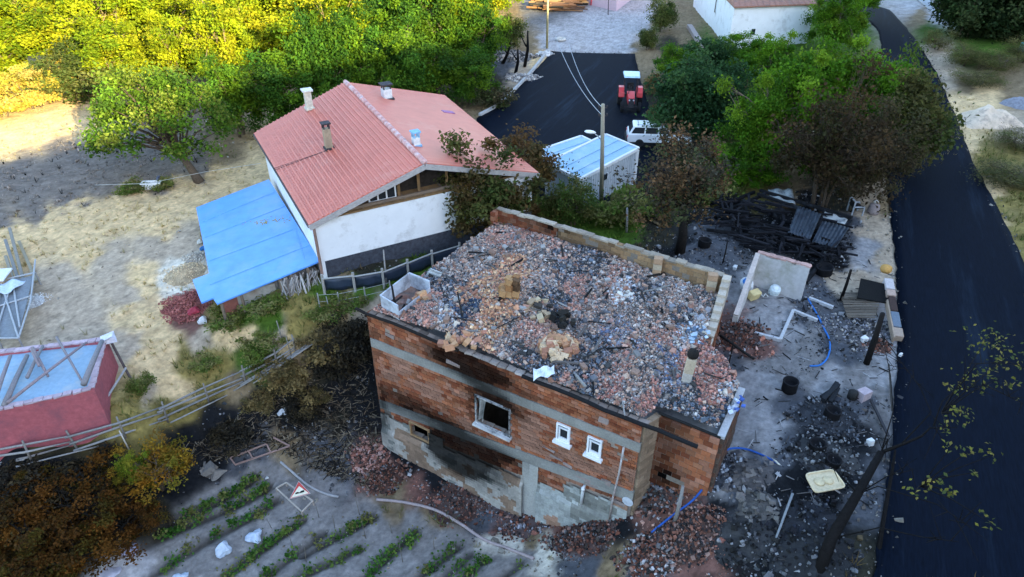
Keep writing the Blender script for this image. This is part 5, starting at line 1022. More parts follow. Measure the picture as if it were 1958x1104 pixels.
# bare foreground tree leaning over the road
def fore_tree():
    b = G(1565, 1098); t = thing('bare_tree', b, 'bare dark forked tree leaning over the road edge with a few yellow green leaves', 'tree'); mb = MB(); bk = (.010,.009,.009)
    zt_ = .3; N_ = [b-[0, 0, .2], at(1590, 1030, -1.7), at(1640, 945, -1.0), at(1685, 865, -.3)]; mb.tube(N_, [.19, .16, .13, .1], 9, bk)
    mb.tube([G(1680, 1060)-[0, 0, .1], at(1690, 990, -1.5), at(1706, 900, -.8), at(1712, 860, -.4)], [.07, .06, .045, .03], 7, bk)
    tw = []
    BR = [[(1685,865,-.3),(1725,848,0),(1765,835,.3),(1785,815,.6),(1830,818,.9)],[(1785,815,.6),(1800,770,1.0),(1830,745,1.2),(1880,735,1.4)],[(1685,865,-.3),(1700,842,-.1)],[(1640,945,-1),(1700,905,-.5),(1745,900,-.2)],
          [(1640,945,-1),(1600,900,-.5),(1545,868,-.2)],[(1590,1030,-1.7),(1680,1010,-1),(1760,1030,-.4),(1830,1040,0)],[(1685,865,-.3),(1710,790,.4),(1705,720,.8),(1690,640,1.2)],[(1725,848,0),(1780,790,.6),(1760,740,1.),(1700,660,1.4)],[(1830,745,1.2),(1870,700,1.8),(1930,690,2.2)],[(1880,735,1.4),(1958,770,1.8)],[(1640,945,-1),(1680,930,-.5),(1790,960,0),(1850,1000,.4)]]
    for B_ in BR:
        P = [at(*k) for k in B_]; P = [P[0]]+[q+RNG.normal(size=3)*.03 for q in P[1:]]; r0 = .06 if len(B_) == 5 else .022; mb.tube(P, list(np.linspace(r0, .008, len(P))), 5, bk)
        for j in range(7): q = ln(P[-2], P[-1], random.random()); e = q+RNG.normal(size=3)*.35; mb.tube([q, e], [.014, .006], 4, bk, cap=False)
    P = []; 
    for px, py, n, s in ((1885,650,70,.38),(1930,680,50,.35),(1910,720,60,.4),(1860,725,30,.25),(1825,745,18,.15),(1830,800,22,.16),(1845,790,20,.16),(1810,825,10,.1),(1820,855,12,.12),(1851,865,14,.12),(1900,870,14,.15),(1795,925,22,.18),(1750,940,14,.14),(1820,945,10,.1),(1885,995,12,.15),(1855,905,8,.1)):
        c = at(px, py, 1.2); P.append(c+RNG.normal(size=(n, 3))*[s, s, s*.5]); e = at(1800, 790, 1.0) if py < 850 else at(1760, 930, -.2); mb.tube([e, ln(e, c, .5)+[0, 0, .1], c], [.022, .016, .008], 4, bk, cap=False)
    P = np.concatenate(P); V, F, C = leafquads(P, RNG.uniform(.06, .11, len(P)), pick([(.17,.16,.03),(.10,.11,.03),(.24,.2,.05),(.07,.09,.03)], len(P))); raw_obj('leaves', V, F, C, LEAF, parent=t); build(mb, 'trunk', BARK, t, True)
fore_tree()
# grass tufts and weeds
def tufts():
    n = 90000; x = RNG.uniform(-42, 34, n); y = RNG.uniform(8, 62, n); k = RNG.random(n) < np.clip((62-y)/45+.25, 0, 1); x, y = x[k], y[k]; z = gz(x, y); px, py = pix(x, y, z); k = (px > -60) & (px < 2020) & (py > -20) & (py < 1140)
    x, y, z = x[k], y[k], z[k]; col, lab = gcol(x, y, z); pr = dict(P=.05, Q=.0, E=1.2, O=1.5, S=.5, Y=.6, B=.35, D=.3, W=.02, G=.03)
    p = np.array([pr.get(l, 0) for l in lab]); cl = fbm(x*1.3, y*1.3, 77); k = RNG.random(len(x)) < p*np.clip((cl-.35)*4, 0, 1.2)
    road = inpoly(*pix(x, y, z), [(1690,300),(1860,300),(1960,480),(1960,1110),(1660,1110),(1718,600)]) | inpoly(*pix(x, y, z), [(905,240),(1056,96),(1215,100),(1250,240),(1300,300),(1240,360),(900,390)])
    hz = inpoly(x, y, [(p_[0], p_[1]) for p_ in BP])
    k &= ~road & ~hz; x, y, z, lab = x[k], y[k], z[k], lab[k]; pal = dict(E=[(.08,.16,.02),(.13,.2,.03)], O=[(.17,.17,.05),(.26,.22,.08),(.10,.13,.03)], S=[(.46,.36,.17),(.38,.29,.12),(.5,.42,.22)], Y=[(.48,.36,.1)], B=[(.06,.05,.03),(.13,.09,.04)], D=[(.25,.2,.1),(.12,.13,.04)], W=[(.4,.36,.2)], G=[(.3,.26,.15)])
    V = []; C = []; m = len(x); nb = 5
    base = np.c_[x, y, z]; cb = np.zeros((m, 3))
    for l, pl in pal.items(): s = lab == l; cb[s] = pick(pl, s.sum())
    h = np.where(np.isin(lab, ['S', 'Y']), .13, .24)*RNG.uniform(.5, 1.4, m)
    for b in range(nb):
        a = RNG.uniform(0, 6.28, m); o = np.c_[np.cos(a), np.sin(a), np.zeros(m)]; q = np.c_[-np.sin(a), np.cos(a), np.zeros(m)]; st_ = base+o*.03; w = .018*RNG.uniform(.6, 1.6, (m, 1))
        V.append(np.stack([st_-q*w, st_+q*w, st_+o*h[:, None]*RNG.uniform(.3, 1, (m, 1))+[0, 0, 1]*h[:, None]], 1)); C.append(cb*RNG.uniform(.7, 1.3, (m, 1)))
    V = np.concatenate(V).reshape(-1, 3); F = np.arange(len(V)).reshape(-1, 3); tag(raw_obj('grass', V, F, np.concatenate(C), LEAF, base=(0, 0, 0)), 'dry and green grass tufts growing over the banks and verges', 'grass', kind='stuff')
tufts()
# vegetable rows
def veg():
    P = []; C = []; st = []
    for ri, (a, b) in enumerate(ROWW):
        L = np.linalg.norm(b-a); n = int(L/.16); green = [1, 1, 1, .95, .6, .7, .6, .9, .7, .3, .5, .8][ri]
        for i in range(n):
            if random.random() > green: continue
            t_ = i/n; p = ln(a, b, t_); w = fbm(np.array([p[0]*1.1]), np.array([p[1]*1.1]), 90)[0]
            if w < .33 and ri > 0: continue
            c = p+[random.gauss(0, .09), random.gauss(0, .09), 0]; c[2] = g1(c[0], c[1])+.0; m = random.randint(16, 40); s = random.uniform(.08, .17)
            P.append(c+np.abs(RNG.normal(size=(m, 3)))*[0, 0, .1]+RNG.normal(size=(m, 3))*[s, s, .015]); C.append(pick([(.05,.14,.02),(.08,.18,.03),(.13,.2,.04),(.2,.2,.06)], 1)*RNG.uniform(.6, 1.3, (m, 1)))
    P = np.concatenate(P); V, F, C = leafquads(P, RNG.uniform(.06, .14, len(P)), np.concatenate(C), elong=1.1); tag(raw_obj('vegetable_plants', V, F, C, LEAF, base=(0, 0, 0)), 'low green vegetable plants growing in slanting garden rows', 'plants', kind='stuff')
veg()
# ------------------------------------------------------------------ loose debris over the ground
def debris():
    n = 150000; x = RNG.uniform(-13, 24, n); y = RNG.uniform(7, 45, n); z = gz(x, y); px, py = pix(x, y, z); k = (px > 330) & (px < 1725) & (py > 330) & (py < 1130); x, y, z = x[k], y[k], z[k]; xe = RNG.uniform(-36, -12, 30000); ye = RNG.uniform(26, 50, 30000); x = np.r_[x, xe]; y = np.r_[y, ye]; z = gz(x, y)
    col, lab = gcol(x, y, z); cl = fbm(x*1.1, y*1.1, 41); pr = dict(K=.55, A=.5, R=1., C=.16, L=.12, B=.3, G=.06, D=.12, W=.2, F=.03, P=.6)
    p = np.array([pr.get(l, 0) for l in lab])*np.clip((cl-.3)*3.5, .05, 1.6); px, py = pix(x, y, z); k = (RNG.random(len(x)) < p) & ~((px > 1700) & (py > 480)) & ~inpoly(x, y, [(q[0], q[1]) for q in BP])
    x, y, z, lab = x[k], y[k], z[k], lab[k]; pal = dict(K=[(.02,.022,.025),(.05,.055,.06),(.12,.12,.13),(.3,.3,.31),(.03,.03,.03)], A=[(.04,.042,.05),(.12,.125,.14),(.28,.28,.29),(.1,.085,.075),(.02,.02,.02)], R=[(.38,.16,.11),(.30,.13,.10),(.42,.25,.2),(.12,.08,.07),(.3,.28,.28)], C=[(.22,.22,.23),(.06,.06,.065),(.03,.03,.03),(.12,.12,.125)], L=[(.45,.46,.48),(.08,.08,.09),(.3,.2,.17)], P=[(.2,.17,.14),(.14,.12,.10),(.26,.22,.19)], B=[(.05,.04,.03),(.13,.10,.06),(.2,.19,.18)])
    cols_ = np.zeros((len(x), 3))
    for l in set(lab): m = lab == l; cols_[m] = pick(pal.get(l, [(.3,.28,.24),(.2,.17,.13)]), m.sum(), v=.35)
    sz = np.exp(RNG.normal(-3.1, .55, len(x))).clip(.02, .28); V, F, C = chunks(np.c_[x, y, z+sz*.2], sz, cols_, flat=.55)
    tag(raw_obj('debris', V, F, C, VCR, base=(0, 0, 0)), 'charred scraps, stones and brick crumbs scattered over the ground around the burnt house', 'debris', kind='stuff')
debris()
RBK = [(.19,.075,.05), (.14,.06,.042), (.25,.145,.115), (.12,.05,.035), (.05,.04,.035), (.02,.02,.02), (.18,.17,.175)]
def pile(px, py, n, r, h, cols, label, name='brick_pile', cat='bricks', smed=.16, up=0):
    c = G(px, py, up); a = RNG.uniform(0, 6.28, n); d = r*np.sqrt(RNG.random(n)); x = c[0]+d*np.cos(a); y = c[1]+d*np.sin(a)*.8; hh = h*np.clip(1-d/r, 0, 1)**.8; z = gz(x, y)+hh*RNG.uniform(.75, 1.05, n)+.02
    n = n*3 if smed < .19 else n*2; a = RNG.uniform(0, 6.28, n); d = r*1.15*RNG.random(n)**.62; x = c[0]+d*np.cos(a)*(1+.2*np.sin(a*3)); y = c[1]+d*np.sin(a)*.8; hh = h*np.clip(1-d/r, 0, 1)**.8; z = gz(x, y)+hh*RNG.uniform(.75, 1.05, n)+.02; mbz = np.exp(RNG.normal(-.45, .4, n)).clip(.25, 1.4)*smed*(.78 if smed < .19 else 1); V, F, C = chunks(np.c_[x, y, z], mbz, pick(cols, n, v=.3), flat=.7, rnd=.2)
    th_ = np.linspace(0, 6.28, 25)[:-1]; ring = []; rr = [1, .75, .5, .25, .02]
    for q in rr: ring += [(c[0]+q*r*math.cos(t_), c[1]+q*r*.8*math.sin(t_)) for t_ in th_]
    ring = np.array(ring); zz_ = gz(ring[:, 0], ring[:, 1])+np.repeat([h*(1-q)**.8*.85-.03 for q in rr], 24)+RNG.uniform(-.03, .03, len(ring))*smed*4
    Fr = [(i*24+k_, i*24+(k_+1) % 24, (i+1)*24+(k_+1) % 24, (i+1)*24+k_) for i in range(4) for k_ in range(24)]; nb = len(V)
    V = np.r_[V, np.c_[ring, zz_]]; F = [list(f) for f in F]+[[q+nb for q in f] for f in Fr]; C = np.r_[C, pick([np.mean(cols, 0)*.6], len(Fr), v=.25)]
    return tag(raw_obj(name, V, F, C, VCR), label, cat, kind='stuff')
pile(702, 880, 200, .75, .22, [(.38,.19,.15), (.28,.12,.09), (.42,.28,.25), (.15,.07,.055), (.04,.035,.035)], 'pink brick rubble pile at the lower left corner of the burnt house')
pile(735, 915, 200, .9, .25, RBK, 'dark red brick rubble beyond the garden, below the pink pile', smed=.12)
pile(1010, 985, 240, 1.5, .2, RBK+[(.3,.3,.34)], 'mixed red and grey rubble below the concrete column', smed=.12)
pile(880, 960, 160, 1.3, .18, RBK+[(.1,.1,.1)], 'thin strip of red rubble along the foot of the wall', smed=.11)
pile(1120, 1020, 260, 1.3, .3, RBK+[(.1,.08,.08)], 'dark red rubble in front of the white drain pipe', smed=.13)
pile(1265, 935, 340, 1.0, .7, RBK+[(.2,.2,.22), (.1,.1,.1)], 'tall rubble pile under the front wall of the annex', smed=.14)
pile(1310, 1030, 320, .95, .4, [(.22,.10,.07), (.15,.07,.05), (.28,.18,.15), (.06,.05,.05), (.03,.028,.03)], 'pinkish brick rubble pile in front of the annex corner', smed=.13)
pile(1240, 1065, 200, .9, .3, RBK+[(.4,.38,.38)], 'loose brick rubble at the bottom edge of the photo', smed=.15)
pile(1412, 640, 160, 1.0, .35, RBK+[(.12,.1,.1)], 'red brick rubble between the broken right wall and the yard', smed=.12)
pile(1680, 665, 60, .5, .4, RBK, 'small pinkish rubble pile beside the leaning charred beam', smed=.12)
pile(360, 585, 300, 1.2, .3, [(.32,.11,.10), (.38,.15,.13), (.26,.09,.08)], 'dark red brick pile beside the blue roofed shed', smed=.11)
pile(355, 525, 250, 1.1, .45, [(.66,.52,.34), (.60,.47,.31)], 'cream coloured sand heap left of the blue roof', 'sand_heap', 'sand', .06)
pile(372, 495, 90, .6, .3, [(.55,.5,.42), (.4,.38,.34)], 'small cream heap close to the edge of the blue roof', 'sand_heap', 'sand', .09)
pile(58, 578, 160, .75, .2, [(.78,.78,.78), (.7,.7,.7)], 'white lime heap in the grey yard at the left', 'lime_heap', 'lime', .05)
pile(1425, 905, 26, 1.0, .25, [(.13,.12,.12), (.17,.155,.15)], 'grey round lumps of burnt bales near the blue hose end', 'burnt_lumps', 'debris', .22)
pile(1450, 968, 18, .7, .25, [(.15,.14,.135), (.12,.115,.11)], 'lower group of grey burnt lumps above the loose white rocks', 'burnt_lumps', 'debris', .2)
pile(1430, 1030, 60, 1.0, .2, [(.2,.2,.21), (.05,.05,.055), (.02,.02,.02), (.015,.015,.016), (.03,.03,.03)], 'pale rocks scattered among black ash at the bottom', 'rock_heap', 'rocks', .15)
pile(1560, 1060, 80, 1.3, .25, [(.04,.042,.048), (.015,.015,.018), (.03,.03,.03), (.02,.02,.02), (.14,.145,.155)], 'grey stones and black scraps beside the bare tree foot', 'rock_heap', 'rocks', .13)
pile(1540, 1000, 80, 1.2, .2, [(.035,.04,.055), (.015,.015,.018), (.02,.02,.025), (.012,.012,.012), (.14,.145,.16)], 'bluish scraps between the cream tray and the bare tree', 'rock_heap', 'rocks', .13)
pile(1575, 870, 120, 1.3, .25, [(.02,.02,.022), (.04,.04,.045), (.2,.2,.2)], 'black charred scraps around the lower drums', 'charred_scraps', 'debris', .12)
pile(1590, 800, 120, 1.2, .2, [(.02,.02,.022), (.05,.05,.055), (.12,.13,.15)], 'black charred scraps around the middle drum', 'charred_scraps', 'debris', .11)
pile(1640, 635, 200, 1.4, .35, [(.25,.25,.28), (.1,.1,.12), (.36,.33,.3), (.03,.03,.03)], 'grey mixed wreckage below the burnt mat', 'wreckage', 'debris', .12)
pile(1370, 900, 120, .9, .25, [(.03,.03,.035), (.3,.32,.36), (.06,.06,.07)], 'black scraps against the annex side wall', 'charred_scraps', 'debris', .15)
# cream sand heap beyond the road
def heapmesh(name, c, rx, ry, h, m, label, cat, seed=3):
    nr, na = 12, 40; V = []
    for i in range(nr+1):
        q = 1-i/nr
        for k in range(na):
            a = 6.283*k/na; w = 1+.15*math.sin(a*3+seed)+.08*math.sin(a*7); x = c[0]+rx*q*w*math.cos(a); y = c[1]+ry*q*w*math.sin(a); f = float(fbm(np.array([x*2.2]), np.array([y*2.2]), seed)[0])
            V.append((x, y, g1(x, y)-.05+h*(1-q**1.7)*(.7+.6*f)))
    F = [(i*na+k, i*na+(k+1) % na, (i+1)*na+(k+1) % na, (i+1)*na+k) for i in range(nr) for k in range(na)]
    return tag(raw_obj(name, V, F, None, m, True), label, cat)
heapmesh('sand_heap', G(1888, 232), 1.9, 1.7, .95, mat('cream_sand', (.68,.53,.39), var=.18, scale=3, bump=.5, c2=(.34,.27,.22), c2s=1.3), 'big pale cream sand heap beyond the road', 'sand')
# ------------------------------------------------------------------ generic small things
BKM = mat('charcoal', (.014,.014,.016), rough=.75, var=.5, scale=9); 
def one(name, label, cat, mb, m=VC, smooth=False, bevel=0, group=None): return tag(build(mb, name, m, None, smooth, bevel), label, cat, group)
def lie(name, label, cat, a, b, r, c=(.02,.02,.02), up=(.1, .1), n=7, group=None, m=VCR, square=False):
    p, q = G(*a, up=up[0]), G(*b, up=up[1]); mb = MB()
    if square: mb.beam(p, q, r*2, r*1.6, c)
    else: mb.tube([p, ln(p, q, .35)+[0, 0, .02], ln(p, q, .7)-[0, 0, .01], q], [r, r*.95, r*.9, r*.75], n, c)
    return one(name, label, cat, mb, m, not square, 0, group)
# ruined plaster washhouse in the yard
rw = thing('ruined_washhouse', G(1480, 590), 'roofless remains of a small outbuilding with pale plastered walls behind the burnt house', 'ruin')
c0 = at(1449, 486, .0); c1 = at(1548, 513, .0); zb_ = -1.75; mb = MB(); d = (c1-c0); d /= np.linalg.norm(d); n_ = np.array([-d[1], d[0], 0])
for i in range(12):
    p, q = ln(c0, c1, i/12), ln(c0, c1, (i+1)/12); h = random.uniform(-.06, .05); P = [p, q, q+n_*.22, p+n_*.22]; P = [np.array([k[0], k[1], zb_-.5]) for k in P]; k = random.uniform(.92, 1.08); mb.hexa(P+[v+[0, 0, -zb_+.5+h] for v in P], tuple(k*x for x in (.50,.49,.48)))
build(mb, 'wall', mat('stained_plaster', (.52,.50,.49), var=.1, c2=(.36,.35,.30), c2s=1.1, c2t=.55), rw)
mb = MB()
for i in range(13): p = ln(c0, c1, (i+.5)/13)+n_*.11; mb.box(p+[0, 0, .04], (.24, .22, .07), rotz(math.atan2(d[1], d[0])), sh((.48,.30,.26), .8, 1.1), jit=.02)
c2_ = at(1407, 604, -1.25); 
for i in range(9):
    p, q = ln(c0, c2_, i/9), ln(c0, c2_, (i+1)/9); mb.beam(p+[0, 0, .02], q+[0, 0, .02], .2, .08, sh((.55,.47,.42), .85, 1.05))
build(mb, 'wall_top', VCR, rw)
mb = MB(); dd_ = c2_-c0
for i in range(9):
    p, q = ln(c0, c2_, i/9), ln(c0, c2_, (i+1)/9); e_ = np.array([dd_[1], -dd_[0], 0]); e_ /= np.linalg.norm(e_); P = [p-e_*.1, q-e_*.1, q+e_*.1, p+e_*.1]; P = [np.array([k[0], k[1], zb_-.6]) for k in P]; mb.hexa(P+[v+[0, 0, t_[2]-zb_+.56] for v, t_ in zip(P, (p, q, q, p))])
build(mb, 'side_wall', mat('stained_plaster', (.5,.5,.5)), rw)
mb = MB()
for a, b in (((1516,597),(1491,653)), ((1491,653),(1410,632)), ((1516,597),(1562,616)), ((1546,573),(1592,591))): mb.beam(G(*a, up=.07), G(*b, up=.07), .12, .14, (.46,.46,.47))
build(mb, 'floor_kerb', VCR, rw)
# barrels, can, bucket
def barrel(px, py, r, h, c, label, name, cat, tilt=(0, 0), lid=None, z=None, prof=None):
    b = G(px, py) if z is None else at(px, py, z); t = thing(name, b, label, cat); R = np.array(Matrix.Rotation(tilt[0], 3, 'X'))@np.array(Matrix.Rotation(tilt[1], 3, 'Y')); mb = MB()
    mb.lathe(b, prof or [(r*.9, 0), (r, .04), (r, h*.32), (r*1.04, h*.34), (r, h*.37), (r, h*.63), (r*1.04, h*.66), (r, h*.69), (r, h-.04), (r*.93, h)], 18, c, R); build(mb, 'body', VC, t, True)
    if lid: mb = MB(); mb.lathe(b+R@np.array([0, 0, h+.003]), [(r*.6, 0), (r*.62, .02), (r*.55, .04), (.02, .045)], 14, lid, R); build(mb, 'lid', VC, t, True)
    return t
barrel(1428, 552, .27, .6, (.70,.74,.78), 'white barrel with a blue lid beside the plastered ruin', 'barrel', 'barrel', (.45, -.3), (.06,.25,.70))
barrel(1478, 562, .23, .42, (.62,.70,.72), 'pale round bucket at the foot of the plastered ruin wall', 'bucket', 'bucket', (.35, 0), (.7,.76,.78))
mb = MB(); q = G(1440, 572, .22); mb.box(q, (.5, .34, .42), rotz(.5)@np.array(Matrix.Rotation(.3, 3, 'X')), (.62,.50,.25)); t = one('jerrycan', 'pale yellow jerrycan below the barrel with blue lid', 'can', mb, VC, bevel=.06)
mb = MB(); P = [G(1452,563,.05), G(1459,570,.06), G(1463,564,.05), G(1468,569,.06)]; mb.tube(P, .03, 6, (.66,.66,.64)); one('white_scrap', 'zigzag white plastic strip between jerrycan and bucket', 'scrap', mb)
DR = [(1508,748,.27,.5,'black drum standing alone in the middle of the yard'),(1587,800,.26,.4,'black drum between the charred planks and the cream tray'),(1561,862,.26,.35,'black drum just above the cream tray'),(1590,890,.24,.3,'low black drum right of the cream tray'),(1345,472,.3,.4,'black pot by the burnt little tree'),(1574,524,.38,.4,'wide black cauldron below the charred timber')]
for x, y, r, h, l in DR: barrel(x, y, r, h, (.013,.013,.015), l, 'burnt_drum', 'drum', (random.uniform(-.1, .1), random.uniform(-.1, .1)), prof=[(r*.8, 0), (r, .06), (r, h*.9), (r*1.05, h), (r*.85, h), (r*.8, h*.6), (.02, h*.55)])
# cream tray
t = thing('cream_tray', G(1575, 935), 'cream coloured rounded tray lying on the black ash', 'tray'); C4 = [G(1534,920,.28), G(1588,911,.28), G(1613,945,.28), G(1553,956,.28)]
def rrect(C4, k, n=6, r=.16):
    O = []; 
    for i in range(4):
        p = C4[i]; a = C4[i-1]; b = C4[(i+1) % 4]; u = (a-p)/np.linalg.norm(a-p); w = (b-p)/np.linalg.norm(b-p)
        for j in range(n+1): s = j/n; O.append((p+u*r)*(1-s)**2+2*p*s*(1-s)+(p+w*r)*s*s)
    c = np.mean(C4, 0); return [c+(o-c)*k for o in O]
mb = MB(); mb.prism(rrect(C4, 1), (0, 0, .03), (.66,.53,.34)); build(mb, 'base', VC, t)
mb = MB(); o_ = rrect(C4, .985); mb.tube([p+[0, 0, .05] for p in o_]+[o_[0]+[0, 0, .05]], .03, 6, (.70,.57,.37), cap=False); build(mb, 'rim', VC, t, True)
mb = MB()
for s in ((.33, .5), (.62, .5)):
    p = ln(ln(C4[0], C4[1], s[0]), ln(C4[3], C4[2], s[0]), .5); mb.lathe(p+[0, 0, .03], [(.17, 0), (.15, .035), (.02, .05)], 14, (.66,.53,.33))
build(mb, 'pad', VC, t, True)
# hoses
def hose(pts, c, label, r=.035, ups=None):
    P = [G(a, b, (ups[i] if ups else .05)) for i, (a, b) in enumerate(pts)]; Q = []
    for i in range(len(P)-1):
        p0, p1, p2, p3 = P[max(i-1, 0)], P[i], P[i+1], P[min(i+2, len(P)-1)]
        for k in range(6): s = k/6; Q.append(.5*((2*p1)+(-p0+p2)*s+(2*p0-5*p1+4*p2-p3)*s*s+(-p0+3*p1-3*p2+p3)*s**3))
    Q.append(P[-1]); mb = MB(); mb.tube(Q, r, 7, c); return one('hose', label, 'hose', mb, VC, True)
hose([(1544,573),(1560,600),(1575,630),(1586,655),(1583,683),(1568,700),(1548,702)], (.04,.17,.48), 'blue hose curving over the pale yard floor by the plastered ruin')
hose([(1245,1022),(1285,990),(1325,960),(1348,935),(1362,905),(1385,875),(1420,862),(1455,872),(1485,888)], (.03,.10,.36), 'blue hose arching around the annex corner', ups=[.1,.1,.12,.3,.5,.35,.1,.06,.06])
lie('hose_nozzle', 'pale nozzle lying at the end of the blue hose', 'nozzle', (1478,884), (1490,893), .03, (.6,.58,.5))
hose([(720,957),(770,962),(830,976),(880,1003),(925,1033),(975,1052),(1020,1070)], (.36,.29,.28), 'thick pinkish grey pipe bordering the vegetable garden', r=.06)
P = [G(1075,996,.12), G(1120,1004,.12), G(1150,994,.15), G(1172,986,.3)]; mb = MB(); mb.tube(P, .05, 9, (.62,.64,.66)); one('ground_pipe', 'white plastic pipe bent along the foot of the brick wall', 'pipe', mb, VC, True)
hose([(537,885),(560,905),(590,930),(620,945),(648,952)], (.36,.35,.35), 'long pale pole lying above the road sign', r=.05)
# charred timber pile
tb = thing('charred_roof', G(1480, 450), 'collapsed heap of charred roof timbers in front of the scorched tree', 'collapsed roof'); mb = MB(); mbk = []
TBM = mat('charred_wood', (.010,.010,.012), rough=.7, var=.6, scale=5, c2=(.05,.057,.07), c2s=2.2, c2t=.6, bump=.6)
def tpt(px, py, h): return G(px, py+h*30, h)
BEAMS = [((1365,400),(1440,368),.2,.4),((1350,420),(1460,372),.1,.5),((1450,365),(1620,420),.5,.9),((1445,372),(1540,408),.6,.8),((1370,425),(1555,470),.3,.5),((1360,410),(1560,455),.3,.6),((1440,450),(1600,500),.3,.4),((1500,440),(1615,480),.5,.4),((1555,400),(1618,425),.8,.7),((1620,425),(1580,500),.7,.2),((1395,390),(1400,440),.5,.3),((1540,540),(1615,440),.1,.6),((1350,440),(1450,455),.2,.3)]
for a, b, h0, h1 in BEAMS:
    m2 = MB(); m2.beam(tpt(*a, h0), tpt(*b, h1), .16, .16, up=(0, .2, 1)); build(m2, 'beam', TBM, tb, bevel=.02)
for i in range(260):
    x = random.uniform(1355, 1600); y = 375+(x-1355)*.2+random.uniform(0, 85); 
    if x < 1400 and y > 440: continue
    h = random.uniform(.05, .95); p = G(x, y+h*22, h); steep = random.random() < .5; a = random.gauss(1.25, .25) if steep else random.gauss(-.35, .3); L = random.uniform(.4, 1.5); e = np.array([math.cos(a)*L, math.sin(a)*L, random.uniform(-.15, .15)]); k = random.uniform(.5, 1.6)
    mb.beam(p-e/2, p+e/2, random.uniform(.05, .13), random.uniform(.04, .1), (.013*k, .013*k, .016*k), up=(random.uniform(-.5, .5), 0, 1))
build(mb, 'timber_litter', VCR, tb)
def wavy(name, label, C4, n, m, amp=.05, cat='metal sheet', parent=None):
    mb = MB(); nn = np.cross(C4[1]-C4[0], C4[3]-C4[0]); nn /= np.linalg.norm(nn); mb.grid(lambda u, v: ln(ln(C4[0], C4[1], u), ln(C4[3], C4[2], u), v)+nn*amp*math.sin(u*n*6.283)+nn*.06*float(fbm(np.array([u*6]), np.array([v*4]), 5)[0]), n*6, 8); o = build(mb, name, m, parent, True)
    s = o.modifiers.new('thick', 'SOLIDIFY'); s.thickness = .01
    if parent is None: tag(o, label, cat)
    return o
ZN = mat('burnt_zinc', (.05,.063,.082), rough=.5, var=.5, scale=3, c2=(.025,.03,.04), c2s=2.5, c2t=.5, metal=.2); ZP = mat('pale_zinc', (.40,.42,.42), rough=.5, var=.25, c2=(.12,.13,.14), c2s=2)
wavy('corrugated_sheet', 'bluish burnt corrugated sheet on the charred timbers, left one', [tpt(1515,398,1.25), tpt(1558,414,1.3), tpt(1540,462,.95), tpt(1498,448,.95)], 7, ZN, amp=.03)
wavy('corrugated_sheet', 'bluish burnt corrugated sheet on the charred timbers, right one', [tpt(1562,427,1.15), tpt(1612,440,1.1), tpt(1590,478,.8), tpt(1545,466,.8)], 7, ZN, amp=.03)
wavy('pale_sheet', 'pale crumpled sheet strip at the rear right of the charred timbers', [tpt(1570,406,.8), tpt(1615,420,.8), tpt(1608,432,.7), tpt(1566,420,.75)], 2, ZP, amp=.03)
wavy('grey_sheet', 'grey rounded sheet behind the charred timbers', [tpt(1465,362,.5), tpt(1510,362,.6), tpt(1516,392,.6), tpt(1470,380,.5)], 2, ZP, amp=.05)
wavy('zinc_sheet', 'greenish zinc sheet propped behind the grey metal box', [at(812,530,.1), at(822,513,.55), at(846,522,.5), at(835,540,.1)], 3, ZP, amp=.03)
for x, y, s, l in ((1468,450,.16,'white lump on the front edge of the charred timbers'),(1577,492,.18,'white lump at the right foot of the charred timbers'),(1404,515,.14,'white scrap beside the corner of the rear parapet'),(1650,655,.2,'upright white piece in the wreckage by the road'),(1720,683,.12,'white stone at the edge of the road'),(1662,850,.16,'small white scrap left of the fork of the bare tree'),(1509,910,.0,'')):
    if s: mb = MB(); mb.box(G(x, y, s*.5), (s*1.3, s, s*1.6), rotz(random.random()), (.66,.66,.66), jit=.03); one('white_lump', l, 'scrap', mb, VC, bevel=.02)
# posts standing in the yard
for a, b, z, r, l in (((1608,572),(1627,517),.9,.07,'slanting black burnt post by the burnt mat'),((1657,695),(1688,600),.9,.12,'thick charred beam leaning beside the fallen chimney'),((1382,502),(1391,462),.2,.035,'thin black post behind the corner of the rear parapet'),((1392,700),(1402,655),-.3,.03,'thin dark rod standing by the rubble of the annex'),((1198,445),(1199,398),-.6,.07,'grey wooden post behind the rear parapet'),((1290,1000),(1306,930),-1.7,.07,'grey timber prop standing in the rubble before the annex'),((757,604),(749,545),1.1,.05,'black charred stick standing in front of the grey metal box'),((738,548),(733,478),-.1,.045,'thin grey post behind the grey metal box')):
    p = G(*a) if a[1] != 604 else at(*a, .1); q = at(*b, z); mb = MB(); m_ = ln(p, q, .5)+[.02, 0, 0]; mb.tube([p-[0, 0, .1], m_, q], [r, r*.9, r*.7], 7, (.018,.016,.016) if 'black' in l or 'charred' in l or 'dark' in l else (.24,.23,.22)); one('post', l, 'post', mb, VCR, True)
lie('fallen_rod', 'black burnt branch lying beside the annex rubble', 'branch', (1374,655), (1440,690), .06, up=(.35, .1))
lie('plank', 'dark plank lying right of the drums', 'plank', (1664,770), (1697,838), .04, (.04,.04,.045), square=True)
lie('plank', 'long thin pale pole leaning in the ash at the bottom', 'plank', (1510,960), (1478,1045), .04, (.22,.24,.26), up=(.4, .05))
lie('plank', 'dark pole along the edge of the road above the bare tree', 'plank', (1698,700), (1704,790), .03, (.06,.055,.05))
for i, (a, b) in enumerate((((1575,770),(1598,738)), ((1585,775),(1600,750)), ((1568,768),(1590,755)), ((1600,745),(1570,775)))): lie('charred_plank', ['longest','second longest','left','crossing'][i]+' charred plank of the little heap above the middle drum', 'plank', a, b, .07, (.022,.024,.028), up=(.1+.05*i, .15+.04*i), square=True)
mb = MB(); mb.box(G(1648, 762, .2), (.42, .36, .36), rotz(.4), (.42,.34,.36), jit=.04); one('pinkish_box', 'broken pinkish box right of the charred planks', 'box', mb, VC)
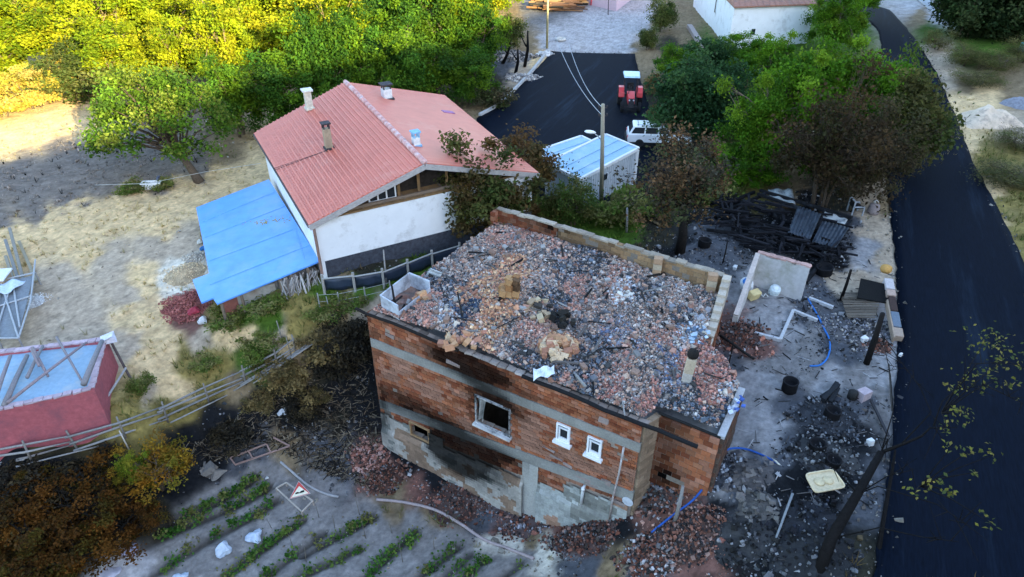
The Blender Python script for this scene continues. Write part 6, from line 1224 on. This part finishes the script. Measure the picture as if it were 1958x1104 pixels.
mb = MB(); mb.lathe(G(1628, 762, .0), [(.05, 0), (.16, .02), (.17, .3), (.1, .36)], 10, (.03,.03,.03)); one('black_can', 'black can standing left of the pinkish box', 'can', mb, VC, True)
# burnt mat, black panel
mb = MB(); C4 = [G(1602,572,.35), G(1680,582,.55), G(1668,622,.35), G(1618,618,.2)]
for i in range(16): a, b = ln(C4[0], C4[3], i/16), ln(C4[1], C4[2], i/16); mb.beam(a+[0, 0, random.uniform(-.03, .03)], b+[0, 0, random.uniform(-.03, .03)], .07, .03, sh((.15,.125,.10), .5, 1.2))
one('burnt_mat', 'brownish grey slatted panel scorched black, by the fallen chimney', 'panel', mb, VCR)
mb = MB(); mb.prism([G(1636,562,.75), G(1690,577,.8), G(1688,600,.5), G(1632,590,.5)], (0, 0, .06), (.012,.012,.012)); one('burnt_board', 'black burnt board tilted behind the slatted panel', 'panel', mb, VCR)
# fallen chimney by the road
fc = thing('fallen_chimney', G(1698, 610), 'toppled chimney lying in segments beside the road with an orange pot on top', 'chimney')
A0 = G(1682, 556, .95); A1 = G(1716, 660, .15); dv = (A1-A0)/np.linalg.norm(A1-A0); L = np.linalg.norm(A1-A0)
for i, (s0, s1, w, c) in enumerate(((.13,.30,.36,(.48,.43,.42)),(.30,.40,.36,(.42,.30,.24)),(.40,.62,.28,(.06,.04,.035)),(.62,.84,.32,(.14,.17,.21)),(.84,.97,.36,(.36,.27,.21)))):
    mb = MB(); mb.beam(A0+dv*L*s0, A0+dv*L*(s1-.012), w, .32, c); build(mb, 'segment', VCR, fc, bevel=.03)
mb = MB(); mb.lathe(A0+[-.02, .05, .0], [(.05, 0), (.2, .02), (.24, .12), (.22, .26), (.1, .33), (.02, .34)], 14, (.50,.28,.09)); build(mb, 'chimney_pot', VCR, fc, True)
mb = MB(); mb.beam(A0+dv*L*.4+[-.2, -.1, -.1], A0+dv*L*.95+[-.22, -.1, 0], .06, .3, (.36,.27,.2)); build(mb, 'side_tile', VCR, fc)
# metal things near the roadside top
mb = MB(); q = G(1640, 408)
for a, b in (((-.45,-.3,.5),(.1,-.3,.5)),((-.45,-.3,0),(-.45,-.3,.8)),((.1,-.3,0),(.1,-.3,.5)),((-.45,.3,0),(-.45,.3,.8)),((-.45,-.3,.8),(-.45,.3,.8)),((.1,.3,0),(.1,.3,.5)),((-.45,.3,.5),(.1,.3,.5))): mb.beam(q+a, q+b, .06, .06, (.35,.37,.4))
mb.box(q+[-.17, 0, .42], (.5, .56, .05), None, (.02,.02,.022)); mb.box(q+[-.42, 0, .6], (.04, .5, .34), None, (.02,.02,.022)); one('burnt_chair', 'burnt seat with grey metal frame beside the verge of the road', 'seat', mb, VC)
mb = MB(); mb.lathe(G(1668, 408), [(.28, 0), (.3, .1), (.25, .5), (.12, .58), (.02, .6)], 12, (.26,.21,.20)); 
mb.lathe(G(1668, 408, .6), [(.1, 0), (.13, .08), (.05, .16)], 10, (.5,.45,.4)); one('scorched_stove', 'scorched pinkish stove stump next to the burnt seat', 'stove', mb, VCR, True)
# open grey metal box on the corner of the roof
tb_ = thing('metal_box', (at(727,566,.7)+at(822,539,.7))/2*[1,1,0]+[0,0,.03], 'pale grey open metal box standing on the left corner of the rubble covered roof', 'box'); zt_ = .72; h = .66
A_, B_, C_, D_ = TBX; A_, B_, C_, D_ = [np.array([p[0], p[1], zt_]) for p in TBX]
GM = mat('pale_grey_steel', (.46,.50,.56), rough=.5, var=.15, c2=(.24,.25,.28), c2s=1.8, c2t=.52)
c_ = (A_+B_+C_+D_)/4
for a, b in ((A_, B_), (B_, C_), (C_, D_), (D_, A_)):
    mb = MB(); ai, bi = c_+(a-c_)*.955, c_+(b-c_)*.955; P = [a, b, bi, ai]; n_h = h*(.55 if a is C_ else 1)
    up_ = np.array([0, 0, 0 if a is not C_ else -.28]); mb.hexa([p-[0, 0, h] for p in P]+[p+up_ for p in P]); build(mb, 'side_panel', GM, tb_)
mb = MB(); mb.prism([c_+(p-c_)*.95-[0, 0, h-.01] for p in (A_, B_, C_, D_)], (0, 0, .04)); build(mb, 'floor', mat('dark_floor', (.12,.13,.15)), tb_)
mb = MB()
for a, b in ((A_, B_), (B_, C_), (D_, A_)): mb.tube([a, b], .03, 6)
build(mb, 'rim', GM, tb_)
# black tarpaulin fence behind the burnt house
bf = thing('tarpaulin_fence', G(740, 540), 'low fence of dark tarpaulin on grey posts and rails below the white wall', 'fence')
FB = [(622,560),(680,556),(735,548),(782,530),(828,512),(880,497)]; FPb = [G(*k) for k in FB]
mb = MB()
for a, b in zip(FPb[:-1], FPb[1:]): mb.grid(lambda u, v: ln(a, b, u)+[0, 0, .1+v*.62]+np.array([.02*math.sin(u*14), .05*math.sin(u*9+v*3), 0]), 8, 3)
o = build(mb, 'tarpaulin', mat('dark_blue_tarp', (.022,.035,.06), rough=.45, bump=.4, scale=3), bf, True); s = o.modifiers.new('thick', 'SOLIDIFY'); s.thickness = .008
for p in FPb: mb = MB(); mb.beam(p-[0, .06, .1], p+[0, -.06, .98], .1, .09, (.30,.29,.27)); build(mb, 'post', VCR, bf)
for a, b in zip(FPb[:-1], FPb[1:]): mb = MB(); mb.tube([a+[0, -.12, .80], b+[0, -.12, .84]], .035, 6, (.34,.34,.33)); build(mb, 'rail', VCR, bf)
FB2 = [(612,590),(650,588),(700,578),(748,566)]; F2 = [G(*k) for k in FB2]; wf_ = thing('wire_fence', F2[1], 'thin wire fence on short posts between the footpath and the tarpaulin fence', 'fence')
for p in F2: mb = MB(); mb.tube([p-[0, 0, .1], p+[0, 0, .8]], .03, 6, (.28,.28,.27)); build(mb, 'post', VCR, wf_)
for hh in (.35, .7): mb = MB(); mb.tube([p+[0, 0, hh] for p in F2], .008, 4, (.4,.4,.4)); build(mb, 'wire', VCR, wf_)
# rail fence on the left slope
rf = thing('rail_fence', G(300, 800), 'long rustic fence of thin grey poles running above the burnt slope', 'fence'); FL = [(-40,900),(60,882),(150,862),(240,836),(320,806),(400,770),(470,736),(530,702),(568,678)]; FQ = [G(*k) for k in FL]
for i, h in enumerate((.22, .5, .8)):
    for a in range(0, len(FQ)-1, 2):
        e = min(a+2, len(FQ)-1); P = [FQ[k]+[random.uniform(-.1, .1), random.uniform(-.1, .1), h+random.uniform(-.08, .08)] for k in range(a, e+1)]; P[0] = P[0]-(P[1]-P[0])*.1; mb = MB(); mb.tube(P, [.045]*(len(P)-1)+[.025], 6, sh((.27,.26,.25), .8, 1.15)); build(mb, 'rail', VCR, rf, True)
for k in range(8):
    a = random.randrange(len(FQ)-1); p = ln(FQ[a], FQ[a+1], random.random())+[0, -.5*random.random(), .12]; d_ = FQ[a+1]-FQ[a]; d_ /= np.linalg.norm(d_); mb = MB(); mb.tube([p-d_*1.2, p+d_*1.4+[0, 0, .1]], .03, 5, (.3,.29,.28)); build(mb, 'fallen_rail', VCR, rf, True)
for p in FQ[1:]: mb = MB(); mb.tube([p-[0, 0, .15], p+[random.uniform(-.1, .1), 0, 1.05]], [.05, .035], 6, (.22,.2,.18)); build(mb, 'post', VCR, rf, True)
for a, zt2, l, c in (((247,860),1.0,'thin white stake beside the yellow leaved bush',(.5,.46,.42)), ((560,690),1.3,'dry stake at the upper end of the rail fence',(.2,.18,.15)), ((540,650),1.0,'thin stake by the footpath bend',(.25,.23,.2)), ((632,600),.9,'thin stake in front of the wire fence',(.25,.25,.24))):
    p = G(*a); mb = MB(); mb.tube([p-[0, 0, .1], p+[-.06, 0, zt2]], [.03, .022], 6, c); one('stake', l, 'stake', mb, VCR, True)
# garden things
gs = [(478,930),(520,1010),(600,1040),(640,1010),(688,985),(585,1075),(700,1030),(655,1070),(560,1045),(610,990),(680,950),(750,1020),(770,1075),(830,1050)]
for i, a in enumerate(gs): p = G(*a); mb = MB(); mb.tube([p-[0, 0, .1], p+[random.uniform(-.08, .08), random.uniform(-.05, .05), random.uniform(.6, 1.0)]], [.014, .008], 5, (.16,.14,.11)); one('bean_stick', 'thin dry stick standing in the furrows of the vegetable garden', 'stick', mb, VCR, True, group='dry sticks in the vegetable garden')
ff = thing('wooden_rack', G(565, 960), 'small pale wooden frame lying on the furrows under the road sign', 'frame'); Q4 = [G(530,941,.22), G(549,930,.22), G(600,966,.25), G(579,986,.22)]
for a, b in zip(Q4, Q4[1:]+Q4[:1]): mb = MB(); mb.beam(a, b, .05, .05, (.46,.40,.34)); build(mb, 'slat', VCR, ff)
for p in Q4: mb = MB(); mb.beam([p[0], p[1], g1(p[0], p[1])], p, .05, .05, (.4,.34,.29)); build(mb, 'leg', VCR, ff)
sg = thing('road_sign', G(573, 955), 'white triangular warning sign with red border lying tilted on the wooden frame', 'sign'); a, b, c = at(571,920,-6.25), at(594,944,-6.6), at(553,955,-6.62); nn = np.cross(b-a, c-a); nn /= np.linalg.norm(nn); nn = nn*(1 if nn[2] > 0 else -1); c_ = (a+b+c)/3
mb = MB(); mb.prism([a, b, c], -nn*.02, (.45,.45,.45)); build(mb, 'plate', VC, sg)
mb = MB(); mb.prism([c_+(p-c_)*.93+nn*.003 for p in (a, b, c)], nn*.003, (.52,.08,.07)); build(mb, 'border', VC, sg)
mb = MB(); mb.prism([c_+(p-c_)*k+nn*.008 for p, k in ((a, .5), (b, .84), (c, .84))], nn*.003, (.70,.66,.52)); build(mb, 'face', VC, sg)
mb = MB(); e1_, e2_ = ln(c, b, .30), ln(c, b, .72); up_ = (a-ln(b, c, .5)); mb.prism([e1_+up_*.20+nn*.014, e2_+up_*.20+nn*.014, e2_+up_*.33+nn*.014, ln(e1_, e2_, .62)+up_*.33+nn*.014, ln(e1_, e2_, .5)+up_*.25+nn*.014, ln(e1_, e2_, .2)+up_*.33+nn*.014, e1_+up_*.28+nn*.014], nn*.003, (.02,.02,.02)); build(mb, 'symbol', VC, sg)
ct = thing('wooden_cot', G(500, 875), 'rusty pinkish bed frame lying at the top end of the vegetable garden', 'bed frame')
for a, b in (((443,884),(512,858)), ((452,897),(556,862)), ((443,884),(452,897)), ((512,858),(520,874)), ((478,872),(486,886)), ((525,845),(556,862))): mb = MB(); mb.beam(G(*a, up=.25), G(*b, up=.28), .05, .06, (.33,.22,.19)); build(mb, 'rail', VCR, ct)
def bag(px, py, s, h, label, c=(.62,.70,.82), seed=1, name='plastic_bag', cat='bag'):
    p = G(px, py); me_ = MB(); rn = np.random.default_rng(seed); nA, nB = 14, 9; V = []
    for j in range(nB+1):
        v = j/nB; r = s*(math.sin(math.pi*min(v*1.15+.12, 1))**.6)*(1-.55*v)
        for i in range(nA): a = 6.283*i/nA; q = r*(1+.3*math.sin(a*3+seed+v*4)+rn.uniform(-.12, .12)); V.append((p[0]+q*math.cos(a)+v*.06*seed, p[1]+q*math.sin(a), p[2]+h*v))
    F = [(j*nA+i, j*nA+(i+1) % nA, (j+1)*nA+(i+1) % nA, (j+1)*nA+i) for j in range(nB) for i in range(nA)]+[tuple(range(nB*nA, nB*nA+nA))]
    me_.add(V, F, c); return one(name, label, cat, me_, vcmat('thin_plastic', rough=.35, var=.1, scale=6, bump=.5, trans=.2), False)
bag(430, 1058, .30, .85, 'tall pointed white plastic bag standing between the green rows', seed=1); bag(485, 1030, .34, .42, 'low open white plastic bag right of the pointed one', seed=3); bag(250, 1056, .3, .4, 'lilac white plastic bag at the edge of the rust brown bush', (.6,.6,.8), 2); bag(342, 1112, .32, .45, 'white plastic bag cut off by the bottom edge', seed=4)
bag(205, 1100, .4, .2, 'white rags at the foot of the rust brown bush', (.6,.58,.66), 5, 'rags', 'rags'); bag(540, 792, .22, .42, 'white plastic canister on the burnt slope left of the house', (.68,.7,.74), 2, 'white_canister', 'canister'); bag(510, 915, .08, .12, 'small white ball at the end of the longest green row', (.7,.7,.68), 1, 'white_ball', 'ball')
bag(388, 618, .22, .5, 'white figure-shaped sack at the corner of the blue roofed shed', (.7,.72,.75), 2, 'white_sack', 'sack'); bag(372, 598, .3, .4, 'red tub on the brick pile at the corner of the blue roofed shed', (.42,.06,.09), 1, 'red_tub', 'tub'); bag(388, 478, .16, .3, 'blue canister at the left edge of the blue roof', (.04,.18,.45), 1, 'blue_canister', 'canister'); bag(382, 466, .14, .35, 'white post stump at the left edge of the blue roof', (.65,.66,.62), 1, 'white_stump', 'post')
# stone at garden corner
pile(402, 905, 7, .3, .3, [(.17,.155,.14), (.2,.185,.17)], 'grey boulders at the upper left corner of the vegetable garden', 'boulders', 'stones', .42)
# white bench-like tub under the leaning tree
t = thing('old_bathtub', G(293, 362), 'white oblong tub standing in weeds under the leaning tree', 'tub'); b0 = np.array(t['_o']); mb = MB(); R = rotz(.12)
mb.box(b0+[0, 0, .22], (1.1, .42, .38), R, (.68,.7,.72)); build(mb, 'body', VC, t, bevel=.08); mb = MB()
for s in (-1, 1): mb.box(b0+R@np.array([0, s*.2, .44]), (1.15, .07, .06), R, (.74,.75,.76)); mb.box(b0+R@np.array([s*.53, 0, .44]), (.07, .36, .055), R, (.74,.75,.76))
build(mb, 'rim', VC, t); mb = MB(); mb.box(b0+[.3, .35, .5], (.12, .3, .3), R, (.12,.14,.2)); build(mb, 'tap_block', VC, t)
P = [G(190,378,.8), G(290,372,.7), G(400,352,.8), G(505,342,1.0)]; mb = MB(); mb.tube(P, .012, 4, (.5,.5,.48)); one('string_line', 'thin pale string stretched past the leaning tree to the white house', 'string', mb)
# structure at the left frame edge
gh = thing('netting_trellis', G(45, 640), 'slanting grey pole frame covered with netting at the left frame edge', 'frame'); zz0 = .7
ED = [((12,560),(8,672)),((35,560),(50,650)),((78,520),(70,600)),((70,600),(48,672)),((12,560),(78,545)),((10,610),(72,590)),((8,672),(48,672)),((12,560),(48,672)),((35,560),(8,650))]
for a, b in ED: mb = MB(); mb.tube([G(*a, up=zz0), G(*b, up=zz0)], .04, 6, (.36,.38,.40)); build(mb, 'bar', VCR, gh)
for a in ((12,560),(8,672),(78,545),(48,672)): q = G(*a); mb = MB(); mb.tube([q, q+[0, 0, zz0]], .04, 6, (.3,.3,.3)); build(mb, 'leg', VCR, gh)
mb = MB(); mb.prism([G(10,565,zz0-.08), G(74,548,zz0-.08), G(46,668,zz0-.08), G(8,668,zz0-.08)], (0, 0, .02), (.19,.21,.23)); build(mb, 'netting', VC, gh)
for x0, y0, w, l in ((30, 575, .9, 'pale blue cloth spread over the pole frame at the left frame edge'), (-5, 590, .7, 'white cloth at the left frame edge beside the pale blue one')):
    q = G(x0, y0, .8); mb = MB(); mb.grid(lambda u, v: q+np.array([(u-.5)*w, (v-.5)*w*1.2, .08*math.sin(u*7+v*5)]), 8, 8, (.52,.60,.68)); o = one('cloth', l, 'cloth', mb, VC, True); s = o.modifiers.new('thick', 'SOLIDIFY'); s.thickness = .01
t = thing('hutch', G(5, 560), 'small hutch with a white cloth top cut off by the left frame edge', 'hutch'); b0 = np.array(t['_o']); mb = MB(); mb.box(b0+[0, 0, .45], (1.0, .8, .9), rotz(.2), (.36,.27,.19)); build(mb, 'body', VCR, t); mb = MB(); mb.box(b0+[-.12, -.40, .5], (.5, .06, .5), rotz(.2), (.01,.01,.01)); build(mb, 'opening_shade', VC, t); mb = MB(); mb.box(b0+[0, 0, .96], (1.2, 1.0, .1), rotz(.2), (.66,.68,.7), jit=.04); build(mb, 'roof_cloth', VC, t, bevel=.03)  # black block on the hutch front stands in for the shade inside
for i, (a, b, h, l) in enumerate((((48,575),(20,480),1.3,'leftmost tall grey plank leaning behind the hutch'),((50,555),(30,462),1.6,'tall grey plank leaning next to the leftmost one'),((42,590),(18,505),.9,'short dark plank leaning against the hutch side'),((70,540),(40,470),.5,'thin plank lying on the straw beside the leaning planks'))): lie('leaning_plank', l, 'plank', a, b, .07, (.2+.03*i,.2+.02*i,.19), up=(.05, h*.5), square=True)
# far left of square: stones, burnt posts, tyre
t = thing('old_tyre', G(1072, 78), 'whitish old tyre lying at the corner of the dirt road', 'tyre'); mb = MB(); mb.tube([np.array(t['_o'])+[.42*math.cos(a), .42*math.sin(a), .16] for a in np.linspace(0, 6.283, 20)], .15, 8, (.5,.48,.44), cap=False); build(mb, 'tread', VC, t, True)
pile(975, 110, 180, 2.4, .4, [(.2,.19,.19), (.32,.29,.27), (.08,.08,.08)], 'grey stony bank beside the kerb of the asphalt square', 'stone_bank', 'stones', .3)
pile(1000, 150, 140, 1.4, .3, [(.4,.38,.36), (.25,.24,.24)], 'pale stones along the kerb of the asphalt square', 'stone_bank', 'stones', .22)
pile(1042, 106, 40, .7, .3, [(.6,.6,.6), (.5,.5,.5)], 'white blocks at the end of the kerb by the yellow pole', 'white_blocks', 'blocks', .35)
for i, (a, b, z, l) in enumerate((((1003,125),(1009,60),2.2,'black burnt trunk nearest the yellow wooden pole'),((985,140),(990,95),0,'black burnt trunk left of the asphalt square, lower one'),((960,120),(975,88),-.6,'bent black stump on the stony bank'))): p = G(*a); q = at(*b, z); mb = MB(); mb.tube([p-[0, 0, .2], ln(p, q, .5)+[.15, 0, 0], q], [.17, .13, .06], 7, (.02,.02,.022)); mb.tube([ln(p, q, .6), ln(p, q, .8)+[-.5, .2, .2]], [.08, .03], 6, (.02,.02,.022)); one('burnt_stump', l, 'stump', mb, VCR, True)
# top right: ladder, grey channel, teal crate, grey rock
la = thing('wooden_ladder', G(1842, 52), 'weathered wooden ladder leaning into the dark trees at the top right', 'ladder'); a0, b0 = G(1838, 55), G(1856, 55); a1, b1 = a0+[.9, 2.2, 3.2], b0+[.9, 2.2, 3.2]
for p, q in ((a0, a1), (b0, b1)): mb = MB(); mb.beam(p, q, .1, .1, (.30,.26,.2)); build(mb, 'stile', VCR, la)
for k in np.linspace(.12, .9, 7): mb = MB(); mb.beam(ln(a0, a1, k), ln(b0, b1, k), .06, .06, (.30,.26,.2)); build(mb, 'rung', VCR, la)
mb = MB(); P = [G(1752,-8,.12), G(1775,10,.12), G(1800,32,.12), G(1822,46,.12)]
for a, b in zip(P[:-1], P[1:]): mb.beam(a, b, 1.0, .2, (.36,.38,.42))
tag(build(mb, 'water_channel', VCR), 'pale grey concrete channel beside the road at the top right', 'channel')
mb = MB(); mb.box(G(1955, 100, .4), (.5, .5, .7), rotz(.3), (.05,.28,.3)); one('teal_crate', 'teal crate at the right frame edge', 'crate', mb, VC, bevel=.04)
heapmesh('grey_mound', G(1948, 200), 1.0, 1.2, .5, mat('grey_gravel', (.22,.22,.25), var=.3), 'grey gravel mound behind the sand heap', 'gravel', seed=6)
def verge(polys, n, label, name):
    X = []
    for L in polys:
        P = [G(*k) for k in L]
        for a, b in zip(P[:-1], P[1:]):
            m = max(4, int(n*np.linalg.norm(b-a))); t_ = RNG.random(m)[:, None]; d = (b-a)[:2]/np.linalg.norm((b-a)[:2]); q = a[None]*(1-t_)+b[None]*t_; q[:, :2] += np.array([-d[1], d[0]])*RNG.normal(0, .22, (m, 1)); X.append(q)
    X = np.concatenate(X); X[:, 2] = gz(X[:, 0], X[:, 1])+.05; sz = np.exp(RNG.normal(-3.1, .5, len(X))).clip(.02, .2); V, F, C = chunks(X, sz, pick([(.16,.145,.125), (.1,.09,.08), (.22,.2,.17), (.04,.04,.045)], len(X)), flat=.5)
    tag(raw_obj(name, V, F, C, VCR, base=(0, 0, 0)), label, 'gravel', kind='stuff')
verge([[(1668,1120),(1700,900),(1716,700),(1718,600),(1713,500),(1701,400),(1690,310)], [(1950,490),(1900,385),(1855,300),(1828,225),(1790,140),(1745,70)], [(1236,200),(1245,240),(1290,300)], [(1060,97),(1130,101),(1213,103)]], 9, 'loose gravel crumbs lining the edges of the asphalt', 'verge_gravel')
SLP = [G(*k) for k in ((330,850),(430,800),(540,735),(640,660),(700,640),(712,760),(735,870),(700,930),(600,900),(520,850),(400,880))]
litter(2600, SLP, gz, (.12, .7), (.012, .035), [(.015,.014,.013), (.03,.025,.02), (.12,.09,.06), (.22,.18,.13)], 'burnt_twigs', 'burnt and dry twigs strewn over the black slope left of the burnt house')
YRD = [G(*k) for k in ((1390,720),(1450,640),(1400,480),(1620,480),(1710,520),(1715,700),(1690,850),(1620,1090),(1280,1095),(1340,940))]
litter(420, YRD, gz, (.1, .55), (.012, .04), [(.015,.015,.016), (.03,.03,.03), (.1,.09,.085), (.28,.27,.27)], 'charred_sticks', 'charred sticks and strips scattered over the yard between burnt house and road')
for o in bpy.data.objects:
    if '_o' in o: del o['_o']
